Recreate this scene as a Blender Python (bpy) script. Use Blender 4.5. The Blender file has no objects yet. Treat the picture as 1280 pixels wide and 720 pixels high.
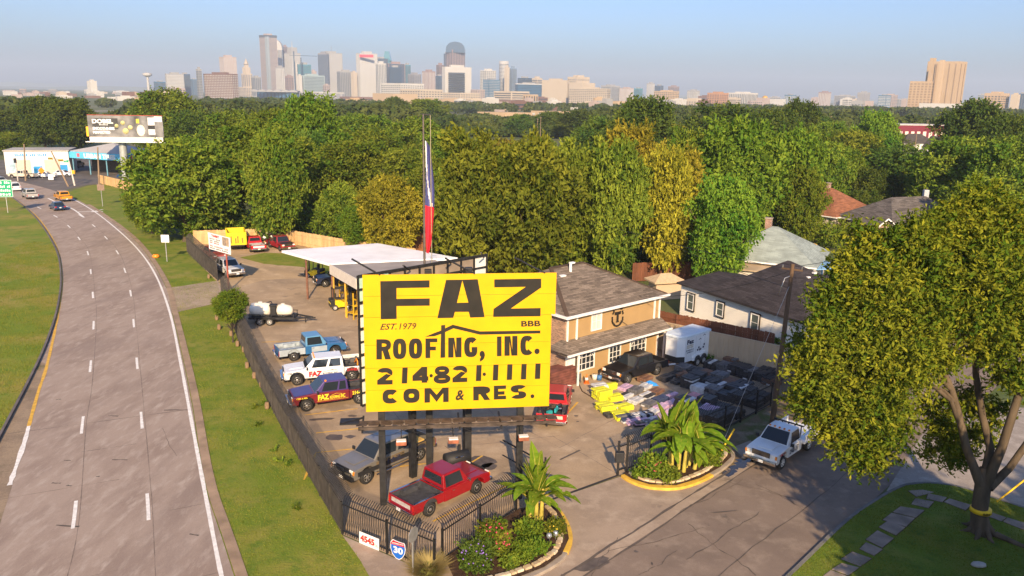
import bpy, bmesh, math, random
import numpy as np
from mathutils import Vector, Matrix

RND = random.Random(11)
NP = np.random.default_rng(5)
S = bpy.context.scene
COL = S.collection

# ------------------------------------------------------------------ camera
CAM_H, FOC, CX, CY = 21.0, 1000.0, 640.0, 360.0      # height (m), focal length in pixels of a 1280x720 frame
PITCH, ROLL = math.atan((CY - 119.0) / FOC), math.radians(1.0)
_F = Vector((0, math.cos(PITCH), -math.sin(PITCH)))
_U0 = Vector((0, math.sin(PITCH), math.cos(PITCH)))
_R = Vector((1, 0, 0)) * math.cos(ROLL) + _U0 * math.sin(ROLL)
_U = -Vector((1, 0, 0)) * math.sin(ROLL) + _U0 * math.cos(ROLL)
cd = bpy.data.cameras.new('camera'); cam = bpy.data.objects.new('camera', cd); COL.objects.link(cam)
cd.sensor_width = 36.0; cd.lens = 36.0 * FOC / 1280.0; cd.clip_start = 0.5; cd.clip_end = 30000
cam.matrix_world = Matrix(((_R.x, _U.x, -_F.x, 0), (_R.y, _U.y, -_F.y, 0), (_R.z, _U.z, -_F.z, CAM_H), (0, 0, 0, 1)))
S.camera = cam

# ------------------------------------------------------------------ light
SUN_EL, SUN_AZ = math.radians(26.0), math.radians(175.0)   # azimuth clockwise from +Y: low sun behind the camera
W = bpy.data.worlds.new('World'); S.world = W; W.use_nodes = True
nt = W.node_tree; nt.nodes.clear()
sky = nt.nodes.new('ShaderNodeTexSky'); sky.sky_type = 'NISHITA'; sky.sun_disc = False
sky.sun_elevation = SUN_EL; sky.sun_rotation = SUN_AZ
sky.air_density = 1.0; sky.dust_density = 2.2; sky.ozone_density = 3.0; sky.altitude = 0
bg = nt.nodes.new('ShaderNodeBackground'); bg.inputs[1].default_value = 0.092
wo = nt.nodes.new('ShaderNodeOutputWorld')
tn = nt.nodes.new('ShaderNodeMix'); tn.data_type = 'RGBA'; tn.blend_type = 'MULTIPLY'; tn.inputs[0].default_value = 1; tn.inputs[7].default_value = (.74, .88, 1.15, 1)   # one even tint of the whole sky
nt.links.new(sky.outputs[0], tn.inputs[6]); nt.links.new(tn.outputs[2], bg.inputs[0]); nt.links.new(bg.outputs[0], wo.inputs[0])
sl = bpy.data.lights.new('sun', 'SUN'); sl.energy = 4.4; sl.angle = math.radians(0.6); sl.color = (1.0, 0.745, 0.46)
so = bpy.data.objects.new('sun', sl); COL.objects.link(so)
_sd = Vector((math.sin(SUN_AZ) * math.cos(SUN_EL), math.cos(SUN_AZ) * math.cos(SUN_EL), math.sin(SUN_EL)))
so.rotation_euler = _sd.to_track_quat('Z', 'Y').to_euler(); so.location = (20, -30, 60)
S.view_settings.view_transform = 'Standard'; S.view_settings.look = 'None'
S.view_settings.exposure = 0.95; S.view_settings.gamma = 1.0
S.cycles.max_bounces = 5; S.cycles.diffuse_bounces = 3; S.cycles.transparent_max_bounces = 6
S.cycles.volume_bounces = 0

# ------------------------------------------------------------------ survey: a sight line of the photograph to a place in the world
def ray(px, py): return _F + _R * ((px - CX) / FOC) - _U * ((py - CY) / FOC)
def gp(px, py, z=0.0):
    d = ray(px, py); t = (z - CAM_H) / d.z
    return Vector((d.x * t, d.y * t, z))
def at_y(px, py, Y):
    d = ray(px, py); t = Y / d.y
    return Vector((d.x * t, Y, CAM_H + d.z * t))
def on_plane(px, py, A, u):
    n = Vector((u.y, -u.x, 0)); d = ray(px, py); t = (Vector((A.x, A.y, 0)) - Vector((0, 0, 0))).dot(n) / d.dot(n)
    P = d * t; P.z += CAM_H
    return P
def proj(P):
    v = Vector(P) - Vector((0, 0, CAM_H)); z = v.dot(_F)
    return (CX + FOC * v.dot(_R) / z, CY - FOC * v.dot(_U) / z, z)

# ------------------------------------------------------------------ materials
_mats = {}
def M(name, col, rough=0.7, metal=0.0, var=0.12, scale=3.0, bump=0.0, bscale=40.0, col2=None, spec=0.4, coat=0.0, emit=None, det=4.0, stretch=None):
    if name in _mats: return _mats[name]
    m = bpy.data.materials.new(name); m.use_nodes = True; t = m.node_tree; N = t.nodes; L = t.links
    b = N['Principled BSDF']; b.inputs['Roughness'].default_value = rough; b.inputs['Metallic'].default_value = metal
    b.inputs['Specular IOR Level'].default_value = spec; b.inputs['Coat Weight'].default_value = coat
    if coat: b.inputs['Coat Roughness'].default_value = 0.092
    c1 = tuple(max(0, x * (1 - var)) for x in col) + (1,)
    c2 = (tuple(min(1, x * (1 + var)) for x in col) if col2 is None else tuple(col2)) + (1,)
    tc = N.new('ShaderNodeTexCoord'); src = tc.outputs['Object']
    if stretch:
        mp = N.new('ShaderNodeMapping'); mp.inputs['Scale'].default_value = stretch; L.new(src, mp.inputs[0]); src = mp.outputs[0]
    if var > 0 or col2 is not None:
        n = N.new('ShaderNodeTexNoise'); n.inputs['Scale'].default_value = scale; n.inputs['Detail'].default_value = det
        L.new(src, n.inputs[0])
        r = N.new('ShaderNodeValToRGB'); r.color_ramp.elements[0].position = 0.32; r.color_ramp.elements[1].position = 0.68
        r.color_ramp.elements[0].color = c1; r.color_ramp.elements[1].color = c2
        L.new(n.outputs[0], r.inputs[0]); L.new(r.outputs[0], b.inputs['Base Color'])
    else: b.inputs['Base Color'].default_value = tuple(col) + (1,)
    if bump:
        n2 = N.new('ShaderNodeTexNoise'); n2.inputs['Scale'].default_value = bscale; n2.inputs['Detail'].default_value = 3
        L.new(src, n2.inputs[0])
        bp = N.new('ShaderNodeBump'); bp.inputs['Strength'].default_value = bump; bp.inputs['Distance'].default_value = 0.02
        L.new(n2.outputs[0], bp.inputs['Height']); L.new(bp.outputs[0], b.inputs['Normal'])
    _mats[name] = m
    return m

def M_ground(name, cols, scales, rough=0.9, bump=0.3, bscale=12.0, fine=0.16, fscale=9.0, stretch=None):
    """several layers of noise patches over a base colour, plus fine speckle"""
    m = bpy.data.materials.new(name); m.use_nodes = True; t = m.node_tree; N = t.nodes; L = t.links
    b = N['Principled BSDF']; b.inputs['Roughness'].default_value = rough; b.inputs['Specular IOR Level'].default_value = 0.2
    tc = N.new('ShaderNodeTexCoord'); src = tc.outputs['Object']
    if stretch:
        mp = N.new('ShaderNodeMapping'); mp.inputs['Scale'].default_value = stretch[0]; mp.inputs['Rotation'].default_value = (0, 0, stretch[1]); L.new(src, mp.inputs[0]); src = mp.outputs[0]
    cur = None
    for i, c in enumerate(cols):
        if cur is None:
            rgb = N.new('ShaderNodeRGB'); rgb.outputs[0].default_value = tuple(c) + (1,); cur = rgb.outputs[0]; continue
        sc, lo, hi = scales[i - 1]
        n = N.new('ShaderNodeTexNoise'); n.inputs['Scale'].default_value = sc; n.inputs['Detail'].default_value = 6; n.inputs['Roughness'].default_value = 0.62
        L.new(src, n.inputs[0])
        mr = N.new('ShaderNodeMapRange'); mr.inputs['From Min'].default_value = lo; mr.inputs['From Max'].default_value = hi
        L.new(n.outputs[0], mr.inputs[0])
        mx = N.new('ShaderNodeMix'); mx.data_type = 'RGBA'; L.new(mr.outputs[0], mx.inputs[0]); L.new(cur, mx.inputs[6]); mx.inputs[7].default_value = tuple(c) + (1,)
        cur = mx.outputs[2]
    n = N.new('ShaderNodeTexNoise'); n.inputs['Scale'].default_value = fscale; n.inputs['Detail'].default_value = 8; n.inputs['Roughness'].default_value = 0.75; L.new(src, n.inputs[0])
    mr = N.new('ShaderNodeMapRange'); mr.inputs['From Min'].default_value = 0.3; mr.inputs['From Max'].default_value = 0.7; mr.inputs['To Min'].default_value = 1 - fine; mr.inputs['To Max'].default_value = 1 + fine
    L.new(n.outputs[0], mr.inputs[0])
    mx = N.new('ShaderNodeMix'); mx.data_type = 'RGBA'; mx.blend_type = 'MULTIPLY'; mx.inputs[0].default_value = 1; L.new(cur, mx.inputs[6]); L.new(mr.outputs[0], mx.inputs[7])
    L.new(mx.outputs[2], b.inputs['Base Color'])
    n2 = N.new('ShaderNodeTexNoise'); n2.inputs['Scale'].default_value = bscale; n2.inputs['Detail'].default_value = 6; L.new(src, n2.inputs[0])
    bp = N.new('ShaderNodeBump'); bp.inputs['Strength'].default_value = bump; bp.inputs['Distance'].default_value = 0.05
    L.new(n2.outputs[0], bp.inputs['Height']); L.new(bp.outputs[0], b.inputs['Normal'])
    _mats[name] = m
    return m

def M_leaf(name, a, b_, trans=0.24):
    m = bpy.data.materials.new(name); m.use_nodes = True; t = m.node_tree; N = t.nodes; L = t.links
    N.clear(); out = N.new('ShaderNodeOutputMaterial')
    at = N.new('ShaderNodeAttribute'); at.attribute_name = 'tint'
    oi = N.new('ShaderNodeObjectInfo')
    mx = N.new('ShaderNodeMix'); mx.data_type = 'RGBA'; mx.inputs[6].default_value = tuple(a) + (1,); mx.inputs[7].default_value = tuple(b_) + (1,)
    L.new(at.outputs['Fac'], mx.inputs[0])
    hs = N.new('ShaderNodeHueSaturation'); L.new(mx.outputs[2], hs.inputs['Color'])
    m1 = N.new('ShaderNodeMapRange'); m1.inputs['To Min'].default_value = 0.485; m1.inputs['To Max'].default_value = 0.515; L.new(oi.outputs['Random'], m1.inputs[0]); L.new(m1.outputs[0], hs.inputs['Hue'])
    m2 = N.new('ShaderNodeMapRange'); m2.inputs['To Min'].default_value = 0.8; m2.inputs['To Max'].default_value = 1.2; L.new(oi.outputs['Random'], m2.inputs[0]); L.new(m2.outputs[0], hs.inputs['Value'])
    d = N.new('ShaderNodeBsdfDiffuse'); tr = N.new('ShaderNodeBsdfTranslucent'); ms = N.new('ShaderNodeMixShader'); ms.inputs[0].default_value = trans
    L.new(hs.outputs[0], d.inputs[0]); L.new(hs.outputs[0], tr.inputs[0]); L.new(d.outputs[0], ms.inputs[1]); L.new(tr.outputs[0], ms.inputs[2]); L.new(ms.outputs[0], out.inputs[0])
    _mats[name] = m
    return m

def M_tiles(name, col, mortar, w, h, rough=0.9, bump=0.6, off=0.5, msize=0.02, var=0.35, coord='UV'):
    """courses of shingles or bricks: fine relief and colour on a real sloped or upright face (UV in metres)"""
    m = bpy.data.materials.new(name); m.use_nodes = True; t = m.node_tree; N = t.nodes; L = t.links
    b = N['Principled BSDF']; b.inputs['Roughness'].default_value = rough; b.inputs['Specular IOR Level'].default_value = 0.2
    tc = N.new('ShaderNodeTexCoord')
    br = N.new('ShaderNodeTexBrick'); br.inputs['Scale'].default_value = 1.0; br.inputs['Brick Width'].default_value = w; br.inputs['Row Height'].default_value = h
    br.inputs['Mortar Size'].default_value = msize; br.offset = off
    br.inputs['Color1'].default_value = tuple(x * (1 - var) for x in col) + (1,); br.inputs['Color2'].default_value = tuple(x * (1 + var) for x in col) + (1,)
    br.inputs['Mortar'].default_value = tuple(mortar) + (1,)
    L.new(tc.outputs[coord], br.inputs[0])
    n = N.new('ShaderNodeTexNoise'); n.inputs['Scale'].default_value = 0.8; n.inputs['Detail'].default_value = 6; L.new(tc.outputs['Object'], n.inputs[0])
    mr = N.new('ShaderNodeMapRange'); mr.inputs['From Min'].default_value = 0.3; mr.inputs['From Max'].default_value = 0.7; mr.inputs['To Min'].default_value = 0.82; mr.inputs['To Max'].default_value = 1.18; L.new(n.outputs[0], mr.inputs[0])
    mx = N.new('ShaderNodeMix'); mx.data_type = 'RGBA'; mx.blend_type = 'MULTIPLY'; mx.inputs[0].default_value = 1; L.new(br.outputs[0], mx.inputs[6]); L.new(mr.outputs[0], mx.inputs[7])
    L.new(mx.outputs[2], b.inputs['Base Color'])
    bp = N.new('ShaderNodeBump'); bp.inputs['Strength'].default_value = bump; bp.inputs['Distance'].default_value = 0.02; L.new(br.outputs['Fac'], bp.inputs['Height']); bp.invert = True
    L.new(bp.outputs[0], b.inputs['Normal'])
    _mats[name] = m
    return m

# ------------------------------------------------------------------ mesh builder
class MB:
    def __init__(s): s.v = []; s.f = []; s.m = []; s.sm = []
    def add(s, vs, fs, mi=0, smooth=False):
        o = len(s.v); s.v += [tuple(v) for v in vs]
        for f in fs: s.f.append(tuple(i + o for i in f)); s.m.append(mi); s.sm.append(smooth)
        return s
    def box(s, cx, cy, cz, sx, sy, sz, rz=0.0, mi=0):
        c, n = math.cos(rz), math.sin(rz); vs = []
        for dz in (-.5, .5):
            for dx, dy in ((-.5, -.5), (.5, -.5), (.5, .5), (-.5, .5)):
                x, y = dx * sx, dy * sy; vs.append((cx + x * c - y * n, cy + x * n + y * c, cz + dz * sz))
        return s.add(vs, [(3, 2, 1, 0), (4, 5, 6, 7), (0, 1, 5, 4), (1, 2, 6, 5), (2, 3, 7, 6), (3, 0, 4, 7)], mi)
    def bar(s, a, b, w, h=None, mi=0):
        a, b = Vector(a), Vector(b); h = h or w; d = (b - a).normalized()
        up = Vector((0, 0, 1)) if abs(d.z) < 0.95 else Vector((0, 1, 0))
        x = d.cross(up).normalized() * (w / 2); y = x.cross(d).normalized() * (h / 2)
        vs = [a - x - y, a + x - y, a + x + y, a - x + y, b - x - y, b + x - y, b + x + y, b - x + y]
        return s.add(vs, [(0, 1, 2, 3), (7, 6, 5, 4), (0, 4, 5, 1), (1, 5, 6, 2), (2, 6, 7, 3), (3, 7, 4, 0)], mi)
    def tube(s, a, b, r0, r1=None, n=8, mi=0):
        a, b = Vector(a), Vector(b); r1 = r0 if r1 is None else r1; d = (b - a).normalized()
        up = Vector((0, 0, 1)) if abs(d.z) < 0.95 else Vector((0, 1, 0))
        x = d.cross(up).normalized(); y = x.cross(d).normalized(); vs = []
        for p, r in ((a, r0), (b, r1)):
            for k in range(n):
                t = 2 * math.pi * k / n; vs.append(p + x * (r * math.cos(t)) + y * (r * math.sin(t)))
        fs = [(k, (k + 1) % n, n + (k + 1) % n, n + k) for k in range(n)]
        s.add(vs, fs, mi, True)
        return s.add(vs, [tuple(range(n - 1, -1, -1)), tuple(range(n, 2 * n))], mi)
    def path(s, pts, radii, n=7, mi=0):
        """one bent tapering tube through pts"""
        pts = [Vector(p) for p in pts]; vs = []; px = None
        for i, p in enumerate(pts):
            d = (pts[min(i + 1, len(pts) - 1)] - pts[max(i - 1, 0)]).normalized()
            ref = px if px is not None else (Vector((1, 0, 0)) if abs(d.x) < .9 else Vector((0, 1, 0)))
            x = (ref - d * ref.dot(d)).normalized(); px = x; y = d.cross(x)
            for k in range(n):
                t = 2 * math.pi * k / n; vs.append(p + x * (radii[i] * math.cos(t)) + y * (radii[i] * math.sin(t)))
        fs = []
        for i in range(len(pts) - 1):
            for k in range(n): fs.append((i * n + k, i * n + (k + 1) % n, (i + 1) * n + (k + 1) % n, (i + 1) * n + k))
        fs.append(tuple(range((len(pts) - 1) * n, len(pts) * n)))
        return s.add(vs, fs, mi, True)
    def prism(s, poly, z0, z1, mi=0, bottom=True):
        n = len(poly); vs = [(p[0], p[1], z0) for p in poly] + [(p[0], p[1], z1) for p in poly]
        fs = [tuple(range(n, 2 * n))] + [(i, (i + 1) % n, n + (i + 1) % n, n + i) for i in range(n)]
        if bottom: fs.append(tuple(range(n - 1, -1, -1)))
        return s.add(vs, fs, mi)
    def extr(s, poly, vec, mi=0):
        n = len(poly); vec = Vector(vec); vs = [Vector(p) for p in poly] + [Vector(p) + vec for p in poly]
        return s.add(vs, [tuple(range(n - 1, -1, -1)), tuple(range(n, 2 * n))] + [(i, (i + 1) % n, n + (i + 1) % n, n + i) for i in range(n)], mi)
    def lathe(s, prof, axis='z', n=16, c=(0, 0, 0), mi=0, smooth=True):
        """prof: (radius, height) pairs turned about an axis through c"""
        vs = []
        for r, h in prof:
            for k in range(n):
                t = 2 * math.pi * k / n; a, b = r * math.cos(t), r * math.sin(t)
                p = (a, b, h) if axis == 'z' else ((a, h, b) if axis == 'y' else (h, a, b))
                vs.append((p[0] + c[0], p[1] + c[1], p[2] + c[2]))
        fs = []
        for i in range(len(prof) - 1):
            for k in range(n): fs.append((i * n + k, i * n + (k + 1) % n, (i + 1) * n + (k + 1) % n, (i + 1) * n + k))
        fs.append(tuple(range(n))); fs.append(tuple(range((len(prof) - 1) * n, len(prof) * n)))
        return s.add(vs, fs, mi, smooth)
    def quad(s, a, b, c, d, mi=0): return s.add([a, b, c, d], [(0, 1, 2, 3)], mi)
    def mesh(s, name, mats, inv=None, bevel=0.0, uv=False, seg=2):
        me = bpy.data.meshes.new(name)
        vs = s.v if inv is None else [tuple(inv @ Vector(v)) for v in s.v]
        me.from_pydata(vs, [], s.f)
        for m in (mats if isinstance(mats, (list, tuple)) else [mats]): me.materials.append(m)
        me.polygons.foreach_set('material_index', s.m); me.polygons.foreach_set('use_smooth', s.sm)
        bm = bmesh.new(); bm.from_mesh(me); bmesh.ops.recalc_face_normals(bm, faces=bm.faces)
        if bevel:
            es = [e for e in bm.edges if len(e.link_faces) == 2 and e.calc_face_angle(0) > 0.6]
            bmesh.ops.bevel(bm, geom=es, offset=bevel, segments=seg, affect='EDGES', profile=0.6, clamp_overlap=True)
        if uv:
            ul = bm.loops.layers.uv.new('UVMap')
            for f in bm.faces:
                nrm = f.normal; x = Vector((0, 0, 1)).cross(nrm); x = Vector((1, 0, 0)) if x.length < .01 else x.normalized(); y = nrm.cross(x)
                for l in f.loops: l[ul].uv = (l.vert.co.dot(x), l.vert.co.dot(y))
        bm.to_mesh(me); bm.free(); me.update()
        return me
    def build(s, name, mats, parent=None, kind=None, bevel=0.0, uv=False, world=False, label=None, loc=None, seg=2):
        inv = INV.get(parent.name) if (world and parent is not None) else None
        o = bpy.data.objects.new(name, s.mesh(name, mats, inv, bevel, uv, seg)); COL.objects.link(o)
        if parent is not None:
            o.parent = parent
            if parent.name in INV: INV[o.name] = INV[parent.name]
        if kind: o['kind'] = kind
        if label: o['label'] = label
        if loc is not None: o.location = loc
        return o
INV = {}
def thing(name, label, cat, loc=(0, 0, 0), rotz=0.0, group=None):
    o = bpy.data.objects.new(name, None); o.empty_display_size = 0.3; COL.objects.link(o); o.location = loc; o.rotation_euler = (0, 0, rotz)
    o['label'] = label; o['category'] = cat
    if group: o['group'] = group
    INV[o.name] = (Matrix.Translation(Vector(loc)) @ Matrix.Rotation(rotz, 4, 'Z')).inverted()
    return o
def tag(o, label, cat, group=None):
    o['label'] = label; o['category'] = cat
    if group: o['group'] = group
    return o
def child(name, me, parent, loc=(0, 0, 0), rot=(0, 0, 0), kind=None, sc=None):
    o = bpy.data.objects.new(name, me); COL.objects.link(o); o.parent = parent; o.location = loc; o.rotation_euler = rot
    if sc: o.scale = sc
    if kind: o['kind'] = kind
    return o
def struct(name, mb, mats, parent=None, **k):
    return mb.build(name, mats, parent, kind=None if parent is not None else 'structure', **k)
def copy_tree(o, parent=None):
    c = o.copy(); COL.objects.link(c)
    if parent is not None: c.parent = parent
    for ch in list(o.children): copy_tree(ch, c)
    return c

def np_mesh(name, verts, quads, mats, tint=None, tri=False):
    """large meshes straight from arrays; tint = one number per face"""
    me = bpy.data.meshes.new(name); nv, nf = len(verts), len(quads); k = quads.shape[1]
    me.vertices.add(nv); me.vertices.foreach_set('co', np.asarray(verts, np.float32).ravel())
    me.loops.add(nf * k); me.loops.foreach_set('vertex_index', np.asarray(quads, np.int32).ravel())
    me.polygons.add(nf); me.polygons.foreach_set('loop_start', np.arange(0, nf * k, k, dtype=np.int32))
    try: me.polygons.foreach_set('loop_total', np.full(nf, k, np.int32))
    except Exception: pass
    for m in (mats if isinstance(mats, (list, tuple)) else [mats]): me.materials.append(m)
    if tint is not None:
        a = me.attributes.new('tint', 'FLOAT', 'FACE'); a.data.foreach_set('value', np.asarray(tint, np.float32))
    me.update(calc_edges=True); me.validate()
    return me

_glyph = {}
def text_verts(s, bold=0.0, shear=0.0, space=1.0):
    key = (s, bold, shear, space)
    if key in _glyph: return _glyph[key]
    cu = bpy.data.curves.new('txt', 'FONT'); cu.body = s; cu.offset = bold; cu.shear = shear; cu.space_character = space; cu.resolution_u = 3; cu.fill_mode = 'BOTH'
    o = bpy.data.objects.new('txt', cu); COL.objects.link(o); bpy.context.view_layer.update()
    me = bpy.data.meshes.new_from_object(o.evaluated_get(bpy.context.evaluated_depsgraph_get()))
    vs = np.array([v.co[:2] for v in me.vertices]); fs = [tuple(p.vertices) for p in me.polygons]
    bpy.data.objects.remove(o); bpy.data.curves.remove(cu); bpy.data.meshes.remove(me)
    lo, hi = vs.min(0), vs.max(0); vs = (vs - lo) / (hi - lo)
    _glyph[key] = (vs, fs); return _glyph[key]
def text_on(mb, s, tl, tr, br, bl, bold=0.0, shear=0.0, space=1.0, mi=0):
    """flat print: the string fills the quadrilateral tl tr br bl (3D corners)"""
    tl, tr, br, bl = map(Vector, (tl, tr, br, bl))
    if s[0] == '#':   # lettering too small to read in the photograph: strokes of the same length and weight, one per character
        ks = [k for k in range(1, len(s)) if s[k] != ' ']; n = len(s) - 1; vs, fs = [], []
        for k in ks: x0, x1, y1 = (k - .9) / n, (k - .25) / n, 1 - .25 * ((k * 7) % 3 == 0); o = len(vs); vs += [(x0, .0), (x1, .0), (x1, y1), (x0, y1)]; fs.append((o, o + 1, o + 2, o + 3))
    else: vs, fs = text_verts(s, bold, shear, space)
    mb.add([(bl * (1 - x) + br * x) * (1 - y) + (tl * (1 - x) + tr * x) * y for x, y in vs], fs, mi)
# ================================================================== ground, roads, paving
def P2(*pts): return [gp(*p).to_2d() for p in pts]
def inside(x, y, poly):
    c = False; j = len(poly) - 1
    for i in range(len(poly)):
        a, b = poly[i], poly[j]
        if (a[1] > y) != (b[1] > y) and x < (b[0] - a[0]) * (y - a[1]) / (b[1] - a[1]) + a[0]: c = not c
        j = i
    return c
def np_inside(X, Y, poly):
    c = np.zeros(len(X), bool); j = len(poly) - 1
    for i in range(len(poly)):
        a, b = poly[i], poly[j]
        if a[1] != b[1]:
            k = ((a[1] > Y) != (b[1] > Y)) & (X < (b[0] - a[0]) * (Y - a[1]) / (b[1] - a[1]) + a[0]); c ^= k
        j = i
    return c
def sheet(name, poly, z, mat, parent=None, kind='structure'):
    mb = MB(); mb.add([(p[0], p[1], z) for p in poly], [tuple(range(len(poly)))])
    return mb.build(name, mat, parent, kind=kind if parent is None else None)
def smooth_line(pts, n=6):
    """Catmull-Rom through 2D points"""
    pts = [Vector(p) for p in pts]; out = []
    for i in range(len(pts) - 1):
        p0, p1, p2, p3 = pts[max(i - 1, 0)], pts[i], pts[i + 1], pts[min(i + 2, len(pts) - 1)]
        for k in range(n):
            t = k / n
            out.append(0.5 * ((2 * p1) + (p2 - p0) * t + (2 * p0 - 5 * p1 + 4 * p2 - p3) * t * t + (3 * p1 - p0 - 3 * p2 + p3) * t ** 3))
    return out + [pts[-1]]
def ribbon(mb, pts, w, z, mi=0, jit=0.0):
    pts = [Vector((p[0], p[1])) for p in pts]; vs = []
    for i, p in enumerate(pts):
        d = (pts[min(i + 1, len(pts) - 1)] - pts[max(i - 1, 0)]).normalized(); n = Vector((-d.y, d.x))
        ww = w * (1 + RND.uniform(-jit, jit)); vs += [(p.x + n.x * ww / 2, p.y + n.y * ww / 2, z), (p.x - n.x * ww / 2, p.y - n.y * ww / 2, z)]
    mb.add(vs, [(2 * i, 2 * i + 1, 2 * i + 3, 2 * i + 2) for i in range(len(pts) - 1)], mi)
def kerb(mb, pts, w, z0, z1, mi=0, side=0.0):
    """a raised edge of section w x (z1-z0) swept along a line"""
    pts = [Vector((p[0], p[1])) for p in pts]; vs = []
    for i, p in enumerate(pts):
        d = (pts[min(i + 1, len(pts) - 1)] - pts[max(i - 1, 0)]).normalized(); n = Vector((-d.y, d.x))
        a, b = p + n * (w / 2 + side), p - n * (w / 2 - side)
        vs += [(a.x, a.y, z0), (a.x, a.y, z1), (b.x, b.y, z1), (b.x, b.y, z0)]
    fs = []
    for i in range(len(pts) - 1):
        for k in range(3): fs.append((4 * i + k, 4 * i + k + 1, 4 * i + 5 + k, 4 * i + 4 + k))
    fs += [(0, 1, 2, 3), tuple(4 * (len(pts) - 1) + k for k in (3, 2, 1, 0))]
    mb.add(vs, fs, mi)
def wiggle(a, b, n, amp):
    a, b = Vector(a[:2]), Vector(b[:2]); d = b - a; nrm = Vector((-d.y, d.x)).normalized(); o = 0; out = []
    for i in range(n + 1):
        o = o * .7 + RND.uniform(-amp, amp); out.append(a + d * (i / n) + nrm * o)
    return out

G_FAR = M_ground('ground_far', [(.11, .125, .045), (.18, .16, .09), (.08, .11, .03), (.27, .24, .19)], [(.02, .45, .6), (.05, .4, .6), (.011, .6, .68)], bump=0.2, bscale=1.0)
G_LAWN = M_ground('lawn', [(.135, .185, .016), (.215, .21, .036), (.095, .155, .014), (.28, .225, .07)], [(.35, .42, .62), (.9, .5, .68), (.16, .58, .72)], bump=0.9, bscale=9, fine=.3, fscale=14)
G_LAWN2 = M_ground('lawn_verge', [(.15, .20, .016), (.26, .22, .045), (.105, .175, .014), (.29, .20, .065)], [(.12, .42, .6), (.5, .5, .66), (.07, .58, .7)], bump=0.9, bscale=7, fine=.3, fscale=11)
G_SHADE = M_ground('lawn_kept', [(.12, .18, .018), (.17, .19, .03), (.075, .13, .014), (.23, .19, .06)], [(.45, .45, .62), (1.2, .5, .68), (.3, .62, .72)], bump=0.9, bscale=10, fine=.3, fscale=16)
G_HWY = M_ground('highway_concrete', [(.335, .262, .212), (.27, .205, .165), (.40, .33, .275), (.235, .18, .15)], [(.35, .44, .62), (1.3, .5, .7), (.12, .52, .7)], bump=0.25, bscale=30, fine=.12, fscale=18, stretch=((1.6, .5, 1), math.radians(-28)))
G_YARD = M_ground('yard_concrete', [(.38, .28, .18), (.28, .21, .14), (.44, .335, .225), (.16, .125, .09)], [(.22, .42, .62), (.7, .5, .68), (.32, .62, .74)], bump=0.08, bscale=22, fine=.14, fscale=9)
G_DIRT = M_ground('yard_dirt', [(.44, .315, .18), (.33, .24, .145), (.52, .385, .24), (.18, .15, .06)], [(.12, .42, .6), (.4, .5, .66), (.2, .62, .7)], bump=0.4, bscale=9, fine=.14, fscale=8)
G_STREET = M_ground('street_asphalt', [(.215, .165, .13), (.175, .135, .108), (.26, .205, .16), (.115, .094, .08)], [(.3, .42, .62), (.9, .5, .68), (.5, .64, .73)], bump=0.08, bscale=40, fine=.14, fscale=24)
G_LOT = M_ground('lot_asphalt', [(.14, .125, .115), (.10, .09, .085), (.19, .165, .15)], [(.05, .42, .6), (.2, .5, .66)], bump=0.2, bscale=8)
G_APRON = M_ground('apron_concrete', [(.35, .27, .20), (.28, .215, .16), (.41, .325, .245), (.18, .14, .11)], [(.3, .42, .62), (.8, .5, .68), (.45, .62, .72)], bump=0.06, bscale=26, fine=.12, fscale=14)
G_PALE = M_ground('side_street_concrete', [(.33, .29, .25), (.25, .215, .185), (.40, .355, .31)], [(.25, .42, .62), (.8, .5, .68)], bump=0.06, bscale=22)
G_SOIL = M_ground('mulch', [(.055, .03, .018), (.085, .05, .03), (.035, .02, .012)], [(2.0, .42, .6), (5, .5, .66)], bump=1.0, bscale=18, fine=.3, fscale=20)
PAINT_W = M('road_paint_white', (.74, .71, .66), .7, var=.14, scale=4); PAINT_Y = M('road_paint_yellow', (.62, .36, .045), .7, var=.2, scale=3)
TAR = M('joint_tar', (.10, .08, .066), .85, var=.2); TAR2 = M('crack', (.19, .145, .115), .9, var=.25, scale=2)
KERB = M('kerb_concrete', (.33, .27, .21), .85, var=.18, scale=1.5, bump=.3); KERB_Y = M('kerb_yellow_paint', (.62, .38, .05), .7, var=.2, scale=2.5, bump=.2)
STAIN = M('oil_stain', (.10, .08, .065), .55, var=.3, scale=2)
WET = M('standing_water', (.03, .028, .026), .04, var=.1, spec=.5)

sheet('ground', [(-9000, -150), (9000, -150), (9000, 14000), (-9000, 14000)], -0.02, G_FAR)

# the highway: left edge and right edge as sighted, run on behind the camera
_l = P2((0, 547), (35, 480), (58, 430), (72, 385), (76, 345), (69, 310), (46, 274), (22, 252), (0, 240), (-50, 224))
_r = P2((290, 712), (255, 600), (237, 490), (217, 400), (203, 350), (170, 302), (130, 270), (97, 250), (60, 236), (20, 226))
_l = [_l[0] + (_l[0] - _l[1]) * 5] + _l; _r = [_r[0] + (_r[0] - _r[1]) * 3.5] + _r
HL, HR = smooth_line(_l), smooth_line(_r)
hwy_poly = HR + HL[::-1]
hwy = sheet('highway', hwy_poly, 0.02, G_HWY)
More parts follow.
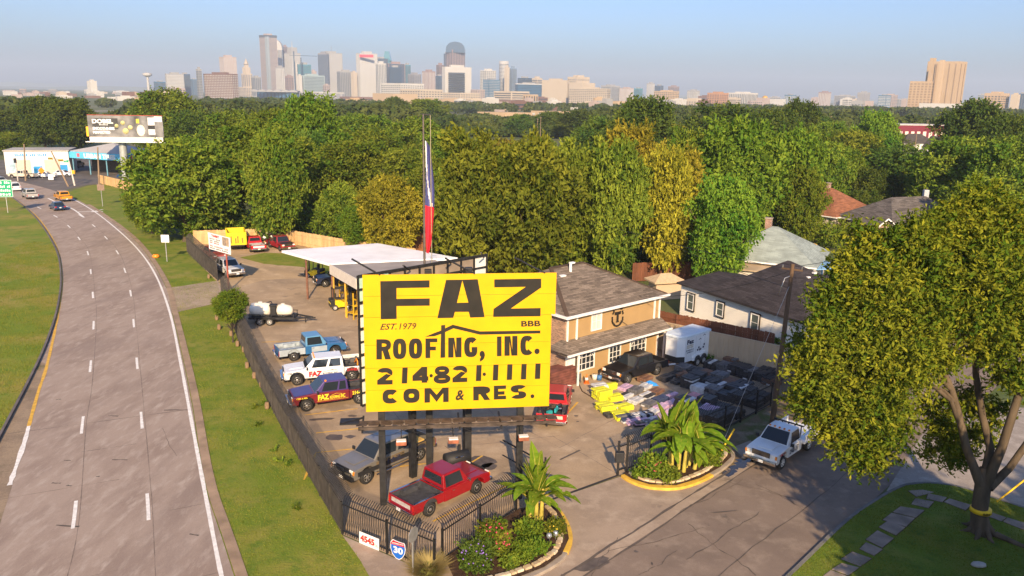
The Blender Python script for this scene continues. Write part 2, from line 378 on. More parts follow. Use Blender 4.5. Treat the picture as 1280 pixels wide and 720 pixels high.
# the verge to the left and the lawn strip to the right
verge = HL[:] + [Vector((-220, 190)), Vector((-220, 0)), Vector((-60, -40))]
sheet('verge', verge, 0.0, G_LAWN2)
strip_far = P2((97, 250), (66, 246), (110, 232), (168, 226), (180, 240), (172, 285), (232, 300), (235, 318), (270, 350))
strip_near = P2((275, 365), (298, 425), (318, 470), (352, 535), (400, 620), (428, 668), (452, 700), (466, 730))
lawn_poly = [p for p in HR if p.y < gp(97, 250).y - .1] + strip_far + strip_near + [Vector((4, 20)), Vector((11, 3))]
sheet('lawn_strip', lawn_poly, 0.004, G_LAWN)
sheet('driveway', P2((214, 392), (284, 376), (272, 351), (204, 361)), 0.016, G_APRON)
sheet('shoulder', [HL[0] + Vector((-.1, -.5)), HL[0] + Vector((4.5, -1)), gp(14, 612).to_2d(), gp(38, 530).to_2d(), gp(57, 455).to_2d(), gp(50, 452).to_2d(), gp(35, 481).to_2d(), gp(1, 547).to_2d()], 0.025,
      M_ground('gravel_shoulder', [(.30, .225, .15), (.22, .165, .115), (.12, .12, .04)], [(.5, .42, .6), (.25, .55, .68)], bump=.6, bscale=14, fine=.2))
# kerb wall along the verge
mb = MB(); kerb(mb, [p for p in HL], .16, 0.0, .2); struct('median_kerb', mb, M('median_kerb', (.13, .11, .10), .8, var=.25, scale=1))
mb = MB(); kerb(mb, [p for p in HR if p.y < 150], .5, 0.0, .045, side=-.3); struct('kerb', mb, M('edge_band', (.30, .21, .14), .9, var=.25, scale=.8))
# junction and the forecourt of the tyre shop
sheet('cross_road', P2((-90, 243), (-90, 222), (0, 226), (60, 224), (150, 218), (215, 218), (200, 226), (110, 231), (56, 243), (10, 236)), 0.012, G_LOT)
sheet('forecourt', P2((-90, 222), (-90, 196), (0, 200), (100, 198), (230, 200), (216, 218), (150, 218), (60, 224), (0, 226)), 0.006, G_LOT)

# ---- painted lines of the highway
def lane(pts): return smooth_line(P2(*pts), 8)
L1 = lane([(70, 745), (92, 655), (103, 530), (111, 480), (117, 406), (116, 368), (110, 317), (100, 300), (88, 285), (72, 272), (45, 258)])
L2 = lane([(189, 745), (186, 655), (184, 618), (177, 525), (167, 403), (163, 365), (156, 338), (147, 316), (134, 299), (119, 284), (104, 272), (84, 260)])
LW = lane([(285, 745), (275, 712), (257, 620), (240, 530), (225, 450), (212, 390), (195, 345), (175, 315), (150, 290), (120, 266), (95, 251), (78, 243)])
LY = lane([(36, 533), (48, 490), (60, 452), (74, 385), (77, 342), (69, 305), (47, 272), (24, 252)])
def at_len(pts, s):
    for i in range(len(pts) - 1):
        d = (pts[i + 1] - pts[i]).length
        if s <= d: return pts[i] + (pts[i + 1] - pts[i]) * (s / d), (pts[i + 1] - pts[i]).normalized()
        s -= d
    return None, None
def length(pts): return sum((pts[i + 1] - pts[i]).length for i in range(len(pts) - 1))
def dashes(pts, first, pitch, dl, w):
    s = first
    while s + dl < length(pts):
        seg = [at_len(pts, s + dl * k / 3)[0] for k in range(4)]
        mb = MB(); ribbon(mb, seg, w, 0.03, jit=.1); mb.build('lane_dash', PAINT_W, hwy); s += pitch
def s_at(pts, px, py):
    q = gp(px, py).to_2d(); best = (1e9, 0); s = 0
    while s < length(pts):
        p, _ = at_len(pts, s); d = (p - q).length
        if d < best[0]: best = (d, s)
        s += .25
    return best[1]
dashes(L1, s_at(L1, 94, 662) % 12.3, 12.3, 3.0, .17); dashes(L2, s_at(L2, 186, 652) % 12.3, 12.3, 3.0, .17)
mb = MB(); ribbon(mb, LW, .2, 0.03, jit=.12); mb.build('edge_line', PAINT_W, hwy)
mb = MB(); ribbon(mb, LY, .2, 0.031, jit=.25); mb.build('median_line', PAINT_Y, hwy)
mb = MB(); ribbon(mb, lane([(36, 533), (30, 555), (12, 607)]), .24, 0.032, jit=.3); mb.build('edge_line', PAINT_W, hwy)
mb = MB(); ribbon(mb, lane([(105, 272), (92, 262), (77, 256), (60, 248)]), .3, 0.032); mb.build('turn_line', PAINT_W, hwy)
mb = MB(); a = gp(95, 265).to_2d(); ribbon(mb, [a, a + Vector((2.5, 1.0)), a + Vector((3.0, 3.4))], .35, .032); ribbon(mb, [a + Vector((2.4, .6)), a + Vector((4.2, .8))], .9, .033); mb.build('turn_arrow', PAINT_W, hwy)
# ---- joints between the slabs, and cracks
for pts, off in ((L1, .25), (L2, .22)):
    mb = MB(); ln = [Vector((p.x + off, p.y)) for p in pts if p.y < 130]
    ribbon(mb, ln, .035, .024, jit=.7); mb.build('joint', TAR2, hwy)
mb = MB(); s = 3.0
def hit_left(p, n):
    best = None
    for i in range(len(HL) - 1):
        a, b = HL[i], HL[i + 1]; d = b - a; den = n.x * d.y - n.y * d.x
        if abs(den) < 1e-6: continue
        t = ((a.x - p.x) * d.y - (a.y - p.y) * d.x) / den; u = ((a.x - p.x) * n.y - (a.y - p.y) * n.x) / den
        if t > 2 and 0 <= u <= 1 and (best is None or t < best): best = t
    return best
while s < 110:
    p, d = at_len(HR, s); n = Vector((-d.y, d.x)); n = n if n.x < 0 else -n; t = hit_left(p, n) or 13
    w = wiggle(p + n * .4, p + n * min(t - .3, 15), 14, .035)
    k0, k1 = (0, 14) if RND.random() < .65 else sorted(RND.sample(range(0, 15), 2))
    if k1 - k0 >= 2: ribbon(mb, w[k0:k1 + 1], RND.choice((.015, .022, .035)), .026, jit=.7, mi=0 if RND.random() < .5 else 1)
    s += RND.choice((4.6, 4.6, 4.6, 2.2, 3.1))
for px, py, l in ((80, 576, .4), (65, 604, .5), (84, 607, .3), (70, 500, .3), (140, 575, .9), (120, 596, .2), (135, 520, .7), (205, 513, 1.6), (237, 668, .5), (70, 657, 1.2)):
    q = gp(px, py).to_2d(); ribbon(mb, wiggle(q, q + Vector((l, RND.uniform(-.1, .1))), 4, .03), .11, .027, jit=.6)
mb.build('slab_joint', [TAR, TAR2], hwy)
q0 = gp(200, 512).to_2d(); mb = MB(); ribbon(mb, wiggle(gp(205, 535).to_2d(), gp(222, 570).to_2d(), 8, .1), .04, .027, jit=.6); mb.build('crack', TAR2, hwy)

# ---- the contractor's yard
yard_poly = P2((428, 668), (543, 718), (553, 704), (645, 640), (775, 595), (838, 568), (963, 507), (1010, 482), (1010, 470), (905, 442), (830, 432), (745, 375), (640, 345), (520, 340), (430, 345), (330, 350), (281, 364))
yard = sheet('yard', yard_poly, 0.012, G_YARD)
sheet('dirt_yard', P2((282, 366), (334, 352), (432, 348), (525, 343), (700, 350), (640, 322), (520, 305), (400, 300), (300, 300), (236, 306), (238, 318), (271, 352)), 0.008, G_DIRT)
sheet('rough_grass', P2((300, 322), (330, 316), (400, 318), (420, 330), (412, 342), (392, 344), (380, 334), (330, 330)), 0.014, G_LAWN)
street_u = Vector((.69, .724)).normalized(); street_n = Vector((street_u.y, -street_u.x))
K0 = Vector((2.4, 32.0)); K1 = Vector((12.9, 32.3))
sheet('street', [K0 - street_u * 40, K0 + street_u * 95, K1 + street_u * 95, K1 - street_u * 40], 0.012, G_STREET)
apron = P2((543, 700), (645, 640), (775, 595), (840, 566), (905, 545), (965, 507), (985, 512)) + [K0 + street_u * 22.5 + street_n * -.05, K0 - street_u * 1 + street_n * -.05, K0 - street_u * 24, Vector((-16, 20)), Vector((-5, 29))]
sheet('apron', P2((545, 719), (554, 705), (645, 641), (775, 596), (842, 567), (905, 546)) + [K0 + street_u * 14, K0 - street_u * 14, Vector((-7, 26))], 0.014, G_APRON)
sheet('gutter', [K0 - street_u * 14 + street_n * -.02, K0 + street_u * 60 + street_n * -.02, K0 + street_u * 60 + street_n * .75, K0 - street_u * 14 + street_n * .75], 0.018, G_APRON)
sheet('pavement', P2((905, 546), (963, 507), (1010, 484), (1060, 455)) + [K0 + street_u * 40, K0 + street_u * 14], 0.010,
      M_ground('trodden_verge', [(.17, .12, .07), (.10, .11, .03), (.25, .19, .13)], [(.6, .45, .6), (.9, .52, .66)], bump=.6, bscale=10, fine=.25))
sheet('pavement_pad', P2((915, 560), (938, 551), (953, 562), (930, 573)), 0.03, KERB)
sheet('corner_pavement', P2((428, 669.5), (544, 719.5), (575, 722), (570, 760), (480, 760), (466, 728), (450, 700)), 0.010, G_APRON)
sheet('side_street', P2((1108, 614), (1180, 500), (1300, 512), (1450, 540), (1450, 690), (1280, 637), (1200, 611), (1150, 606)), 0.016, G_PALE)
rk = P2((1050, 660), (1090, 630), (1122, 612), (1140, 607), (1165, 606), (1200, 611), (1240, 624), (1280, 637), (1450, 692))
rk = [K1 - street_u * 30, K1 - street_u * 3] + rk
sheet('front_lawn', rk + [Vector((70, 0)), Vector((20, -10))], 0.122, G_SHADE)
mb = MB(); kerb(mb, smooth_line(rk, 4), .18, 0, .14); struct('kerb', mb, M('old_kerb', (.16, .15, .14), .85, var=.25, scale=1.2, bump=.3))
mb = MB(); kerb(mb, smooth_line(rk, 4), .42, 0, .022, side=-.3); struct('gutter_pan', mb, M('gutter_pan', (.13, .12, .11), .85, var=.25, scale=1.2))
mb = MB(); kerb(mb, [K0 + street_u * (17 + k) + street_n * -.1 for k in range(40)], .2, 0, .13); struct('kerb', mb, KERB)
# stains, cracks and standing water of yard, apron and street
def blob(mb, px, py, rx, ry, z, rot=0.0, n=14, mi=0):
    q = gp(px, py); pts = []
    for k in range(n):
        t = 2 * math.pi * k / n; r = RND.uniform(.7, 1.15); x, y = rx * r * math.cos(t), ry * r * math.sin(t)
        pts.append((q.x + x * math.cos(rot) - y * math.sin(rot), q.y + x * math.sin(rot) + y * math.cos(rot), z))
    mb.add(pts, [tuple(range(n))], mi)
mb = MB()
for a in ((418, 547, .55, .5), (438, 546, .35, .3), (403, 524, .9, .22, .2), (598, 578, 1.1, .8), (611, 583, .6, .5), (440, 520, .3, .2), (570, 460, .8, .4), (465, 402, .5, .15), (720, 520, .15, .15), (722, 527, .12, .1), (662, 500, .7, .5)):
    blob(mb, a[0], a[1], a[2], a[3], .017, a[4] if len(a) > 4 else 0)
mb.build('oil_stain', STAIN, yard)
mb = MB()
for a, b in (((640, 528), (700, 560)), ((556, 558), (650, 622)), ((600, 500), (690, 600)), ((690, 545), (775, 595)), ((395, 470), (520, 462)), ((350, 420), (560, 405)), ((560, 560), (700, 545)), ((700, 560), (790, 512)), ((480, 500), (560, 600))):
    ribbon(mb, wiggle(gp(*a), gp(*b), 12, .03), .035, .0165, jit=.6)
mb.build('joint', TAR2, yard)
mb = MB(); ribbon(mb, [gp(648, 640), gp(774, 594)], .16, .024); struct('gate_track', mb, M('gate_track', (.045, .04, .036), .6, .4))
mb = MB(); ribbon(mb, [gp(700, 575), gp(725, 563)], .14, .024); struct('drain_slot', mb, TAR)
for a, b in (((395, 541.5), (477, 533)), ((395, 566), (446, 561)), ((500, 583.5), (540, 579)), ((381, 519), (447, 511)), ((541, 652), (634, 607)), ((327, 428), (400, 425)), ((696, 532), (722, 503)), ((590, 578), (603, 570)), ((380, 600), (395, 566))):
    mb = MB(); ribbon(mb, wiggle(gp(*a), gp(*b), 8, .005), .12, .019, jit=.2); mb.build('bay_line', PAINT_Y, yard)
mb = MB()
blob(mb, 738, 708, 1.0, .38, .024, .5); blob(mb, 748, 702, .7, .35, .0245, .5)
mb2 = MB()
for k in range(14):
    q = K0 + street_u * (14.6 + k * .42) + street_n * RND.uniform(.1, .3); mb2.add([(q.x + RND.uniform(.2, .6) * math.cos(t * .9) * .9 + .0, q.y + RND.uniform(.15, .5) * math.sin(t * .9), .0225 + .0004 * k) for t in range(7)], [tuple(range(7))])
struct('puddle', mb2, WET)
for px, py, rx, ry, ro in ((905, 640, .9, .06, .2), (795, 690, .12, .1, 0), (815, 705, .06, .14, 0)):
    blob(mb, px, py, rx, ry, .025, ro)
struct('road_stain', mb, STAIN)
mb = MB()
for a, b, w in (((858, 700), (950, 640), .04), ((945, 720), (860, 655), .05), ((850, 640), (930, 600), .03), ((760, 690), (880, 660), .03), ((900, 600), (1000, 625), .03), ((800, 720), (850, 690), .03), ((770, 672), (735, 720), .03), ((700, 719), (716, 733), .04), ((945, 605), (1010, 640), .03)):
    ribbon(mb, wiggle(gp(*a), gp(*b), 16, .09), w, .026, jit=.7)
ribbon(mb, wiggle(K0 + street_u * -6 + street_n * .78, K0 + street_u * 60 + street_n * .78, 90, .04), .09, .027, jit=.6)
ribbon(mb, wiggle(K0 + street_u * -2 + street_n * .1, K0 + street_u * 15 + street_n * .1, 30, .04), .12, .0275, jit=.6)
ribbon(mb, wiggle(K0 + street_u * -12 + street_n * 5.1, K0 + street_u * 60 + street_n * 5.1, 60, .08), .05, .026, jit=.6)
struct('road_crack', mb, TAR)
# paving slabs across the front lawn, each its own stone
SLAB = M('paving_slab', (.25, .20, .165), .9, var=.25, scale=1.3, bump=.4, bscale=14)
def z4(*pts): return [gp(960 + x / 4, 540 + y / 4) for x, y in pts]
slab_px = (((660, 385), (780, 404), (737, 440), (622, 413)), ((616, 417), (732, 443), (688, 486), (572, 452)), ((598, 456), (684, 490), (638, 529), (553, 488)), ((545, 505), (626, 545), (570, 591), (488, 550)),
          ((488, 565), (571, 600), (529, 631), (456, 598)), ((420, 611), (516, 645), (460, 685), (364, 648)), ((366, 670), (452, 692), (400, 730), (318, 700)), ((312, 704), (392, 733), (340, 775), (262, 742)),
          ((735, 343), (828, 360), (800, 392), (715, 372)), ((800, 318), (893, 338), (870, 362), (790, 345)), ((700, 305), (770, 300), (830, 312), (740, 335)), ((905, 345), (1012, 378), (985, 404), (878, 362)), ((1095, 408), (1190, 440), (1165, 458), (1072, 425)), ((1195, 440), (1290, 470), (1275, 500), (1172, 460)))
mb = MB()
for k, q in enumerate(slab_px):
    pts = z4(*q); c = sum(pts, Vector()) / 4; mb.add([(c.x + (p.x - c.x) * 1.08, c.y + (p.y - c.y) * 1.08, .1265 + k * .0004) for p in pts], [(0, 1, 2, 3)])
path = struct('path', mb, G_SOIL)
for q in slab_px:
    pts = z4(*q); mb = MB(); mb.prism([(p.x, p.y) for p in pts], .1, .155 + RND.uniform(-.008, .012)); mb.build('slab', SLAB, path, bevel=.012)

# grass blades where the lawn is near enough to show them
def blades(name, poly, n, mat, hmin, hmax, z, dens=None):
    xs = [p[0] for p in poly]; ys = [p[1] for p in poly]
    X = NP.uniform(min(xs), max(xs), n * 4); Y = NP.uniform(min(ys), max(ys), n * 4)
    k = np_inside(X, Y, poly)
    pat = np.sin(X * 1.3 + np.sin(Y * .9) * 1.7) + np.sin(Y * 1.1 + X * .6) + NP.normal(0, .8, len(X))
    k &= pat > -1.2
    X, Y, pat = X[k][:n], Y[k][:n], pat[k][:n]; n = len(X)
    t = NP.uniform(0, math.pi, n); h = NP.uniform(hmin, hmax, n); w = NP.uniform(.012, .03, n)
    lx, ly = NP.normal(0, .04, n), NP.normal(0, .04, n)
    V = np.empty((n, 3, 3)); V[:, 0] = np.stack([X - np.cos(t) * w, Y - np.sin(t) * w, np.full(n, z)], 1); V[:, 1] = np.stack([X + np.cos(t) * w, Y + np.sin(t) * w, np.full(n, z)], 1); V[:, 2] = np.stack([X + lx, Y + ly, z + h], 1)
    me = np_mesh(name, V.reshape(-1, 3), np.arange(n * 3).reshape(-1, 3), mat, np.clip(.5 + .22 * pat + NP.normal(0, .15, n), 0, 1))
    o = bpy.data.objects.new(name, me); COL.objects.link(o); o['kind'] = 'stuff'; return o
BLADE = M_leaf('grass_blade', (.105, .17, .014), (.27, .25, .045), .3)
BLADE_D = M_leaf('grass_blade_deep', (.10, .165, .014), (.2, .2, .032), .3)
blades('grass', [p for p in lawn_poly if 18 < p[1] < 95] , 90000, BLADE, .03, .09, 0.0)
blades('grass', [p for p in HL if 42 < p.y < 110] + [Vector((-68, 110)), Vector((-48, 42))], 45000, BLADE, .05, .16, 0.0)
blades('grass', rk[1:-1] + [Vector((40, 37)), Vector((31, 30)), Vector((12, 28))], 60000, BLADE_D, .02, .06, .12)
# ================================================================== vehicles
GLASS = M('vehicle_glass', (.018, .024, .03), .05, var=0, spec=.6); RUBBER = M('tyre_rubber', (.022, .021, .02), .85, var=.2, scale=8)
CHROME = M('chrome', (.62, .61, .6), .18, 1.0, var=.1); STEEL = M('wheel_alloy', (.5, .49, .47), .3, .85, var=.15, scale=9); DARK = M('black_plastic', (.02, .02, .021), .6, var=.2)
LINER = M('bed_liner', (.045, .045, .05), .75, var=.3, scale=4); LAMP_W = M('headlamp_glass', (.75, .73, .68), .12, var=.1, spec=.7); LAMP_R = M('tail_lamp', (.42, .012, .01), .2, var=.1, spec=.6); LAMP_O = M('marker_lamp', (.75, .24, .02), .25, var=.1)
PLATE = M('number_plate', (.72, .72, .7), .5, var=.1, scale=20); WHEEL_W = M('white_steel_wheel', (.7, .68, .64), .45, var=.1)
def paint(name, c, metal=0.0, worn=.08): return M(name, c, .32, metal, var=worn, scale=1.6, coat=.6, spec=.5)
def lerp3(a, b, t): return tuple(a[i] + (b[i] - a[i]) * t for i in range(3))
def pane(mb, q, mx=.08, mt=.1, mbm=.08, out=.006, mi=0):
    """a glass quad set a little proud of the face q = (bottom0, bottom1, top1, top0), with margins as fractions"""
    b0, b1, t1, t0 = [Vector(p) for p in q]; n = (b1 - b0).cross(t0 - b0).normalized() * out
    f = lambda u, v: (b0 * (1 - u) + b1 * u) * (1 - v) + (t0 * (1 - u) + t1 * u) * v
    c = [f(mx, mbm), f(1 - mx, mbm), f(1 - mx, 1 - mt), f(mx, 1 - mt)]
    mb.extr([p - n * .5 for p in c], n * 1.5, mi)
_wheel = {}
def wheel_meshes(r, w, rim, style):
    key = (r, w, rim.name, style)
    if key not in _wheel:
        t = MB(); ri = r * .6
        t.lathe([(ri, -w / 2 + .02), (r * .86, -w / 2), (r * .97, -w * .36), (r, -w * .2), (r, w * .2), (r * .97, w * .36), (r * .86, w / 2), (ri, w / 2 - .02)], 'y', 20)
        k = MB(); k.lathe([(ri * .99, w * .40), (ri * .93, w * .47), (ri * .84, w * .36), (ri * .55, w * .30), (ri * .34, w * .44), (ri * .3, w * .47)], 'y', 20)
        if style == 'spoke':
            for a in range(6):
                th = a * math.pi / 3; k.bar((ri * .3 * math.cos(th), w * .42, ri * .3 * math.sin(th)), (ri * .88 * math.cos(th), w * .41, ri * .88 * math.sin(th)), ri * .26, .03)
        d = MB(); d.lathe([(ri * .98, -.02), (ri * .98, .02)], 'y', 14)
        _wheel[key] = (t.mesh('tyre', RUBBER), k.mesh('rim', rim), d.mesh('wheel_disc', DARK))
    return _wheel[key]
def add_wheel(root, x, side, y, r, w, rim, style='spoke', n=1):
    """one wheel: tyre > rim; side +1 = left of the vehicle"""
    t, k, d = wheel_meshes(r, w, rim, style)
    wh = child('wheel', d, root, (x, y * side, r), (0, 0, 0 if side > 0 else math.pi))
    child('tyre', t, wh); child('rim', k, wh)
def arch(cx, r, zb, n=9):
    """points of a wheel arch from front to rear along the sill"""
    a0 = math.asin(min(.9, max(-.9, (zb - r * .92) / r))) if False else 0
    return [(cx + r * math.cos(t), zb + r * math.sin(t)) for t in [math.pi * k / (n - 1) for k in range(n)]]

def pickup(name, label, group, loc, heading, col, cab='regular', wb=3.4, era='new', roofcol=None, lower=None, liner=LINER, rim=None, lift=0.0, load=None, bed='open', guard=False, grillem=None, simple=False, rails=True, category='pickup truck', tail_band=None, hoodcol=None, stripe=None):
    """a pickup: x forward, origin on the ground between the axles"""
    t = thing(name, label, category, (loc[0], loc[1], .0), heading, group)
    r = .39 + (.03 if lift else 0); zs = .46 + lift; zb = 1.08 + lift; zr = 1.86 + lift; W = 1.98 if era == 'new' else 1.96; hw = W / 2
    fo = 1.0; ro = 1.15; xf, xr = wb / 2, -wb / 2; ca = {'regular': 1.5, 'extended': 2.05, 'crew': 2.55}[cab]
    cow = xf - .50 if era == 'new' else xf - .55; cr = cow - ca - .35; zh = zb + (.02 if era == 'new' else -.02); nose = xf + fo - .12
    mats = [col, roofcol or col, lower or col, DARK]
    # front half of the body: bonnet, wings and cab sides in one shell
    prof = [(nose, zs), (nose + .06, zs + .1), (nose + .05, zb - .16), (nose - .04, zb - .05), (nose - .35, zb), (cow, zh + .07), (cr, zh + .05), (cr, zs)]
    prof += list(reversed(arch(xf, r + .12, zs)))
    b = MB(); b.extr([(p[0], -hw, p[1]) for p in prof], (0, W, 0))
    # wings swell outwards a little below the shoulder
    body = b.build('body', mats, t, bevel=.055 if era == 'new' else .035, seg=2)
    if hoodcol:
        h = MB(); h.add([(nose - .3, -hw + .13, zb + .012), (nose - .3, hw - .13, zb + .012), (cow + .02, hw - .1, zh + .083), (cow + .02, -hw + .1, zh + .083), (nose - .1, hw - .2, zb - .012), (nose - .1, -hw + .2, zb - .012)], [(0, 1, 2, 3), (5, 4, 1, 0)]); h.build('bonnet', hoodcol, t)
    else:
        h = MB(); h.extr([(nose - .38, -.42, zb + .004), (nose - .38, .42, zb + .004), (cow + .05, .5, zh + .072), (cow + .05, -.5, zh + .072)], (0, 0, .035)); h.build('bonnet', mats[0], t, bevel=.03)
    # cab upper
    xw, xb, tw = cow - (.72 if era == 'new' else .52), cr + .10, .17
    q = [(cow - .02, -hw + .07, zh + .03), (cow - .02, hw - .07, zh + .03), (cr + .02, hw - .07, zh + .03), (cr + .02, -hw + .07, zh + .03), (xw, -hw + tw + .07, zr), (xw, hw - tw - .07, zr), (xb, hw - tw - .07, zr), (xb, -hw + tw + .07, zr)]
    c = MB(); c.add(q, [(0, 1, 5, 4), (1, 2, 6, 5), (2, 3, 7, 6), (3, 0, 4, 7), (4, 5, 6, 7), (3, 2, 1, 0)]); c.build('cab', mats[1], t, bevel=.06, seg=3)
    g = MB(); pane(g, (q[1], q[0], q[4], q[5]), .05, .07, .1, -.012); g.build('windscreen', GLASS, t)
    g = MB(); pane(g, (q[2], q[3], q[7], q[6]), .1, .16, .3, .012); g.build('rear_window', GLASS, t)
    n_win = {'regular': 1, 'extended': 2, 'crew': 2}[cab]; cuts = {'regular': [(.22, .93)], 'extended': [(.19, .66), (.70, .93)], 'crew': [(.17, .55), (.60, .93)]}[cab]
    for sgn, (b0, b1, t1, t0) in ((1, (q[1], q[2], q[6], q[5])), (-1, (q[0], q[3], q[7], q[4]))):
        for u0, u1 in cuts:
            g = MB(); B0, B1, T0, T1 = lerp3(b0, b1, u0), lerp3(b0, b1, u1), lerp3(t0, t1, max(.06, u0 - .16) if u0 < .3 else u0), lerp3(t0, t1, u1)
            pane(g, (B0, B1, T1, T0), .02, .12, .12, .012 * sgn); g.build('side_window', GLASS, t)
        xd0, xd1 = cow - .12, cow - .12 - {'regular': 1.25, 'extended': 1.15, 'crew': 1.05}[cab]
        for a, e in ([(xd0, xd1)] if cab != 'crew' else [(xd0, xd1), (xd1 - .05, xd1 - 1.0)]):
            d = MB(); d.box((a + e) / 2, sgn * (hw + .001), (zs + .1 + zh) / 2, a - e, .022, zh - zs - .16); dr = d.build('door', mats[2] if lower else mats[0], t, bevel=.01)
            if not simple:
                d = MB(); d.box(e + .14, sgn * (hw + .018), zh - .12, .16, .03, .04); d.build('handle', CHROME if era != 'new' else DARK, dr)
        d = MB(); d.box(cow - .22, sgn * (hw + .12), zh + .16, .1, .2, .2 if era == 'new' else .14); d.bar((cow - .22, sgn * (hw - .02), zh + .06), (cow - .22, sgn * (hw + .08), zh + .12), .04); d.build('wing_mirror', DARK if era == 'new' else CHROME, t, bevel=.02)
        if stripe:
            d = MB(); d.box((nose + cr) / 2 - .05, sgn * (hw + .014), zs + .3, nose - cr - .3, .012, .26); d.build('side_stripe', stripe, t)
    # bed
    xe = xr - ro; x0 = cr - .02
    if bed == 'open':
        pr = [(x0, zs + .06), (x0, zh), (xe, zh - .01), (xe - .02, zs + .1)] + [(p[0], p[1]) for p in reversed(arch(xr, r + .11, zs + .06))][::-1][::-1]
        pr = [(x0, zs + .06), (x0, zh), (xe, zh), (xe, zs + .06)] + arch(xr, r + .11, zs + .06)[::-1]
        for sgn in (1, -1):
            d = MB(); d.extr([(p[0], sgn * hw, p[1]) for p in pr], (0, -sgn * .09, 0)); d.build('bed_side', mats[2] if lower else mats[0], t, bevel=.025)
            d = MB(); d.box((x0 + xe) / 2, sgn * (hw - .10), (zs + .24 + zh) / 2, x0 - xe - .1, .025, zh - zs - .3); d.box(xr, sgn * (hw - .24), zs + .42, .95, .26, .28); d.build('bed_lining', liner, t, bevel=.01)
        d = MB(); d.box((x0 + xe) / 2, 0, zs + .24, x0 - xe - .06, W - .2, .06); d.box(x0 - .05, 0, (zs + .24 + zh) / 2, .03, W - .2, zh - zs - .26); d.build('bed_floor', liner, t)
        d = MB(); d.box(xe + .02, 0, (zs + .12 + zh) / 2, .07, W - .06, zh - zs - .14); tg = d.build('tailgate', mats[0], t, bevel=.02)
        d = MB(); d.box(xe - .02, 0, (zs + .16 + zh) / 2 + .02, .02, W * .74, .22); d.build('tailgate_panel', tail_band or mats[0], tg)
        if rails and not simple:
            for sgn in (1, -1):
                d = MB(); d.box((x0 + xe) / 2, sgn * (hw - .05), zh + .012, x0 - xe - .1, .1, .024); d.build('bed_rail', DARK if era == 'new' else CHROME, t)
    elif bed == 'flat':
        d = MB(); d.box((x0 + xe) / 2 - .15, 0, zs + .42, x0 - xe + .25, 2.3, .14); d.build('flatbed', mats[0], t, bevel=.01)
        for sgn in (1, -1):
            d = MB(); d.box((x0 + xe) / 2 - .15, sgn * 1.1, zs + .66, x0 - xe, .06, .36); d.build('side_board', mats[0], t, bevel=.01)
            d = MB(); d.box((x0 + xe) / 2, sgn * 1.13, zs + .66, x0 - xe - .5, .012, .28); d.build('side_panel', PLATE, t)
        d = MB()
        for k in range(5): d.box(x0 - .1, -.8 + .4 * k, zs + .95, .07, .05, .9)
        d.box(x0 - .1, 0, zs + 1.4, .08, 1.9, .07); d.build('headboard', DARK, t)
    ch = MB(); ch.box(0, 0, zs - .02, wb + 1.2, .9, .22); ch.tube((xf, -.8, r), (xf, .8, r), .07, n=6); ch.tube((xr, -.8, r), (xr, .8, r), .07, n=6); ch.box(xf, 0, zs + .25, .9, 1.1, .5); ch.build('chassis', DARK, t)
    for x in (xf, xr):
        for sgn in (1, -1): add_wheel(t, x, sgn, hw - .16, r, .27, rim or STEEL, 'spoke' if era == 'new' else 'dish')
    # nose and tail
    gz = (zs + .34 + zb - .1) / 2 + .04
    d = MB(); d.box(nose + .055, 0, gz, .05, W * .56, .30); gr = d.build('grille', grillem or DARK, t, bevel=.012)
    if not simple:
        d = MB()
        for k in range(4): d.box(nose + .085, 0, gz - .11 + .074 * k, .015, W * .54, .018)
        d.build('grille_bar', CHROME if era != 'new' else (grillem or CHROME), gr)
    for sgn in (1, -1):
        d = MB(); d.box(nose + .05, sgn * W * .375, gz, .07, .30, .22 if era == 'new' else .2); d.build('headlamp', LAMP_W, t, bevel=.03)
        d = MB(); d.box(nose + .03, sgn * (hw - .07), gz - .04, .1, .12, .2); d.build('marker_lamp', LAMP_O, t, bevel=.02)
        if bed == 'open': d = MB(); d.box(xe + .01, sgn * (hw - .055), zh - .28, .08, .1, .38); d.build('tail_lamp', LAMP_R, t, bevel=.012)
    d = MB(); d.box(nose + .16, 0, zs + .1, .2, W + .02, .23); d.build('front_bumper', CHROME if not guard else DARK, t, bevel=.05)
    d = MB(); d.box(xe - .1, 0, zs + .08, .16, W - .06, .2); d.build('rear_bumper', CHROME, t, bevel=.04)
    d = MB(); d.box(nose + .27, .1 if era == 'new' else 0, zs + .1, .015, .31, .16); d.build('number_plate', PLATE, t)
    d = MB(); d.box(xe - .19, 0, zs + .13, .015, .31, .16); d.build('number_plate', PLATE, t)
    if guard:
        d = MB()
        for sgn in (1, -1): d.bar((nose + .3, sgn * .38, zs), (nose + .3, sgn * .38, zb + .08), .07); d.path([(nose + .3, sgn * .38, zs + .1), (nose + .3, sgn * .9, zs + .2), (nose + .25, sgn * .96, zb - .1), (nose + .3, sgn * .5, zb)], [.035] * 4)
        d.bar((nose + .3, -.38, zb + .04), (nose + .3, .38, zb + .04), .06); d.bar((nose + .3, -.38, gz), (nose + .3, .38, gz), .05); d.build('grille_guard', DARK, t)
    t['_d'] = 0; del t['_d']
    return t, dict(hw=hw, zs=zs, zh=zh, zr=zr, cow=cow, cr=cr, xe=xe, xf=xf, xr=xr, nose=nose, W=W, r=r)
def side_text(t, D, items, sgn, mat, name='lettering'):
    """print on the flank: (string, x0, x1, z0, z1, bold, shear); x0 is where the reader starts"""
    mb = MB(); y = sgn * (D['hw'] + .024)
    for s, x0, x1, z0, z1, bd, sh in items: text_on(mb, s, (x0, y, z1), (x1, y, z1), (x1, y, z0), (x0, y, z0), bd, sh)
    return mb.build(name, mat, t)

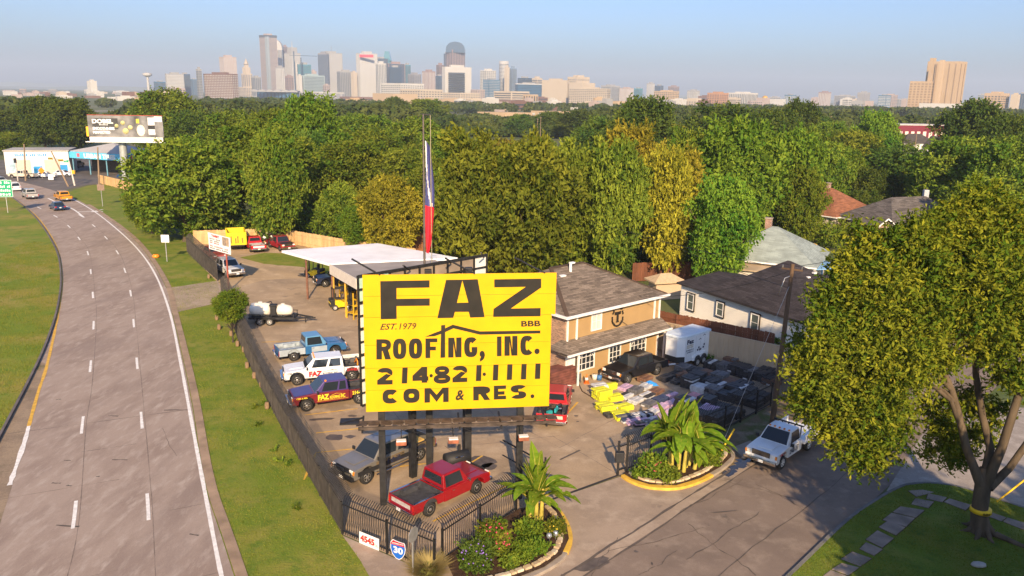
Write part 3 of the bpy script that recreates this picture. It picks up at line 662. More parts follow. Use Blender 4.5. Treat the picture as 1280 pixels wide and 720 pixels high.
def car(name, label, group, loc, heading, col, kind='saloon', cat='car'):
    t = thing(name, label, cat, (loc[0], loc[1], 0), heading, group)
    W, wb, r = 1.82, 2.75, .33; hw = W / 2; zs = .28; zb = .92 if kind == 'saloon' else 1.05; zr = 1.45 if kind == 'saloon' else 1.75; xf, xr = wb / 2, -wb / 2
    prof = [(xf + .88, zs), (xf + .92, .5), (xf + .85, zb - .22), (xf - .4, zb - .02), (xr + .1, zb + .02), (xr - .85, zb - (.02 if kind == 'saloon' else 0)), (xr - .95, .55), (xr - .9, zs)] + arch(xr, r + .08, zs)[::-1] + arch(xf, r + .08, zs)[::-1]
    b = MB(); b.extr([(p[0], -hw, p[1]) for p in prof], (0, W, 0)); b.build('body', col, t, bevel=.07)
    xa, xb, xc, xd = xf - .45, xf - 1.15, (xr + .15 if kind == 'saloon' else xr - .55), (xr - .45 if kind == 'saloon' else xr - .85)
    q = [(xa, -hw + .06, zb - .03), (xa, hw - .06, zb - .03), (xd, hw - .06, zb - .03), (xd, -hw + .06, zb - .03), (xb, -hw + .26, zr), (xb, hw - .26, zr), (xc, hw - .26, zr), (xc, -hw + .26, zr)]
    c = MB(); c.add(q, [(0, 1, 5, 4), (1, 2, 6, 5), (2, 3, 7, 6), (3, 0, 4, 7), (4, 5, 6, 7), (3, 2, 1, 0)]); c.build('cabin', col, t, bevel=.06)
    g = MB(); pane(g, (q[1], q[0], q[4], q[5]), .05, .07, .08, -.012); g.build('windscreen', GLASS, t)
    g = MB(); pane(g, (q[2], q[3], q[7], q[6]), .07, .1, .1, .012); g.build('rear_window', GLASS, t)
    for sgn, (b0, b1, t1, t0) in ((1, (q[1], q[2], q[6], q[5])), (-1, (q[0], q[3], q[7], q[4]))):
        for u0, u1 in ((.12, .47), (.51, .88)):
            g = MB(); pane(g, (lerp3(b0, b1, u0), lerp3(b0, b1, u1), lerp3(t0, t1, u1), lerp3(t0, t1, u0)), .02, .1, .1, .014 * sgn); g.build('side_window', GLASS, t)
    for x in (xf, xr):
        for sgn in (1, -1): add_wheel(t, x, sgn, hw - .12, r, .22, STEEL)
    for sgn in (1, -1):
        d = MB(); d.box(xf + .86, sgn * (hw - .25), zb - .3, .1, .35, .14); d.build('headlamp', LAMP_W, t, bevel=.02)
        d = MB(); d.box(xr - .9, sgn * (hw - .2), zb - .18, .1, .3, .18); d.build('tail_lamp', LAMP_R, t, bevel=.02)
    d = MB(); d.box(xr - .96, 0, .62, .02, .32, .16); d.build('number_plate', PLATE, t)
    d = MB(); d.box(0, 0, zs + .02, wb + 1, .9, .16); d.build('chassis', DARK, t)
    return t

def by_wheels(pf, pr, side, wb, hw=.97):
    """place a vehicle from the sighted ground contacts of its front and rear wheel on one side (side +1: its left)"""
    a, b = gp(*pf).to_2d(), gp(*pr).to_2d(); d = (a - b).normalized(); n = Vector((-d.y, d.x))
    return (a + b) / 2 - n * (side * hw), math.atan2(d.y, d.x)
def by_front(pf, head, side, wb, hw=.97):
    a = gp(*pf).to_2d(); d = Vector((math.cos(head), math.sin(head))); n = Vector((-d.y, d.x))
    return a - d * wb / 2 - n * (side * hw), head
def by_rear(pr, head, side, wb, hw=.97):
    a = gp(*pr).to_2d(); d = Vector((math.cos(head), math.sin(head))); n = Vector((-d.y, d.x))
    return a + d * wb / 2 - n * (side * hw), head
YG = 'work pickups parked in the contractor yard'; RED_T = M('red_print', (.42, .02, .02), .5, var=.08); YEL_T = M('yellow_print', (.8, .6, .03), .5, var=.05); NAVY_T = M('navy_print', (.02, .025, .06), .5, var=.05)
# silver crew cab
p, h = by_wheels((459, 606), (527, 576), 1, 3.97)
t, D = pickup('pickup_truck', 'silver crew cab pickup with black grille guard, parked inside the fence corner', YG, p, h, paint('silver_paint', (.21, .195, .17), .3), 'crew', 3.97, lift=.06, guard=True, lower=paint('tan_paint', (.20, .145, .08), .25), stripe=DARK)
side_text(t, D, [('214-821-1111', D['cr'] - .15, D['cr'] - 1.6, D['zh'] - .3, D['zh'] - .1, .02, 0), ('FAZ', D['cow'] - .9, D['cow'] - 1.9, D['zs'] + .3, D['zh'] - .12, .03, 0), ('Roofing', D['cow'] - 1.2, D['cow'] - 2.4, D['zs'] + .14, D['zs'] + .3, .02, 0)], 1, NAVY_T)
mb = MB(); mb.path([(D['cow'] - .1, 1.06, .42), (D['cr'] - .4, 1.06, .42)], [.05, .05]); mb.build('running_board', CHROME, t)
SILVER_POS = (p, h, D)
# red single cab
p, h = by_wheels((595, 619), (541, 645), -1, 3.34)
RED = paint('red_paint', (.25, .004, .008))
t, D = pickup('pickup_truck', 'red single cab pickup with a black bed liner, parked below the yellow sign', YG, p, h, RED, 'regular', 3.34, era='old', tail_band=M('tailgate_band', (.62, .58, .55), .35, .4, var=.15, scale=6))
mb = MB(); mb.box(D['cr'] - .02, 0, D['zh'] + .1, .05, 1.7, .05); mb.build('cab_guard', CHROME, t)
# maroon crew/extended cab
hm = math.atan2(*(gp(384, 515) - gp(446, 506)).to_2d().yx)
p, h = by_front((384, 515), hm, 1, 3.6)
MAROON = paint('maroon_paint', (.16, .012, .018)); PURPLE = paint('purple_paint', (.055, .03, .14))
t, D = pickup('pickup_truck', 'maroon extended cab pickup with purple roof and yellow FAZ lettering', YG, p, h, MAROON, 'extended', 3.6, roofcol=PURPLE, hoodcol=PURPLE, lift=.06)
side_text(t, D, [('FAZ', D['cow'] - .25, D['cow'] - 1.0, D['zs'] + .2, D['zh'] - .05, .05, 0), ('ROOFING', D['cow'] - 1.05, D['cow'] - 1.75, D['zs'] + .2, D['zs'] + .42, .03, 0), ('INC', D['cow'] - 1.8, D['cow'] - 2.1, D['zs'] + .2, D['zs'] + .48, .03, 0), ('COM. & RES.', D['nose'] - .2, D['nose'] - .95, D['zh'] - .2, D['zh'] - .09, .03, 0), ('214-821-1111', D['cr'] - .2, D['cr'] - 1.7, D['zh'] - .36, D['zh'] - .1, .04, 0)], 1, YEL_T)
mb = MB(); y = D['hw'] + .024
for a, b in (((D['cow'] - 1.15, D['zs'] + .45), (D['cow'] - 1.5, D['zh'] - .08)), ((D['cow'] - 1.5, D['zh'] - .08), (D['cow'] - 1.85, D['zs'] + .5)), ((D['cow'] - .2, D['zs'] + .14), (D['cr'] + .1, D['zs'] + .14))): mb.bar((a[0], y, a[1]), (b[0], y, b[1]), .035, .01)
mb.build('roof_line_emblem', YEL_T, t)
mb = MB(); mb.box(D['cow'] - .85, D['hw'] - .3, D['zr'] + .04, .12, .1, .1); mb.build('roof_lamp', LAMP_O, t)
# white crew cab with red lettering and a tool load
hm2 = math.atan2(*(gp(372, 482.5) - gp(441, 476)).to_2d().yx)
p, h = by_front((372, 482.5), hm2, 1, 3.97)
WHITE = paint('white_paint', (.74, .74, .73))
t, D = pickup('pickup_truck', 'white crew cab pickup with red FAZ lettering and tools in its bed', YG, p, h, WHITE, 'crew', 3.97, lift=.05)
side_text(t, D, [('FAZ', D['cow'] - .35, D['cow'] - 1.3, D['zs'] + .12, D['zh'] - .12, .06, 0), ('214-821-1111', D['cr'] - .2, D['cr'] - 1.7, D['zh'] - .34, D['zh'] - .1, .04, 0)], 1, RED_T)
side_text(t, D, [('ROOFING, INC.', D['cow'] - 1.35, D['cow'] - 2.45, D['zs'] + .16, D['zs'] + .36, .03, 0), ('COM. & RES.', D['nose'] - .2, D['nose'] - .95, D['zh'] - .22, D['zh'] - .1, .03, 0)], 1, NAVY_T)
mb = MB(); y = D['hw'] + .024
for a, b in (((D['cow'] - 1.35, D['zs'] + .42), (D['cow'] - 1.9, D['zh'] - .12)), ((D['cow'] - 1.9, D['zh'] - .12), (D['cow'] - 2.35, D['zs'] + .5))): mb.bar((a[0], y, a[1]), (b[0], y, b[1]), .05, .01)
mb.build('roof_line_emblem', NAVY_T, t)
mb = MB()
for k in range(5): mb.box(D['cow'] - .8, -.6 + .3 * k, D['zr'] + .03, .1, .08, .06)
mb.build('roof_lamp', LAMP_O, t)
cpx, cpy = p; ch_, sh_ = math.cos(h), math.sin(h)
def in_bed(x, y, z): return (p[0] + x * ch_ - y * sh_, p[1] + x * sh_ + y * ch_, z)
ld = thing('ladder', 'white ladder laid along the rack of the white FAZ pickup', 'ladder', in_bed(D['cr'] - 1.3, -.7, 1.42), h)
mb = MB(); mb.bar((1.5, -.2, 0), (-2.4, -.2, 0), .08, .12); mb.build('rail', M('ladder_white', (.72, .69, .6), .5), ld); mb = MB(); mb.bar((1.5, .2, 0), (-2.4, .2, 0), .08, .12); mb.build('rail', M('ladder_white', (.7, .66, .56), .5), ld)
for k in range(12): mb = MB(); mb.bar((1.35 - .32 * k, -.2, 0), (1.35 - .32 * k, .2, 0), .04); mb.build('rung', M('ladder_white', (.7, .66, .56), .5), ld)
cm = thing('compressor', 'black compressor with an orange hose standing in the bed of the white pickup', 'compressor', in_bed(D['cr'] - .75, .15, .78), h)
mb = MB(); mb.tube((-.45, 0, .25), (.35, 0, .25), .23, n=12); mb.build('tank', DARK, cm); mb = MB(); mb.box(.05, .1, .62, .3, .3, .3); mb.tube((-.25, 0, .48), (-.25, 0, .85), .1); mb.build('pump', M('pump_grey', (.14, .13, .12), .5, .4), cm); mb = MB(); mb.path([(-.3, .4, 0), (-.3, .45, .6), (-.25, .35, .8), (-.1, .3, .5)], [.05] * 4); mb.build('hose', LAMP_O, cm)
# pale blue pickup facing away from the fence
hb = math.atan2(*(gp(437, 440) - gp(348, 452)).to_2d().yx)
p, h = by_rear((368, 452), hb, -1, 3.34)
LBLUE = paint('pale_blue_paint', (.40, .46, .50), .15, .12); BLUE = paint('mid_blue_paint', (.03, .13, .30), .1, .15)
t, D = pickup('pickup_truck', 'pale blue old pickup with blue cab roof, backed up to the dark fence', YG, p, h, BLUE, 'regular', 3.34, era='old', roofcol=paint('blue_roof_paint', (.10, .26, .42), .1), lower=LBLUE, liner=M('bed_blue_grey', (.30, .34, .36), .7, var=.25, scale=3))
# red crew cab seen from behind, beyond the sign
p, h = by_rear((709, 530), math.radians(82), -1, 3.6)
t, D = pickup('pickup_truck', 'bright red pickup seen from behind, nosed towards the brick end wall', YG, p, h, paint('bright_red_paint', (.38, .008, .014)), 'extended', 3.6, tail_band=M('tailgate_wood', (.55, .47, .36), .7, var=.2, scale=5))
REAR_RED = (p, h, D)
# black pickup at the house
p, h = by_wheels((786, 480.5), (822, 469.5), 1, 3.3)
t, D = pickup('pickup_truck', 'black pickup with a faded bonnet, parked along the front of the tan building', YG, p, h, paint('black_paint', (.012, .012, .014)), 'extended', 3.3, hoodcol=paint('faded_black', (.012, .009, .009), 0, .5), rim=STEEL, roofcol=paint('faded_black_roof', (.013, .009, .008), 0, .5))
BLACK_POS = (p, h, D)
# white flatbed in the street
hs = math.atan2(-street_u.y, -street_u.x)
p, h = by_front((978, 587), hs, 1, 3.6)
t, D = pickup('flatbed_truck', 'white flatbed truck with navy FAZ lettering, parked at the kerb under the tree', None, p, h, WHITE, 'regular', 3.6, era='new', bed='flat', lift=.08, rim=WHEEL_W, category='truck')
mb = MB(); y = 1.14
text_on(mb, 'FAZ', (D['cr'] - .35, y, D['zs'] + .82), (D['cr'] - 1.5, y, D['zs'] + .82), (D['cr'] - 1.5, y, D['zs'] + .52), (D['cr'] - .35, y, D['zs'] + .52), .06); mb.build('lettering', NAVY_T, t)
side_text(t, D, [('COM. & RES.', D['nose'] - .3, D['nose'] - 1.0, D['zh'] - .2, D['zh'] - .06, .04, 0)], 1, RED_T)
side_text(t, D, [('214-821-1111', D['cow'] - .2, D['cow'] - 1.3, D['zs'] + .2, D['zs'] + .5, .04, 0)], 1, NAVY_T)
mb = MB()
for k in range(5): mb.box(D['cow'] - .75, -.6 + .3 * k, D['zr'] + .03, .12, .09, .07)
mb.build('roof_lamp', LAMP_O, t)
# old blue pickup under the canopy
p, h = by_front((407, 359.5), math.radians(205), 1, 3.3)
pickup('pickup_truck', 'dark blue old pickup standing half under the white canopy roof', YG, p, h, paint('navy_paint', (.012, .02, .05)), 'regular', 3.3, era='old', rails=False, hoodcol=paint('bonnet_blue', (.02, .06, .2)))
# the far end of the yard
p = gp(286, 343).to_2d(); pickup('pickup_truck', 'white pickup with a dark grille beside the gap in the fence by the driveway', YG, p, math.radians(-52), paint('grey_white_paint', (.55, .55, .55)), 'crew', 3.5, lift=.05)
p = gp(318, 312).to_2d(); pickup('pickup_truck', 'red pickup with an empty bed beside the yellow dump trailer', YG, p, math.radians(120), paint('far_red_paint', (.42, .01, .015)), 'regular', 3.4, era='old', tail_band=PLATE, liner=M('grey_liner', (.3, .28, .26), .8))
p = gp(351, 311).to_2d(); pickup('pickup_truck', 'old dull red pickup with dark bonnet by the tan plank fence', YG, p, math.radians(-50), paint('dull_red_paint', (.28, .02, .025), 0, .2), 'regular', 3.3, era='old', hoodcol=paint('burnt_bonnet', (.04, .025, .03), 0, .3))
p = gp(268, 322).to_2d(); car('parked_car', 'faded red car standing just behind the dark fence by the white notice board', None, p, math.radians(-50), paint('faded_red', (.26, .05, .035), 0, .25))
# traffic on the highway
TG = 'vehicles driving on the highway'
def hw_dir(px, py, back=False):
    q = gp(px, py).to_2d(); best = min(range(len(L1) - 1), key=lambda i: (L1[i] - q).length); d = (L1[best + 1] - L1[best]).normalized()
    return math.atan2(d.y, d.x)
car('car', 'dark blue car driving away on the highway behind the yellow pickup', TG, gp(72, 262).to_2d(), hw_dir(72, 262), paint('dark_blue_paint', (.01, .03, .07)))
pickup('pickup_truck', 'orange yellow pickup in the outer lane of the highway', TG, gp(79, 250.5).to_2d(), hw_dir(75, 252), paint('orange_paint', (.62, .27, .01)), 'crew', 3.6)
pickup('pickup_truck', 'silver pickup on the highway nearing the junction', TG, gp(37.5, 247.5).to_2d(), hw_dir(45, 250), paint('pale_silver_paint', (.5, .49, .46), .3), 'crew', 3.6)
car('car', 'white car with a blue rear window waiting at the junction', TG, gp(18, 238).to_2d(), hw_dir(30, 244), paint('white_car_paint', (.65, .67, .68)), 'suv')
car('car', 'grey white car cut off by the left edge, in the crossing road', TG, gp(-2, 229).to_2d(), math.radians(150), paint('grey_car_paint', (.45, .46, .47)))
PGR = 'vehicles standing in front of the tyre shop'
pickup('pickup_truck', 'long cream pickup parked across the front of the white tyre shop', PGR, gp(29, 222.5).to_2d(), math.radians(176), paint('cream_paint', (.6, .53, .42)), 'extended', 4.2, era='old', rim=WHEEL_W)
car('car', 'white saloon parked by the small white board before the tyre shop', PGR, gp(58, 222).to_2d(), math.radians(10), paint('white_saloon', (.68, .68, .7)))
car('car', 'white saloon with blue glass parked nearer the canopy of the tyre shop', PGR, gp(80, 220).to_2d(), math.radians(-5), paint('white_saloon_two', (.66, .68, .72)))
pickup('pickup_truck', 'black pickup backed in under the blue tyre shop canopy', PGR, gp(97, 209).to_2d(), math.radians(100), paint('black_paint', (.012, .012, .014)), 'crew', 3.6, tail_band=M('dark_band', (.05, .05, .06), .5))
car('car', 'cream van standing under the middle of the blue canopy', PGR, gp(124, 211).to_2d(), math.radians(95), paint('cream_van', (.6, .54, .4)), 'suv', 'van')
car('car', 'blue car behind the foot of the grey billboard pole', PGR, gp(160, 223).to_2d(), math.radians(0), paint('deep_blue_car', (.01, .05, .14)))
# ================================================================== the billboard
SA = Vector((-6.5, 37.8, 0)); su = Vector((7.1, .95, 0)).normalized(); sn = Vector((su.y, -su.x, 0)); SROT = math.atan2(su.y, su.x)
YEL = M('sign_yellow', (.68, .365, .002), .5, var=.07, scale=.9, bump=.1, bscale=2.2, spec=.25); INK = M('sign_black', (.016, .013, .008), .75, var=.35, scale=1.4)
IRON = M('dark_iron', (.028, .027, .027), .55, .3, var=.3, scale=4); RUST = M('weathered_steel', (.075, .055, .042), .8, .2, var=.5, scale=2.2); BWHITE = M('sheet_white', (.72, .70, .64), .6, var=.12, scale=1.1); MINT = M('sheet_mint', (.45, .62, .50), .6, var=.1)
sign = thing('billboard', 'tall yellow FAZ roofing billboard on dark steel posts inside the yard corner', 'billboard', SA, SROT)
rows = [5.34, 6.50, 7.66, 8.86, 10.28, 11.36, 12.44]
for i in range(6):
    mb = MB(); x1 = 8.6 if i < 4 else 8.79; mb.box((-.75 + x1) / 2, .03, (rows[i] + rows[i + 1]) / 2, x1 + .75, .05 + .004 * (i % 2), rows[i + 1] - rows[i] - .012); mb.build('sheet', YEL, sign, bevel=.004, seg=1)
def sp(px, py, off=-.012):
    """where a sight line meets the painted face, in the billboard's own axes"""
    P = on_plane(px, py, SA, su); return Vector(((P - SA).to_2d().dot(su.to_2d()), off, P.z))
def zz(x, y): return sp(430 + x / 4.414, 300 + y / 4.414)
def yy(x, y): return sp(440 + x / 4.923, 380 + y / 4.923)
def letter(polys, f, name='letter'):
    mb = MB()
    for q in polys: mb.extr([f(*p) for p in q], (0, .007, 0))
    return mb.build(name, INK, sign)
letter([((200, 227), (472, 222), (472, 262), (290, 265), (290, 325), (473, 322), (473, 362), (290, 364), (291, 435), (203, 437))], zz)
letter([((563, 220), (653, 219), (653, 223), (623, 347), (612, 396), (603, 429), (515, 431)), ((653, 219), (738, 216), (776, 425), (696, 428), (688, 396), (686, 345), (653, 223)), ((623, 347), (686, 345), (688, 396), (612, 396))], zz)
letter([((829, 217), (1088, 213), (1088, 262), (920, 378), (1085, 375), (1084, 420), (823, 424), (825, 380), (1003, 258), (829, 261))], zz)
letter([((536, 470), (558, 468), (558, 648), (532, 650))], zz)
letter([((448, 534), (500, 512), (536, 499), (536, 518), (500, 530)), ((558, 487), (600, 467), (750, 504), (1083, 499), (1083, 515), (750, 522), (604, 487), (558, 508))], zz, 'roof_emblem')
def ring(cx, cy, rx, ry, T, a0=0.0, a1=360.0, p=2.7):
    out, N_ = [], max(6, int(abs(a1 - a0) / 14)); f = lambda t, x, y: (cx + math.copysign(abs(math.cos(t)) ** (2 / p), math.cos(t)) * x, cy - math.copysign(abs(math.sin(t)) ** (2 / p), math.sin(t)) * y)
    for k in range(N_):
        t0, t1 = [math.radians(a0 + (a1 - a0) * (k + j) / N_) for j in (0, 1)]; out.append((f(t0, rx, ry), f(t1, rx, ry), f(t1, rx - T, ry - T * .92), f(t0, rx - T, ry - T * .92)))
    return out
def rect(x0, y0, x1, y1): return [((x0, y0), (x1, y0), (x1, y1), (x0, y1))]
def glyph(c, w, h, T):
    """block capitals and figures in a box w x h (y down), stroke T"""
    if c == 'I': return rect(0, 0, w, h)
    if c == 'O': return ring(w / 2, h / 2, w / 2, h / 2, T)
    if c == 'C': return ring(w / 2, h / 2, w / 2, h / 2, T, 42, 318)
    if c == 'G': return ring(w / 2, h / 2, w / 2, h / 2, T, 42, 330) + rect(w * .55, h * .5, w - T * .1, h * .5 + T * .7) + rect(w - T, h * .5 + T * .7, w - T * .1, h * .78)
    if c in 'FE': return rect(0, 0, T, h) + rect(T, 0, w, T * .8) + rect(T, h * .42, w * .88, h * .42 + T * .78) + (rect(T, h - T * .8, w, h) if c == 'E' else [])
    if c == 'N': return rect(0, 0, T, h) + rect(w - T, 0, w, h) + [((T, 0), (T * 1.15, 0), (w - T, h * .72), (w - T, h), (w - T * 1.15, h), (T, h * .28))]
    if c == 'M': return rect(0, 0, T, h) + rect(w - T, 0, w, h) + [((T, 0), (T * 1.1, 0), (w / 2, h * .48), (w / 2, h * .98), (T, h * .38)), ((w - T, 0), (w - T, h * .38), (w / 2, h * .98), (w / 2, h * .48), (w - T * 1.1, 0))]
    if c == 'R': return rect(0, 0, T, h) + ring(T + 0, h * .29, w - T, h * .29, T * .82, -90, 90) + [((w * .42, h * .58), (w * .42 + T, h * .52), (w, h), (w - T * 1.05, h))]
    if c == 'S': return ring(w / 2, h * .275, w / 2, h * .275, T * .8, 25, 270, 2.4) + ring(w / 2, h * .725, w / 2, h * .275, T * .8, 90, -155, 2.4)
    if c == '2': return ring(w / 2, h * .30, w / 2, h * .30, T * .9, 165, -28, 2.2) + [((w - T * .25, h * .44), (w - T * 1.15, h * .36), (0, h - T * .8), (T * 1.5, h - T * .8))] + rect(0, h - T * .8, w, h)
    if c == '4': return rect(w * .58, 0, w * .58 + T, h) + [((w * .58, 0), (w * .58, T * 1.6), (T * 1.2, h * .6), (0, h * .6), (0, h * .55))] + rect(0, h * .6, w * .58, h * .6 + T * .78) + rect(w * .58 + T, h * .6, w, h * .6 + T * .78)
    if c == '8': return ring(w / 2, h * .26, w * .43, h * .27, T * .8, p=2.2) + ring(w / 2, h * .73, w / 2, h * .27, T * .85, p=2.2)
def words_(s, x0, x1, yt0, yt1, yb0, yb1, bold, shear=0.0, space=1.0, f=yy):
    mb = MB()
    if len(s) == 1 and bold >= .05 and glyph(s, 1, 1, .2):
        w, h = x1 - x0, ((yb0 - yt0) + (yb1 - yt1)) / 2
        for i, q in enumerate(glyph(s, w, h, min(w * .4, 34) if h > 115 else min(w * .36, 34))): mb.extr([f(x0 + p[0], (yt0 * (1 - p[0] / w) + yt1 * p[0] / w) + p[1]) + Vector((0, .0007 * (i % 5), 0)) for p in q], (0, .006, 0))
    else: text_on(mb, s, f(x0, yt0), f(x1, yt1), f(x1, yb1), f(x0, yb0), bold, shear, space)
    return mb.build('letter' if len(s) == 1 else 'lettering', INK, sign)
for ch, x0, x1, a, b, c, d in (('R', 150, 240, 217, 216, 342, 339), ('O', 252, 334, 214, 212, 340, 337), ('O', 350, 432, 212, 211, 338, 335), ('F', 452, 525, 212, 211, 333, 331), ('N', 592, 674, 208, 205, 330, 326), ('G', 690, 774, 205, 203, 328, 325), ('I', 892, 920, 200, 199, 321, 320), ('N', 938, 1018, 198, 196, 319, 316), ('C', 1036, 1118, 196, 194, 316, 313)):
    words_(ch, x0, x1, a, b, c, d, .075)
words_(',', 785, 818, 288, 287, 356, 355, .04); words_('.', 1122, 1155, 274, 273, 309, 308, .02)
for ch, x0, x1, a, b, c, d in (('2', 155, 250, 394, 392, 497, 494), ('4', 372, 470, 388, 386, 486, 483), ('8', 502, 606, 384, 381, 492, 488), ('2', 618, 709, 381, 378, 482, 479)): words_(ch, x0, x1, a, b, c, d, .05)
for x0, x1, a, c in ((308, 341, 391, 489), (764, 796, 376, 474), (868, 900, 373, 470), (954, 986, 371, 467), (1041, 1073, 369, 464), (1127, 1159, 366, 461)): letter([((x0 + 2, a), (x1 + 2, a - 1), (x1 - 2, c - 1), (x0 - 2, c))], yy)
for x, y in ((487, 441), (814, 432)): letter([[(x + 11 * math.cos(k * .7), y + 11 * math.sin(k * .7)) for k in range(9)]], yy, 'dot')
for ch, x0, x1, a, b, c, d in (('C', 188, 287, 527, 524, 614, 610), ('O', 316, 416, 522, 518, 610, 606), ('M', 446, 595, 518, 513, 607, 602), ('R', 746, 850, 508, 504, 594, 589), ('E', 873, 948, 503, 500, 588, 585), ('S', 977, 1072, 500, 496, 585, 581), ('.', 1098, 1122, 555, 554, 580, 579)): words_(ch, x0, x1, a, b, c, d, .06)
words_('&', 637, 691, 530, 528, 593, 590, .03, .2); words_('EST.', 172, 277, 121, 119, 159, 157, .015, .35); words_('1979', 290, 396, 118, 116, 157, 154, .01, .2); words_('BBB', 1041, 1160, 104, 101, 139, 136, .03)
for x in (-.3, 1.6, 3.5, 5.4, 7.3, 8.4): mb = MB(); mb.box(x, .14, 8.9, .1, .12, 7.0); mb.build('upright', IRON, sign)
for x in (0.0, 7.15): mb = MB(); mb.box(x, .36, 6.1, .34, .3, 12.2); mb.build('post', IRON, sign, bevel=.02)
for q, ht in (((537, 588), 11.9), ((585, 582), 11.9)):
    P = gp(*q) - SA; mb = MB(); mb.box(P.to_2d().dot(su.to_2d()), P.to_2d().dot(Vector((-su.y, su.x))), 5.9, .38, .32, 11.8); mb.build('post', IRON, sign, bevel=.02)
for z in (5.9, 8.4, 11.6): mb = MB(); mb.box(3.9, .22, z, 9.3, .1, .14); mb.build('crossbeam', IRON, sign)
# catwalk under the face and its lamps
for y, z, w in ((-.95, 4.86, .1), (-.35, 4.92, .1)): mb = MB(); mb.box(3.85, y, z, 9.9, w, .17); mb.build('catwalk_beam', RUST, sign)
for k in range(17):
    mb = MB(); mb.box(-.95 + k * .6, -.65, 4.985, .52, .5, .025); mb.build('catwalk_plank', RUST, sign)
for x in (-.9, 1.6, 3.9, 6.0, 8.3): mb = MB(); mb.bar((x, .3, 5.0), (x, -1.15, 4.75), .09); mb.build('bracket', IRON, sign)
mb = MB(); mb.box(-1.55, -.3, 5.0, .95, .75, .07); mb.bar((-2.0, -.6, 5.03), (-.9, .05, 5.03), .08); mb.build('end_grating', IRON, sign)
for x in (1.0, 3.55, 7.05):
    mb = MB(); mb.bar((x, -.6, 4.85), (x, -1.5, 4.45), .05); l = mb.build('lamp_arm', IRON, sign)
    mb = MB(); mb.box(x, -1.65, 4.36, .52, .34, .2); mb.build('lamp_housing', M('lamp_housing', (.30, .10, .05), .6, var=.3, scale=3), l, bevel=.04)
    mb = MB(); mb.box(x, -1.65, 4.48, .46, .28, .05); mb.build('lamp_glass', LAMP_W, l)
for x in (-.4, 4.2, 7.7): mb = MB(); mb.tube((x + .5, .0, 12.42), (x - .9, 1.1, 13.0), .045, n=6); mb.build('davit', IRON, sign)
for x0, x1 in ((-.9, 1.2), (1.2, 3.9), (3.9, 6.4)):
    mb = MB(); mb.path([(x0 + (x1 - x0) * t, -1.02, 4.82 - .5 * 4 * t * (1 - t) * .7) for t in [k / 8 for k in range(9)]], [.012] * 9, n=4); mb.build('cable', IRON, sign)
# the second face of the V, seen from its back
RA = at_y(446.5, 345, 39.2); RB = gp(608, 318, RA.z); RA.z = 0; RBb = Vector((RB.x, RB.y, 0)); ru = (RBb - RA).normalized(); RL = (RBb - RA).length
M('sheet_shade_tan', (.27, .21, .155), .8, var=.25, scale=.8)  # white sheets coloured tan: the front face's shade is in the colour
back = thing('billboard', 'back of the second billboard face, white sheets behind a dark lattice frame', 'billboard', RA, math.atan2(ru.y, ru.x))
zt = RB.z; nx = max(6, int(RL / .95)); nz = 10
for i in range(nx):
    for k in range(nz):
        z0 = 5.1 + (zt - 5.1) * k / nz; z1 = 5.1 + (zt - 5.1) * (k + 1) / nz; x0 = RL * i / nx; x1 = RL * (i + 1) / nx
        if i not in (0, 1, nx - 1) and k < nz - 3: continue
        mb = MB(); mb.box((x0 + x1) / 2, .02, (z0 + z1) / 2, x1 - x0 - .01, .02, z1 - z0 - .01); mb.build('sheet', MINT if (k > nz - 3 and i < 2) else BWHITE if i in (0, nx - 1) else _mats['sheet_shade_tan'], back)
mb = MB(); mb.box(RL / 2, .02, (5.1 + zt) / 2 - (zt - 5.1) * .15, RL * (nx - 3) / nx - .02, .02, (zt - 5.1) * .7 - .02); mb.build('sheet', M('sheet_shade_tan', (.27, .21, .155), .8, var=.25, scale=.8), back)
for i in range(nx + 1): mb = MB(); mb.box(RL * i / nx, -.04, (5.1 + zt) / 2, .09, .08, zt - 5.05); mb.build('upright', IRON, back)
for k in range(nz + 1): mb = MB(); mb.box(RL / 2, -.10, 5.1 + (zt - 5.1) * k / nz, RL, .05, .09 if k % 2 else .13); mb.build('rail', IRON, back)
for f in (.35, .8): mb = MB(); mb.box(RL * f, -.32, zt / 2 - .2, .34, .3, zt - .6); mb.build('post', IRON, back)
for f in (.3, .62, .9): mb = MB(); mb.tube((RL * f + .5, -.2, zt - .1), (RL * f - .9, -1.5, zt + .55), .045, n=6); mb.build('davit', IRON, back)

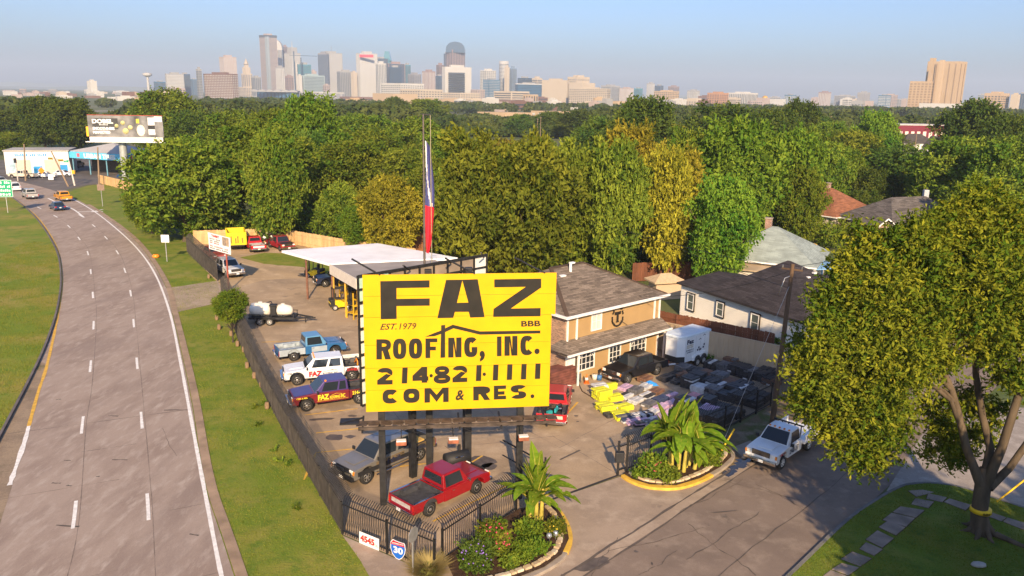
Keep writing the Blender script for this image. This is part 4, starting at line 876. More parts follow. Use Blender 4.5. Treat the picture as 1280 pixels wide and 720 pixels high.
# ================================================================== flagpole and flag
FB = at_y(529, 143, 51.0); fz = FB.z
pole = thing('flagpole', 'tall steel flagpole rising behind the yellow billboard', 'flagpole', (FB.x, FB.y, 0))
mb = MB(); mb.tube((0, 0, 0), (0, 0, fz), .10, .055, n=10); mb.build('pole', M('pole_steel', (.16, .13, .11), .5, .5, var=.2), pole)
mb = MB(); mb.box(.2, 0, fz, .55, .08, .08); mb.build('arm', IRON, pole)
mb = MB(); mb.path([(.44, 0, fz), (.47, 0, fz * .6), (.5, 0, fz * .3), (.45, 0, 1.5)], [.028] * 4, n=5); mb.build('halyard', M('halyard', (.30, .26, .16), .7), pole)
mb = MB(); mb.box(0, 0, .25, .7, .7, .5); mb.build('footing', KERB, pole)
def flag_sheet():
    vs, fs, mi = [], [], []; nu, nv = 14, 30; H = 7.2
    for j in range(nv + 1):
        v = j / nv; ww = .2 + .36 * math.sin(math.pi * min(1, v * .8 + .1)) ; ww *= (1 if v < .9 else 1 - (v - .9) * 3)
        for i in range(nu + 1):
            u = i / nu; vs.append((.10 + u * ww + .03 * math.sin(v * 7 + u * 5), .13 * math.sin(u * 9 + v * 2.5) * (.4 + u), -v * H - .35 * u * (1 - v)))
    mb = MB(); mb.add(vs, [])
    for j in range(nv):
        for i in range(nu):
            v, u = j / nv, i / nu
            m = 0 if v < .55 else 1
            if m == 0 and abs((u - .2) - (v - .28) * 1.5) < .09 and v > .16: m = 2
            if m == 0 and v < .14 and u < .12: m = 2
            a = j * (nu + 1) + i; mb.f.append((a, a + 1, a + nu + 2, a + nu + 1)); mb.m.append(m); mb.sm.append(True)
    return mb
fl = flag_sheet().build('flag', [M('flag_blue', (.07, .075, .22), .8, var=.1), M('flag_red', (.60, .02, .04), .8, var=.08), M('flag_white', (.75, .72, .68), .8)])
fl.location = (FB.x, FB.y, fz - 1.6); tag(fl, 'limp blue, white and red flag hanging down the flagpole', 'flag')

# ================================================================== fences
FENCE = M('fence_black', (.022, .021, .021), .5, .3, var=.3, scale=6); FENCE_D = M('fence_dusty', (.05, .043, .037), .75, .1, var=.35, scale=2)
def picket_pts(p, n, h=2.1, bend=.42):
    """a picket whose top is bent inwards along n"""
    p = Vector((p[0], p[1], 0)); n = Vector((n[0], n[1], 0))
    return [p + Vector((0, 0, .06)), p + Vector((0, 0, h * .8)), p + n * (bend * .35) + Vector((0, 0, h * .93)), p + n * bend + Vector((0, 0, h + .03))]
def fence(name, label, pts, spacing, single, inward, h=2.1, mat=FENCE, group=None, postgap=2.4, bend=.42, backed=None):
    pts = [Vector((q[0], q[1])) for q in pts]; t = thing(name, label, 'fence', (pts[0].x, pts[0].y, 0), 0, group); stuffmb = MB()
    for a, b in zip(pts, pts[1:]):
        d = (b - a).normalized(); n = Vector((-d.y, d.x)) * inward; L = (b - a).length; k = int(L / spacing)
        for i in range(k):
            p = a + d * (L * (i + .5) / k); pp = picket_pts(p, n, h, bend)
            mb = MB() if single else stuffmb
            for u, v in zip(pp, pp[1:]): mb.bar(u, v + (v - u).normalized() * .01, .026)
            if single: mb.build('picket', mat, t, world=True)
        for z in (.22, h * .78):
            mb = MB(); mb.bar((a.x, a.y, z), (b.x, b.y, z), .05); mb.build('rail', mat, t, world=True)
        m = max(1, round(L / postgap))
        for i in range(m + 1):
            p = a + d * (L * i / m); mb = MB(); mb.box(p.x, p.y, h * .42, .09, .09, h * .84, math.atan2(d.y, d.x)); mb.build('post', mat, t, world=True)
        if backed:
            o = n * .05; mb = MB(); mb.bar((a.x + o.x, a.y + o.y, h * .42), (b.x + o.x, b.y + o.y, h * .42), .02, h * .8); mb.build('screen', backed, t, world=True)
    if not single: stuffmb.build('picketing', mat, t, world=True, kind='stuff')
    return t
corner = gp(428, 668)
HF = [gp(428, 668), gp(400, 620), gp(352, 535), gp(318, 470), gp(298, 426), gp(277, 368)]
fence('iron_fence', 'long dark picket fence with a screen, running beside the lawn strip', HF, .16, False, -1, backed=M('fence_screen', (.035, .030, .027), .9, var=.35, scale=1.5), mat=FENCE_D, bend=.6)
fence('iron_fence', 'black picket fence with bent tops that carries the house number board', [gp(428, 668), gp(484, 692), gp(543, 718)], .145, True, 1)
fence('iron_fence', 'black picket fence with bent tops behind the flower bed, beside the red pickup', [gp(553, 704), gp(600, 671), gp(645, 640)], .145, True, 1)
fence('iron_fence', 'black picket fence between the shingle stacks and the street planter', [gp(783, 590), gp(840, 567), gp(905, 539), gp(963, 508), gp(1010, 484)], .15, True, 1)
fence('iron_fence', 'far dark picket fence with sunlit bent tops past the driveway', [gp(272, 351), gp(252, 333), gp(234, 315)], .17, False, -1, h=2.5, mat=FENCE_D, backed=M('fence_screen', (.035, .030, .027), .9), bend=.5)
# the open gate, its post box and stub
gate = thing('gate_post', 'black gate post with a keypad box beside the planter', 'gate post', gp(772, 594))
mb = MB(); mb.box(0, 0, 1.05, .13, .13, 2.1); mb.build('post', FENCE, gate); mb = MB(); q = gp(783, 590) - gp(772, 594); mb.box(q.x, q.y, 1.15, .13, .13, 2.3); mb.build('post', FENCE, gate)
mb = MB(); mb.box(.05, -.12, 1.2, .5, .34, .6); mb.build('keypad_box', DARK, gate, bevel=.03)
for z in (.3, 1.75): mb = MB(); mb.bar((0, 0, z), (q.x, q.y, z), .06); mb.build('rail', FENCE, gate)
stub = thing('gate_rail', 'low dark iron rail and post at the banana plant by the sign', 'rail', gp(681, 603)); a = gp(650, 600) - gp(681, 603); a2 = gp(648, 575, 1.3) - gp(681, 603)
mb = MB(); mb.box(0, 0, .75, .11, .11, 1.5); mb.build('post', FENCE, stub); mb = MB(); mb.bar((0, 0, 1.15), (-2.4, 3.0, 1.15), .07); mb.bar((0, 0, .2), (-2.4, 3.0, .2), .05); mb.build('rail', FENCE, stub)
bd = thing('house_number_board', 'white board with red number 4545 wired to the picket fence', 'sign')
a, b = gp(428, 668), gp(543, 718); d = (b - a).normalized(); n = Vector((d.y, -d.x, 0))
def on_fence(px, py, off=.06): P = on_plane(px, py, a + n * off, d); return P
def flat_on(name, quad_, mat, root, th=.02):
    mb = MB(); mb.extr(quad_, -n * th); return mb.build(name, mat, root, world=True)
o1 = on_fence(448, 664); bd.location = o1; INV[bd.name] = Matrix.Translation(o1).inverted()
flat_on('board', [on_fence(449, 664), on_fence(473.5, 674), on_fence(473.5, 688.5), on_fence(449, 678.5)], M('board_white', (.76, .75, .72), .5, var=.04), bd)
mb = MB(); c = [on_fence(x, y, .068) for x, y in ((450.3, 667.5), (468, 674.8), (468, 683), (450.3, 675.8))]; text_on(mb, '4545', *c, .05); c = [on_fence(x, y, .068) for x, y in ((468.6, 680.3), (472.6, 682), (472.6, 685), (468.6, 683.3))]; text_on(mb, 'E. R.L.', *c, .02); mb.build('number', M('number_red', (.66, .02, .015), .5, var=.03), bd, world=True)
sh = thing('route_shield', 'blue and red Interstate 30 shield sign on the picket fence', 'sign'); o1 = on_fence(497, 690); sh.location = o1; INV[sh.name] = Matrix.Translation(o1).inverted()
def shield(s, off, top=None, bot=None):
    P = []; cx, cy = 497.4, 686.5
    base = [(-9.2, -9.6), (-6.5, -12.6), (-4, -11.2), (0, -9.6), (4, -8.1), (7.2, -7.4), (8.6, -5), (9.4, 1), (8.5, 6.5), (5.5, 11.3), (1.5, 13.6), (-3, 11), (-7, 5.5), (-9.3, -1.5)]
    return [on_fence(cx + x * s, cy + y * s, off) for x, y in base]
flat_on('shield_edge', shield(1.0, .06), PLATE, sh); flat_on('shield_face', shield(.93, .064), M('shield_blue', (.01, .12, .50), .4, var=.04), sh, .01)
mb = MB(); mb.extr([on_fence(497.4 + x, 686.5 + y, .068) for x, y in ((-8.6, -8.9), (-6.1, -11.6), (-4, -10.3), (0, -8.8), (4, -7.3), (6.8, -6.8), (7.8, -4.6), (8.3, -2), (-8.9, -7))], -n * .003); mb.build('shield_band', M('shield_red', (.55, .02, .03), .4, var=.04), sh, world=True)
mb = MB(); text_on(mb, 'INTERSTATE', *[on_fence(497.4 + x, 686.5 + y, .073) for x, y in ((-6.9, -9.0), (6.6, -5.6), (6.9, -4.0), (-7.2, -7.3))], .03); text_on(mb, '30', *[on_fence(497.4 + x, 686.5 + y, .070) for x, y in ((-6, -4.6), (6.5, -.5), (6.1, 7.6), (-5.3, 4.0))], .04); mb.build('lettering', PLATE, sh, world=True)
# stop sign seen from behind, in front of the fence
q = gp(516.5, 725); st = thing('stop_sign', 'back of a grey octagonal stop sign on a thin post before the fence', 'sign', (q.x, q.y, 0), math.radians(62))
mb = MB(); mb.box(0, 0, 1.25, .06, .06, 2.5); mb.build('post', M('galvanised', (.42, .41, .39), .45, .6, var=.15), st)
mb = MB(); mb.extr([(.38 * math.cos(math.pi / 8 + k * math.pi / 4), -.05, 2.25 + .38 * math.sin(math.pi / 8 + k * math.pi / 4)) for k in range(8)], (0, .02, 0)); mb.build('plate', M('galvanised', (.4, .4, .4), .5), st)

# ================================================================== planters
STONE = M('edging_stone', (.46, .34, .20), .9, var=.28, scale=2.0, bump=.5, bscale=9); STONE2 = M('edging_stone_pale', (.55, .45, .31), .9, var=.25, scale=2.5, bump=.5, bscale=9)
def planter(label, line, soil, yellow):
    t = thing('planter', label, 'planter', (line[0].x, line[0].y, 0))
    mb = MB(); mb.add([(p[0], p[1], .22) for p in soil], [tuple(range(len(soil)))]); mb.build('soil', G_SOIL, t, world=True)
    ln = smooth_line(line, 8); i0, i1 = yellow
    for seg_ in (ln[:i0 + 1], ln[i1:]):
        if len(seg_) > 1: mb = MB(); kerb(mb, seg_, .34, 0, .16); mb.build('kerb', KERB, t, world=True, bevel=.03)
    mb = MB(); kerb(mb, ln[i0:i1 + 1], .36, 0, .165); mb.build('painted_kerb', KERB_Y, t, world=True, bevel=.03)
    # edging stones laid in two uneven courses just inside the kerb
    cen = sum((Vector(p) for p in soil), Vector((0, 0))) / len(soil); s = .1; Lt = length(ln)
    while s < Lt - .2:
        l = RND.uniform(.30, .5); p, d = at_len(ln, s + l / 2); nn = (cen - p); nn = (nn - d * nn.dot(d)).normalized()
        for lv in range(2):
            q = p + nn * (.34 + lv * .06 + RND.uniform(-.03, .03)) + d * RND.uniform(-.08, .08); mb = MB(); mb.box(0, 0, 0, l * RND.uniform(.8, .98), .26, .16)
            o = mb.build('stone', RND.choice((STONE, STONE, STONE2)), t, bevel=.035); o.location = (q.x - line[0].x, q.y - line[0].y, .1 + lv * .145); o.rotation_euler = (RND.uniform(-.06, .06), RND.uniform(-.06, .06), math.atan2(d.y, d.x) + RND.uniform(-.1, .1))
        s += l + .02
    return t
e1 = [gp(*p).to_2d() for p in ((575, 745), (640, 730), (680, 714), (702, 698), (711, 678), (708, 660), (700, 645), (690, 634))]
planter('stone edged planter with a yellow kerb around the lower banana plant', e1, e1 + [gp(650, 640).to_2d(), gp(600, 670).to_2d(), gp(556, 703).to_2d()], (26, 52))
e2 = [gp(*p).to_2d() for p in ((779, 596), (790, 603), (812, 610), (845, 611), (875, 602), (900, 588), (914, 575), (912, 566), (895, 556))]
planter('stone edged planter with a yellow kerb around the upper banana plant', e2, e2 + [gp(870, 556).to_2d(), gp(840, 569).to_2d(), gp(800, 586).to_2d()], (0, 36))

# ================================================================== canopy and shed
ZC = 4.6; cA, cB, cC, cD = gp(352, 313, ZC), gp(472, 304, ZC), gp(572, 322, ZC), gp(412, 329.5, ZC)
WROOF = M('white_metal_roof', (.84, .82, .80), .45, var=.08, scale=.5, spec=.4); GROOF = M('grey_membrane', (.30, .265, .24), .85, var=.18, scale=.35); CREAM = M('cream_fascia', (.68, .60, .50), .6, var=.08)
can = thing('canopy', 'broad white flat canopy roof over the back of the yard', 'canopy', (cD.x, cD.y, 0))
mb = MB(); mb.prism([(p.x, p.y) for p in (cA, cD, cC, cB)], ZC - .25, ZC); mb.build('roof', WROOF, can, world=True)
for p in (cD, cA.lerp(cD, .45), cB, cC): q = p + (((cA + cB + cC + cD) / 4) - p) * .06; mb = MB(); mb.box(q.x, q.y, ZC / 2 - .15, .18, .18, ZC - .3); mb.build('post', M('post_brown', (.16, .07, .04), .7, var=.3), can, world=True)
sA, sB, sC, sD = gp(412.6, 330.6, ZC - .1), gp(540, 323, ZC - .1), gp(590, 345, ZC - .1), gp(446, 349, ZC - .1)
shed = thing('shed', 'lower shed with a grey flat roof and cream fascia, joined to the white canopy', 'shed', (sD.x, sD.y, 0))
mb = MB(); mb.prism([(p.x, p.y) for p in (sA, sD, sC, sB)], ZC - .5, ZC - .12); mb.build('roof', GROOF, shed, world=True)
d = (sD - sA).normalized(); n = Vector((d.y, -d.x, 0)); n = n if n.y < 0 else -n
for a, b in ((sA, sD), (sD, sC)):
    dd = (b - a).normalized(); nn = Vector((dd.y, -dd.x, 0)); nn = nn if nn.y < 0 else -nn
    mb = MB(); mb.bar((a.x + nn.x * .04, a.y + nn.y * .04, ZC - .55), (b.x + nn.x * .04, b.y + nn.y * .04, ZC - .55), .08, 1.0); mb.build('fascia', CREAM, shed, world=True)
bw = (sC - sD).normalized(); q = sD + (sA - sD) * .45
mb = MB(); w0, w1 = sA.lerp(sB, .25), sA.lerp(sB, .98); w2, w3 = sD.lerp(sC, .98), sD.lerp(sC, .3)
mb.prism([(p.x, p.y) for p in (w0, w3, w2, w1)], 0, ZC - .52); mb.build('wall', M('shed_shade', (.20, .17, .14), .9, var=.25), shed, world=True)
for f in (.05, .5, .95): p = sA.lerp(sD, f); mb = MB(); mb.box(p.x + .15, p.y + .1, ZC / 2 - .5, .14, .14, ZC - 1); mb.build('post', M('post_ochre', (.5, .28, .03), .6, var=.2), shed, world=True)
RACK = M('rack_yellow', (.62, .38, .02), .55, var=.2)
def rack(label, px, py, rz, n, w):
    q = gp(px, py); t = thing('storage_rack', label, 'rack', (q.x, q.y, 0), rz)
    for x in (-w / 2, w / 2):
        for y in (-.5, .5): mb = MB(); mb.box(x, y, 1.3, .09, .09, 2.6); mb.build('upright', RACK, t)
    for k in range(n): mb = MB(); mb.box(0, -.5, .5 + k * .8, w, .07, .12); mb.box(0, .5, .5 + k * .8, w, .07, .12); mb.box(0, 0, .57 + k * .8, w, 1.0, .03); mb.build('shelf', RACK, t)
    for k in range(n * 2): mb = MB(); mb.box(RND.uniform(-w * .4, w * .4), RND.uniform(-.2, .2), .78 + (k // 2) * .8, .5, .6, .38); mb.build('carton', RND.choice((DARK, KERB, M('carton', (.35, .22, .1), .9), STONE, BWHITE)), t, bevel=.01)
    return t
rack('yellow steel rack with cartons standing behind the forklift', 440, 380, 1.0, 3, 2.4); rack('yellow steel rack half hidden behind the left edge of the billboard', 448, 396, .9, 2, 2.0); rack('brown loaded rack in the shade under the canopy', 428, 345, 1.1, 3, 3.0)
def forklift(label, px, py, rz):
    q = gp(px, py); t = thing('forklift', label, 'forklift', (q.x, q.y, 0), rz); YF = M('forklift_yellow', (.68, .48, .01), .45, var=.12, scale=3)
    mb = MB(); mb.extr([(-1.1, -.5, .3), (.7, -.5, .3), (.7, -.5, .75), (.1, -.5, .8), (-.1, -.5, 1.0), (-1.0, -.5, 1.05), (-1.2, -.5, .8)], (0, 1.0, 0)); mb.build('body', YF, t, bevel=.05)
    mb = MB(); mb.box(-.95, 0, .75, .45, 1.05, .8); mb.build('counterweight', DARK, t, bevel=.06)
    mb = MB(); mb.box(-.35, 0, 1.12, .5, .5, .14); mb.box(-.6, 0, 1.4, .12, .5, .5); mb.build('seat', DARK, t, bevel=.03)
    for x in (.45, -.85):
        for y in (-.45, .45): mb = MB(); mb.bar((x, y, .8), (x - (.12 if x > 0 else 0), y, 2.15), .07); mb.build('guard_post', DARK, t)
    mb = MB()
    for y in (-.45, -.2, .05, .3, .45): mb.box(-.25, y, 2.17, 1.25, .05, .05)
    mb.box(.33, 0, 2.17, .06, 1.0, .06); mb.box(-.85, 0, 2.17, .06, 1.0, .06); mb.build('roof_guard', DARK, t)
    for y in (-.32, .32): mb = MB(); mb.box(.88, y, 1.25, .14, .12, 2.4); mb.build('mast', DARK, t)
    mb = MB(); mb.box(.98, 0, .55, .06, .95, .6); mb.build('carriage', DARK, t)
    for y in (-.28, .28): mb = MB(); mb.box(1.5, y, .12, 1.1, .12, .05); mb.build('fork', DARK, t)
    for x in (.5, -.75):
        for s in (1, -1): add_wheel(t, x, s, .48, .3, .2, WHEEL_W, 'dish')
    return t
forklift('yellow forklift with a dark roof guard standing at the edge of the shed', 427, 386, math.radians(25)); forklift('old orange yellow forklift in the shade at the corner of the canopy', 393, 347, math.radians(160))

# ================================================================== trailers and the yard's loose things
def water_trailer():
    a, b = gp(324.7, 407).to_2d(), gp(337.6, 407).to_2d(); d = (b - a).normalized(); n = Vector((-d.y, d.x)); c = (a + b) / 2 + n * .95; h = math.atan2(d.y, d.x)
    t = thing('tank_trailer', 'black twin axle trailer carrying two white plastic water tanks', 'trailer', (c.x, c.y, 0), h)
    mb = MB(); mb.box(.6, 0, .62, 4.2, 1.7, .14); mb.bar((2.7, .7, .6), (4.2, 0, .55), .12); mb.bar((2.7, -.7, .6), (4.2, 0, .55), .12); mb.build('frame', DARK, t)
    for y in (-.85, .85): mb = MB(); mb.box(.6, y, 1.0, 4.2, .06, .06); [mb.box(-1.4 + k, y, .8, .06, .06, .4) for k in range(5)]; mb.build('side_rail', DARK, t)
    TANK = M('tank_plastic', (.72, .66, .55), .5, var=.08)
    mb = MB(); mb.lathe([(.35, -1.5), (.6, -1.35), (.66, -.9), (.62, -.55), (.66, -.2), (.6, .25), (.35, .4)], 'x', 16, (0, 0, 1.28)); mb.tube((-.55, 0, 1.9), (-.55, 0, 2.02), .2, n=10); mb.build('tank', TANK, t)
    mb = MB(); mb.lathe([(.3, .95), (.55, 1.1), (.6, 1.6), (.45, 2.2), (.25, 2.4)], 'x', 14, (0, 0, 1.2)); mb.tube((1.5, 0, 1.75), (1.5, 0, 1.86), .18, n=10); mb.build('tank', TANK, t)
    mb = MB(); mb.box(.65, -.1, 1.2, .5, .5, .9); mb.box(.65, -.1, 1.75, .65, .65, .1); mb.build('pump', DARK, t, bevel=.03)
    mb = MB(); mb.path([(.6, .3, 1.4), (.3, .6, 1.9), (-.6, .75, 1.6), (-1.4, .5, 1.1)], [.05] * 4); mb.build('hose', DARK, t)
    mb = MB(); mb.box(4.3, 0, .5, .3, .12, .1); mb.bar((3.5, 0, .6), (3.5, 0, .05), .08); mb.build('hitch', DARK, t)
    for x in (-.45, .45):
        for s in (1, -1): add_wheel(t, x, s, .98, .36, .2, WHEEL_W, 'dish')
    for s in (1, -1): mb = MB(); mb.extr([(.95, s * .98 - .14, .62), (.6, s * .98 - .14, .84), (-.6, s * .98 - .14, .84), (-.95, s * .98 - .14, .62), (-.92, s * .98 - .14, .58), (-.58, s * .98 - .14, .8), (.58, s * .98 - .14, .8), (.92, s * .98 - .14, .58)], (0, .28, 0)); mb.build('mudguard', DARK, t)
water_trailer()
def cargo_trailer():
    a, b = gp(868, 457.5).to_2d(), gp(878.5, 453.8).to_2d(); d = (a - b).normalized(); n = Vector((-d.y, d.x)); c = (a + b) / 2 - n * .95; h = math.atan2(d.y, d.x)
    t = thing('cargo_trailer', 'white enclosed cargo trailer with Faz lettering beside the tan building', 'trailer', (c.x, c.y, 0), h)
    TW = M('trailer_white', (.72, .74, .75), .4, var=.05, scale=1, coat=.3)
    xf, xr, hw, z0, z1 = 2.55, -1.45, .92, .55, 2.55
    mb = MB(); mb.prism([(xf, -.55), (xf, .55), (xf - .55, hw), (xr, hw), (xr, -hw), (xf - .55, -hw)], z0, z1); mb.build('body', TW, t, bevel=.04)
    mb = MB(); mb.prism([(xf + .05, -.58), (xf + .05, .58), (xf - .55, hw + .04), (xr - .03, hw + .04), (xr - .03, -hw - .04), (xf - .55, -hw - .04)], z1 - .02, z1 + .22); mb.build('roof', M('trailer_roof', (.60, .68, .74), .4, var=.06), t, bevel=.1, seg=3)
    mb = MB(); mb.prism([(xf + .02, -.57), (xf + .02, .57), (xf - .55, hw + .025), (xf - .56, hw + .025), (xf - .56, -hw - .025), (xf - .55, -hw - .025)], z0 + .02, z0 + .5); mb.build('gravel_guard', DARK, t)
    mb = MB(); mb.box(xf - .25, hw - .28, 1.75, .04, .12, 1.0, math.radians(-34)); mb.build('vent_strip', DARK, t)
    for s in (1, -1):
        mb = MB(); pts = [(1.05, .55), (.98, .86), (.7, 1.02), (-.7, 1.02), (-.98, .86), (-1.05, .55)]; mb.extr([(x, s * (hw + .16), z) for x, z in pts], (0, -s * .14, 0)); mb.build('mudguard', TW, t, bevel=.02)
        for x in (-.42, .42):
            mb = MB(); mb.lathe([(.43, -.02), (.43, .02)], 'y', 16, (x, s * (hw + .165), .5)); mb.build('arch_shade', DARK, t); add_wheel(t, x, s, hw + .13, .34, .2, WHEEL_W, 'dish')
    mb = MB(); mb.bar((xf, .5, .5), (xf + 1.2, 0, .48), .1); mb.bar((xf, -.5, .5), (xf + 1.2, 0, .48), .1); mb.build('drawbar', TW, t)
    for k in range(6): mb = MB(); mb.box(.55 - k * .01 if False else xr + .2 + k * .6, hw + .004, 1.6, .02, .006, 1.8); mb.build('panel_joint', M('panel_joint', (.45, .46, .47), .6), t)
    y = hw + .012; mb = MB()
    for s_, x0, x1, za, zb, bd in (('Faz', 1.75, .85, 2.0, 2.38, .05), ('214-821-1111', 1.85, .8, 1.44, 1.56, .04), ('214-821-1111', 1.7, .85, 1.26, 1.38, .04)): text_on(mb, s_, (x0, y, zb), (x1, y, zb), (x1, y, za), (x0, y, za), bd)
    text_on(mb, '4:16', (xf + .03, .35, 2.3), (xf + .03, .2, 2.3), (xf + .03, .2, 1.2), (xf + .03, .35, 1.2), .02) if False else None
    mb.build('lettering', NAVY_T, t)
    mb = MB()
    for s_, x0, x1, za, zb in (('#1111111', 1.75, .9, 1.82, 1.94), ('#11111 11111', 1.75, .9, 1.66, 1.78)): text_on(mb, s_, (x0, y, zb), (x1, y, zb), (x1, y, za), (x0, y, za), .02)
    mb.build('lettering', M('gold_print', (.45, .36, .18), .5), t)
    mb = MB()   # small roof, tree and house pictures on the flank
    for cx, cz in ((-.0, 2.12), (-.55, 2.38)): mb.extr([(cx + .2, y, cz), (cx, y, cz + .13), (cx - .2, y, cz), (cx - .13, y, cz), (cx, y, cz + .07), (cx + .13, y, cz)], (0, -.004, 0))
    for cx, cz in ((.25, 1.3), (.0, 1.28), (-.15, 1.3), (-.5, 1.4), (-.6, 1.62), (.1, 1.48)): mb.extr([(cx + .12 * math.cos(k * 1.05) * RND.uniform(.5, 1.1), y, cz + .1 * math.sin(k * 1.05)) for k in range(6)], (0, -.004, 0))
    mb.build('picture_print', NAVY_T, t)
cargo_trailer()
q = gp(296, 311).to_2d(); dt = thing('dump_trailer', 'yellow high sided dump trailer behind the white notice board', 'trailer', (q.x, q.y, 0), math.radians(112)); YD = M('dump_yellow', (.68, .50, .01), .55, var=.12, scale=1.5)
for s in (1, -1): mb = MB(); mb.box(0, s * 1.15, 1.75, 4.2, .08, 1.7); [mb.box(-2 + k, s * 1.21, 1.75, .1, .06, 1.7) for k in range(5)]; mb.build('side', YD, dt)
mb = MB(); mb.box(2.1, 0, 1.75, .08, 2.3, 1.7); mb.build('front_panel', YD, dt); mb = MB(); mb.box(-2.12, 0, 1.75, .08, 2.38, 1.7); mb.build('tail_panel', YD, dt); mb = MB(); mb.box(-2.18, 0, 2.35, .03, 2.1, .4); mb.build('flap', YD, dt); mb = MB(); text_on(mb, '#1 11 1', (-2.175, .85, 2.1), (-2.175, -.85, 2.1), (-2.175, -.85, 1.15), (-2.175, .85, 1.15), -.01); mb.build('scrawl', M('scrawl', (.25, .18, .02), .7), dt)
mb = MB(); mb.box(0, 0, .82, 4.2, 1.9, .14); mb.build('frame', DARK, dt)
for x in (-.5, .45):
    for s in (1, -1): add_wheel(dt, x, s, 1.05, .4, .24, STEEL, 'dish')
jk = thing('scrap_heap', 'tangled white and black scrap standing between the two far red pickups', 'scrap'); q = gp(336, 308); jk.location = q; INV[jk.name] = Matrix.Translation(q).inverted()
for k in range(22): mb = MB(); a = Vector((RND.uniform(-1.1, 1.1), RND.uniform(-.6, .6), RND.uniform(.2, 2.2))); mb.bar(a, a + Vector((RND.uniform(-.7, .7), RND.uniform(-.5, .5), RND.uniform(-.5, .6))), RND.uniform(.08, .3)); mb.build('scrap_piece', RND.choice((DARK, BWHITE, RUST)), jk)
bb = thing('barrel_grill', 'black barrel shaped smoker beside the front of the red pickup', 'smoker'); q = gp(571, 590); bb.location = q; bb.rotation_euler = (0, 0, .5)
mb = MB(); mb.lathe([(.2, -.75), (.42, -.7), (.44, 0), (.42, .7), (.2, .75)], 'x', 14, (0, 0, .85)); mb.build('drum', DARK, bb); mb = MB(); mb.tube((.2, .1, 1.2), (.2, .1, 1.6), .09); mb.build('chimney', DARK, bb); mb = MB(); mb.box(0, -.3, 1.1, .5, .3, .05); mb.build('shelf', CHROME, bb); mb = MB()
for x, y in ((-.5, -.3), (.5, -.3), (-.5, .3), (.5, .3)): mb.bar((x, y, 0), (x * .9, y * .8, .6), .06)
mb.build('stand', DARK, bb)
ctr = Vector((SILVER_POS[0].x, SILVER_POS[0].y)); hd = SILVER_POS[1]; D = SILVER_POS[2]
def seat_in(pos, hd, x, y, z): return (pos.x + x * math.cos(hd) - y * math.sin(hd), pos.y + x * math.sin(hd) + y * math.cos(hd), z)
for lab, x, y, sx, sy, sz, mt in (('light yellow timber crate standing in the bed of the silver pickup', -1.2, .35, .8, .7, .55, M('crate_timber', (.55, .36, .10), .8, var=.2)), ('low timber box at the back of the silver pickup bed', -2.1, .3, .7, .9, .4, M('crate_timber', (.5, .34, .1), .8))):
    t = thing('crate', lab, 'crate', seat_in(ctr, hd, x, y, D['zs'] + .28), hd)
    for k in range(4):
        for s in (1, -1): mb = MB(); mb.box(0, s * sy / 2, sz * (k + .5) / 4, sx, .04, sz / 4 - .02); mb.build('slat', mt, t); mb = MB(); mb.box(s * sx / 2, 0, sz * (k + .5) / 4, .04, sy, sz / 4 - .02); mb.build('slat', mt, t)
    mb = MB(); mb.box(0, 0, .03, sx - .05, sy - .05, .04); mb.build('base', mt, t); mb = MB(); mb.box(0, 0, sz * .5, sx - .12, sy - .12, sz * .8); mb.build('filling', mt, t)
pos, hd2, D = REAR_RED
tb = thing('tool_pile', 'jumble of dark tools and a teal bag in the bright red pickup bed', 'tools', seat_in(pos, hd2, -1.5, 0, D['zs'] + .28), hd2)
for k in range(16): mb = MB(); a = Vector((RND.uniform(-.7, .5), RND.uniform(-.6, .6), RND.uniform(.1, .35))); mb.box(a.x, a.y, a.z, RND.uniform(.1, .5), RND.uniform(.1, .3), RND.uniform(.1, .3), RND.uniform(0, 3)); mb.build('tool', RND.choice((DARK, IRON, CHROME, M('teal_bag', (.02, .30, .32), .7), RUST)), tb, bevel=.02)
pos, hd2, D = BLACK_POS
tb = MB(); tb.box(0, 0, .14, .5, .4, .28); o = tb.build('cool_box', M('cool_box_blue', (.02, .18, .55), .4), None, bevel=.05); o.location = seat_in(pos, hd2, -1.2, .3, D['zs'] + .27); tag(o, 'small blue cool box lying in the bed of the black pickup', 'cool box')
# notice board by the far driveway and the small signs on the lawn
q = gp(287, 365); nb = thing('notice_board', 'white notice board on a red post above the dark fence, lettered in red', 'sign', (q.x, q.y, 0)); u_ = None
cs = [on_plane(px, py, q, Vector((math.cos(math.radians(-38)), math.sin(math.radians(-38)), 0))) for px, py in ((259.5, 290.3), (287, 297.5), (288, 318.5), (261.5, 311))]
nn = Vector((math.sin(math.radians(-38)), -math.cos(math.radians(-38)), 0))
mb = MB(); mb.extr([c for c in cs], -nn * .08); mb.build('board', M('board_white', (.76, .75, .72), .5), nb, world=True)
mb = MB(); c0 = cs[2] * .75 + cs[3] * .25; mb.box(c0.x - nn.x * .16, c0.y - nn.y * .16, (c0.z + 1.2) / 2, .14, .14, c0.z + 1.2); mb.build('post', M('post_red', (.30, .06, .035), .7, var=.2), nb, world=True)
def on_b(u, v, off=.012): return (cs[3] * (1 - u) + cs[2] * u) * (1 - v) + (cs[0] * (1 - u) + cs[1] * u) * v + nn * off
def lines(spec, mat):
    mb = MB()
    for s_, u0, u1, v0, v1, bd in spec: text_on(mb, s_, on_b(u0, v1), on_b(u1, v1), on_b(u1, v0), on_b(u0, v0), bd)
    mb.build('lettering', mat, nb, world=True)
lines([('TWIST', .16, .52, .78, .94, .06), ('#11 1111', .08, .5, .40, .48, .03), ('#111 11111111 111', .06, .9, .2, .28, .03)], M('number_red', (.66, .02, .015), .5)); lines([('#11111 1111', .06, .56, .64, .71, .02), ('#111 11111', .08, .5, .52, .59, .02), ('#1111 1111 11111', .06, .9, .07, .15, .02)], INK)
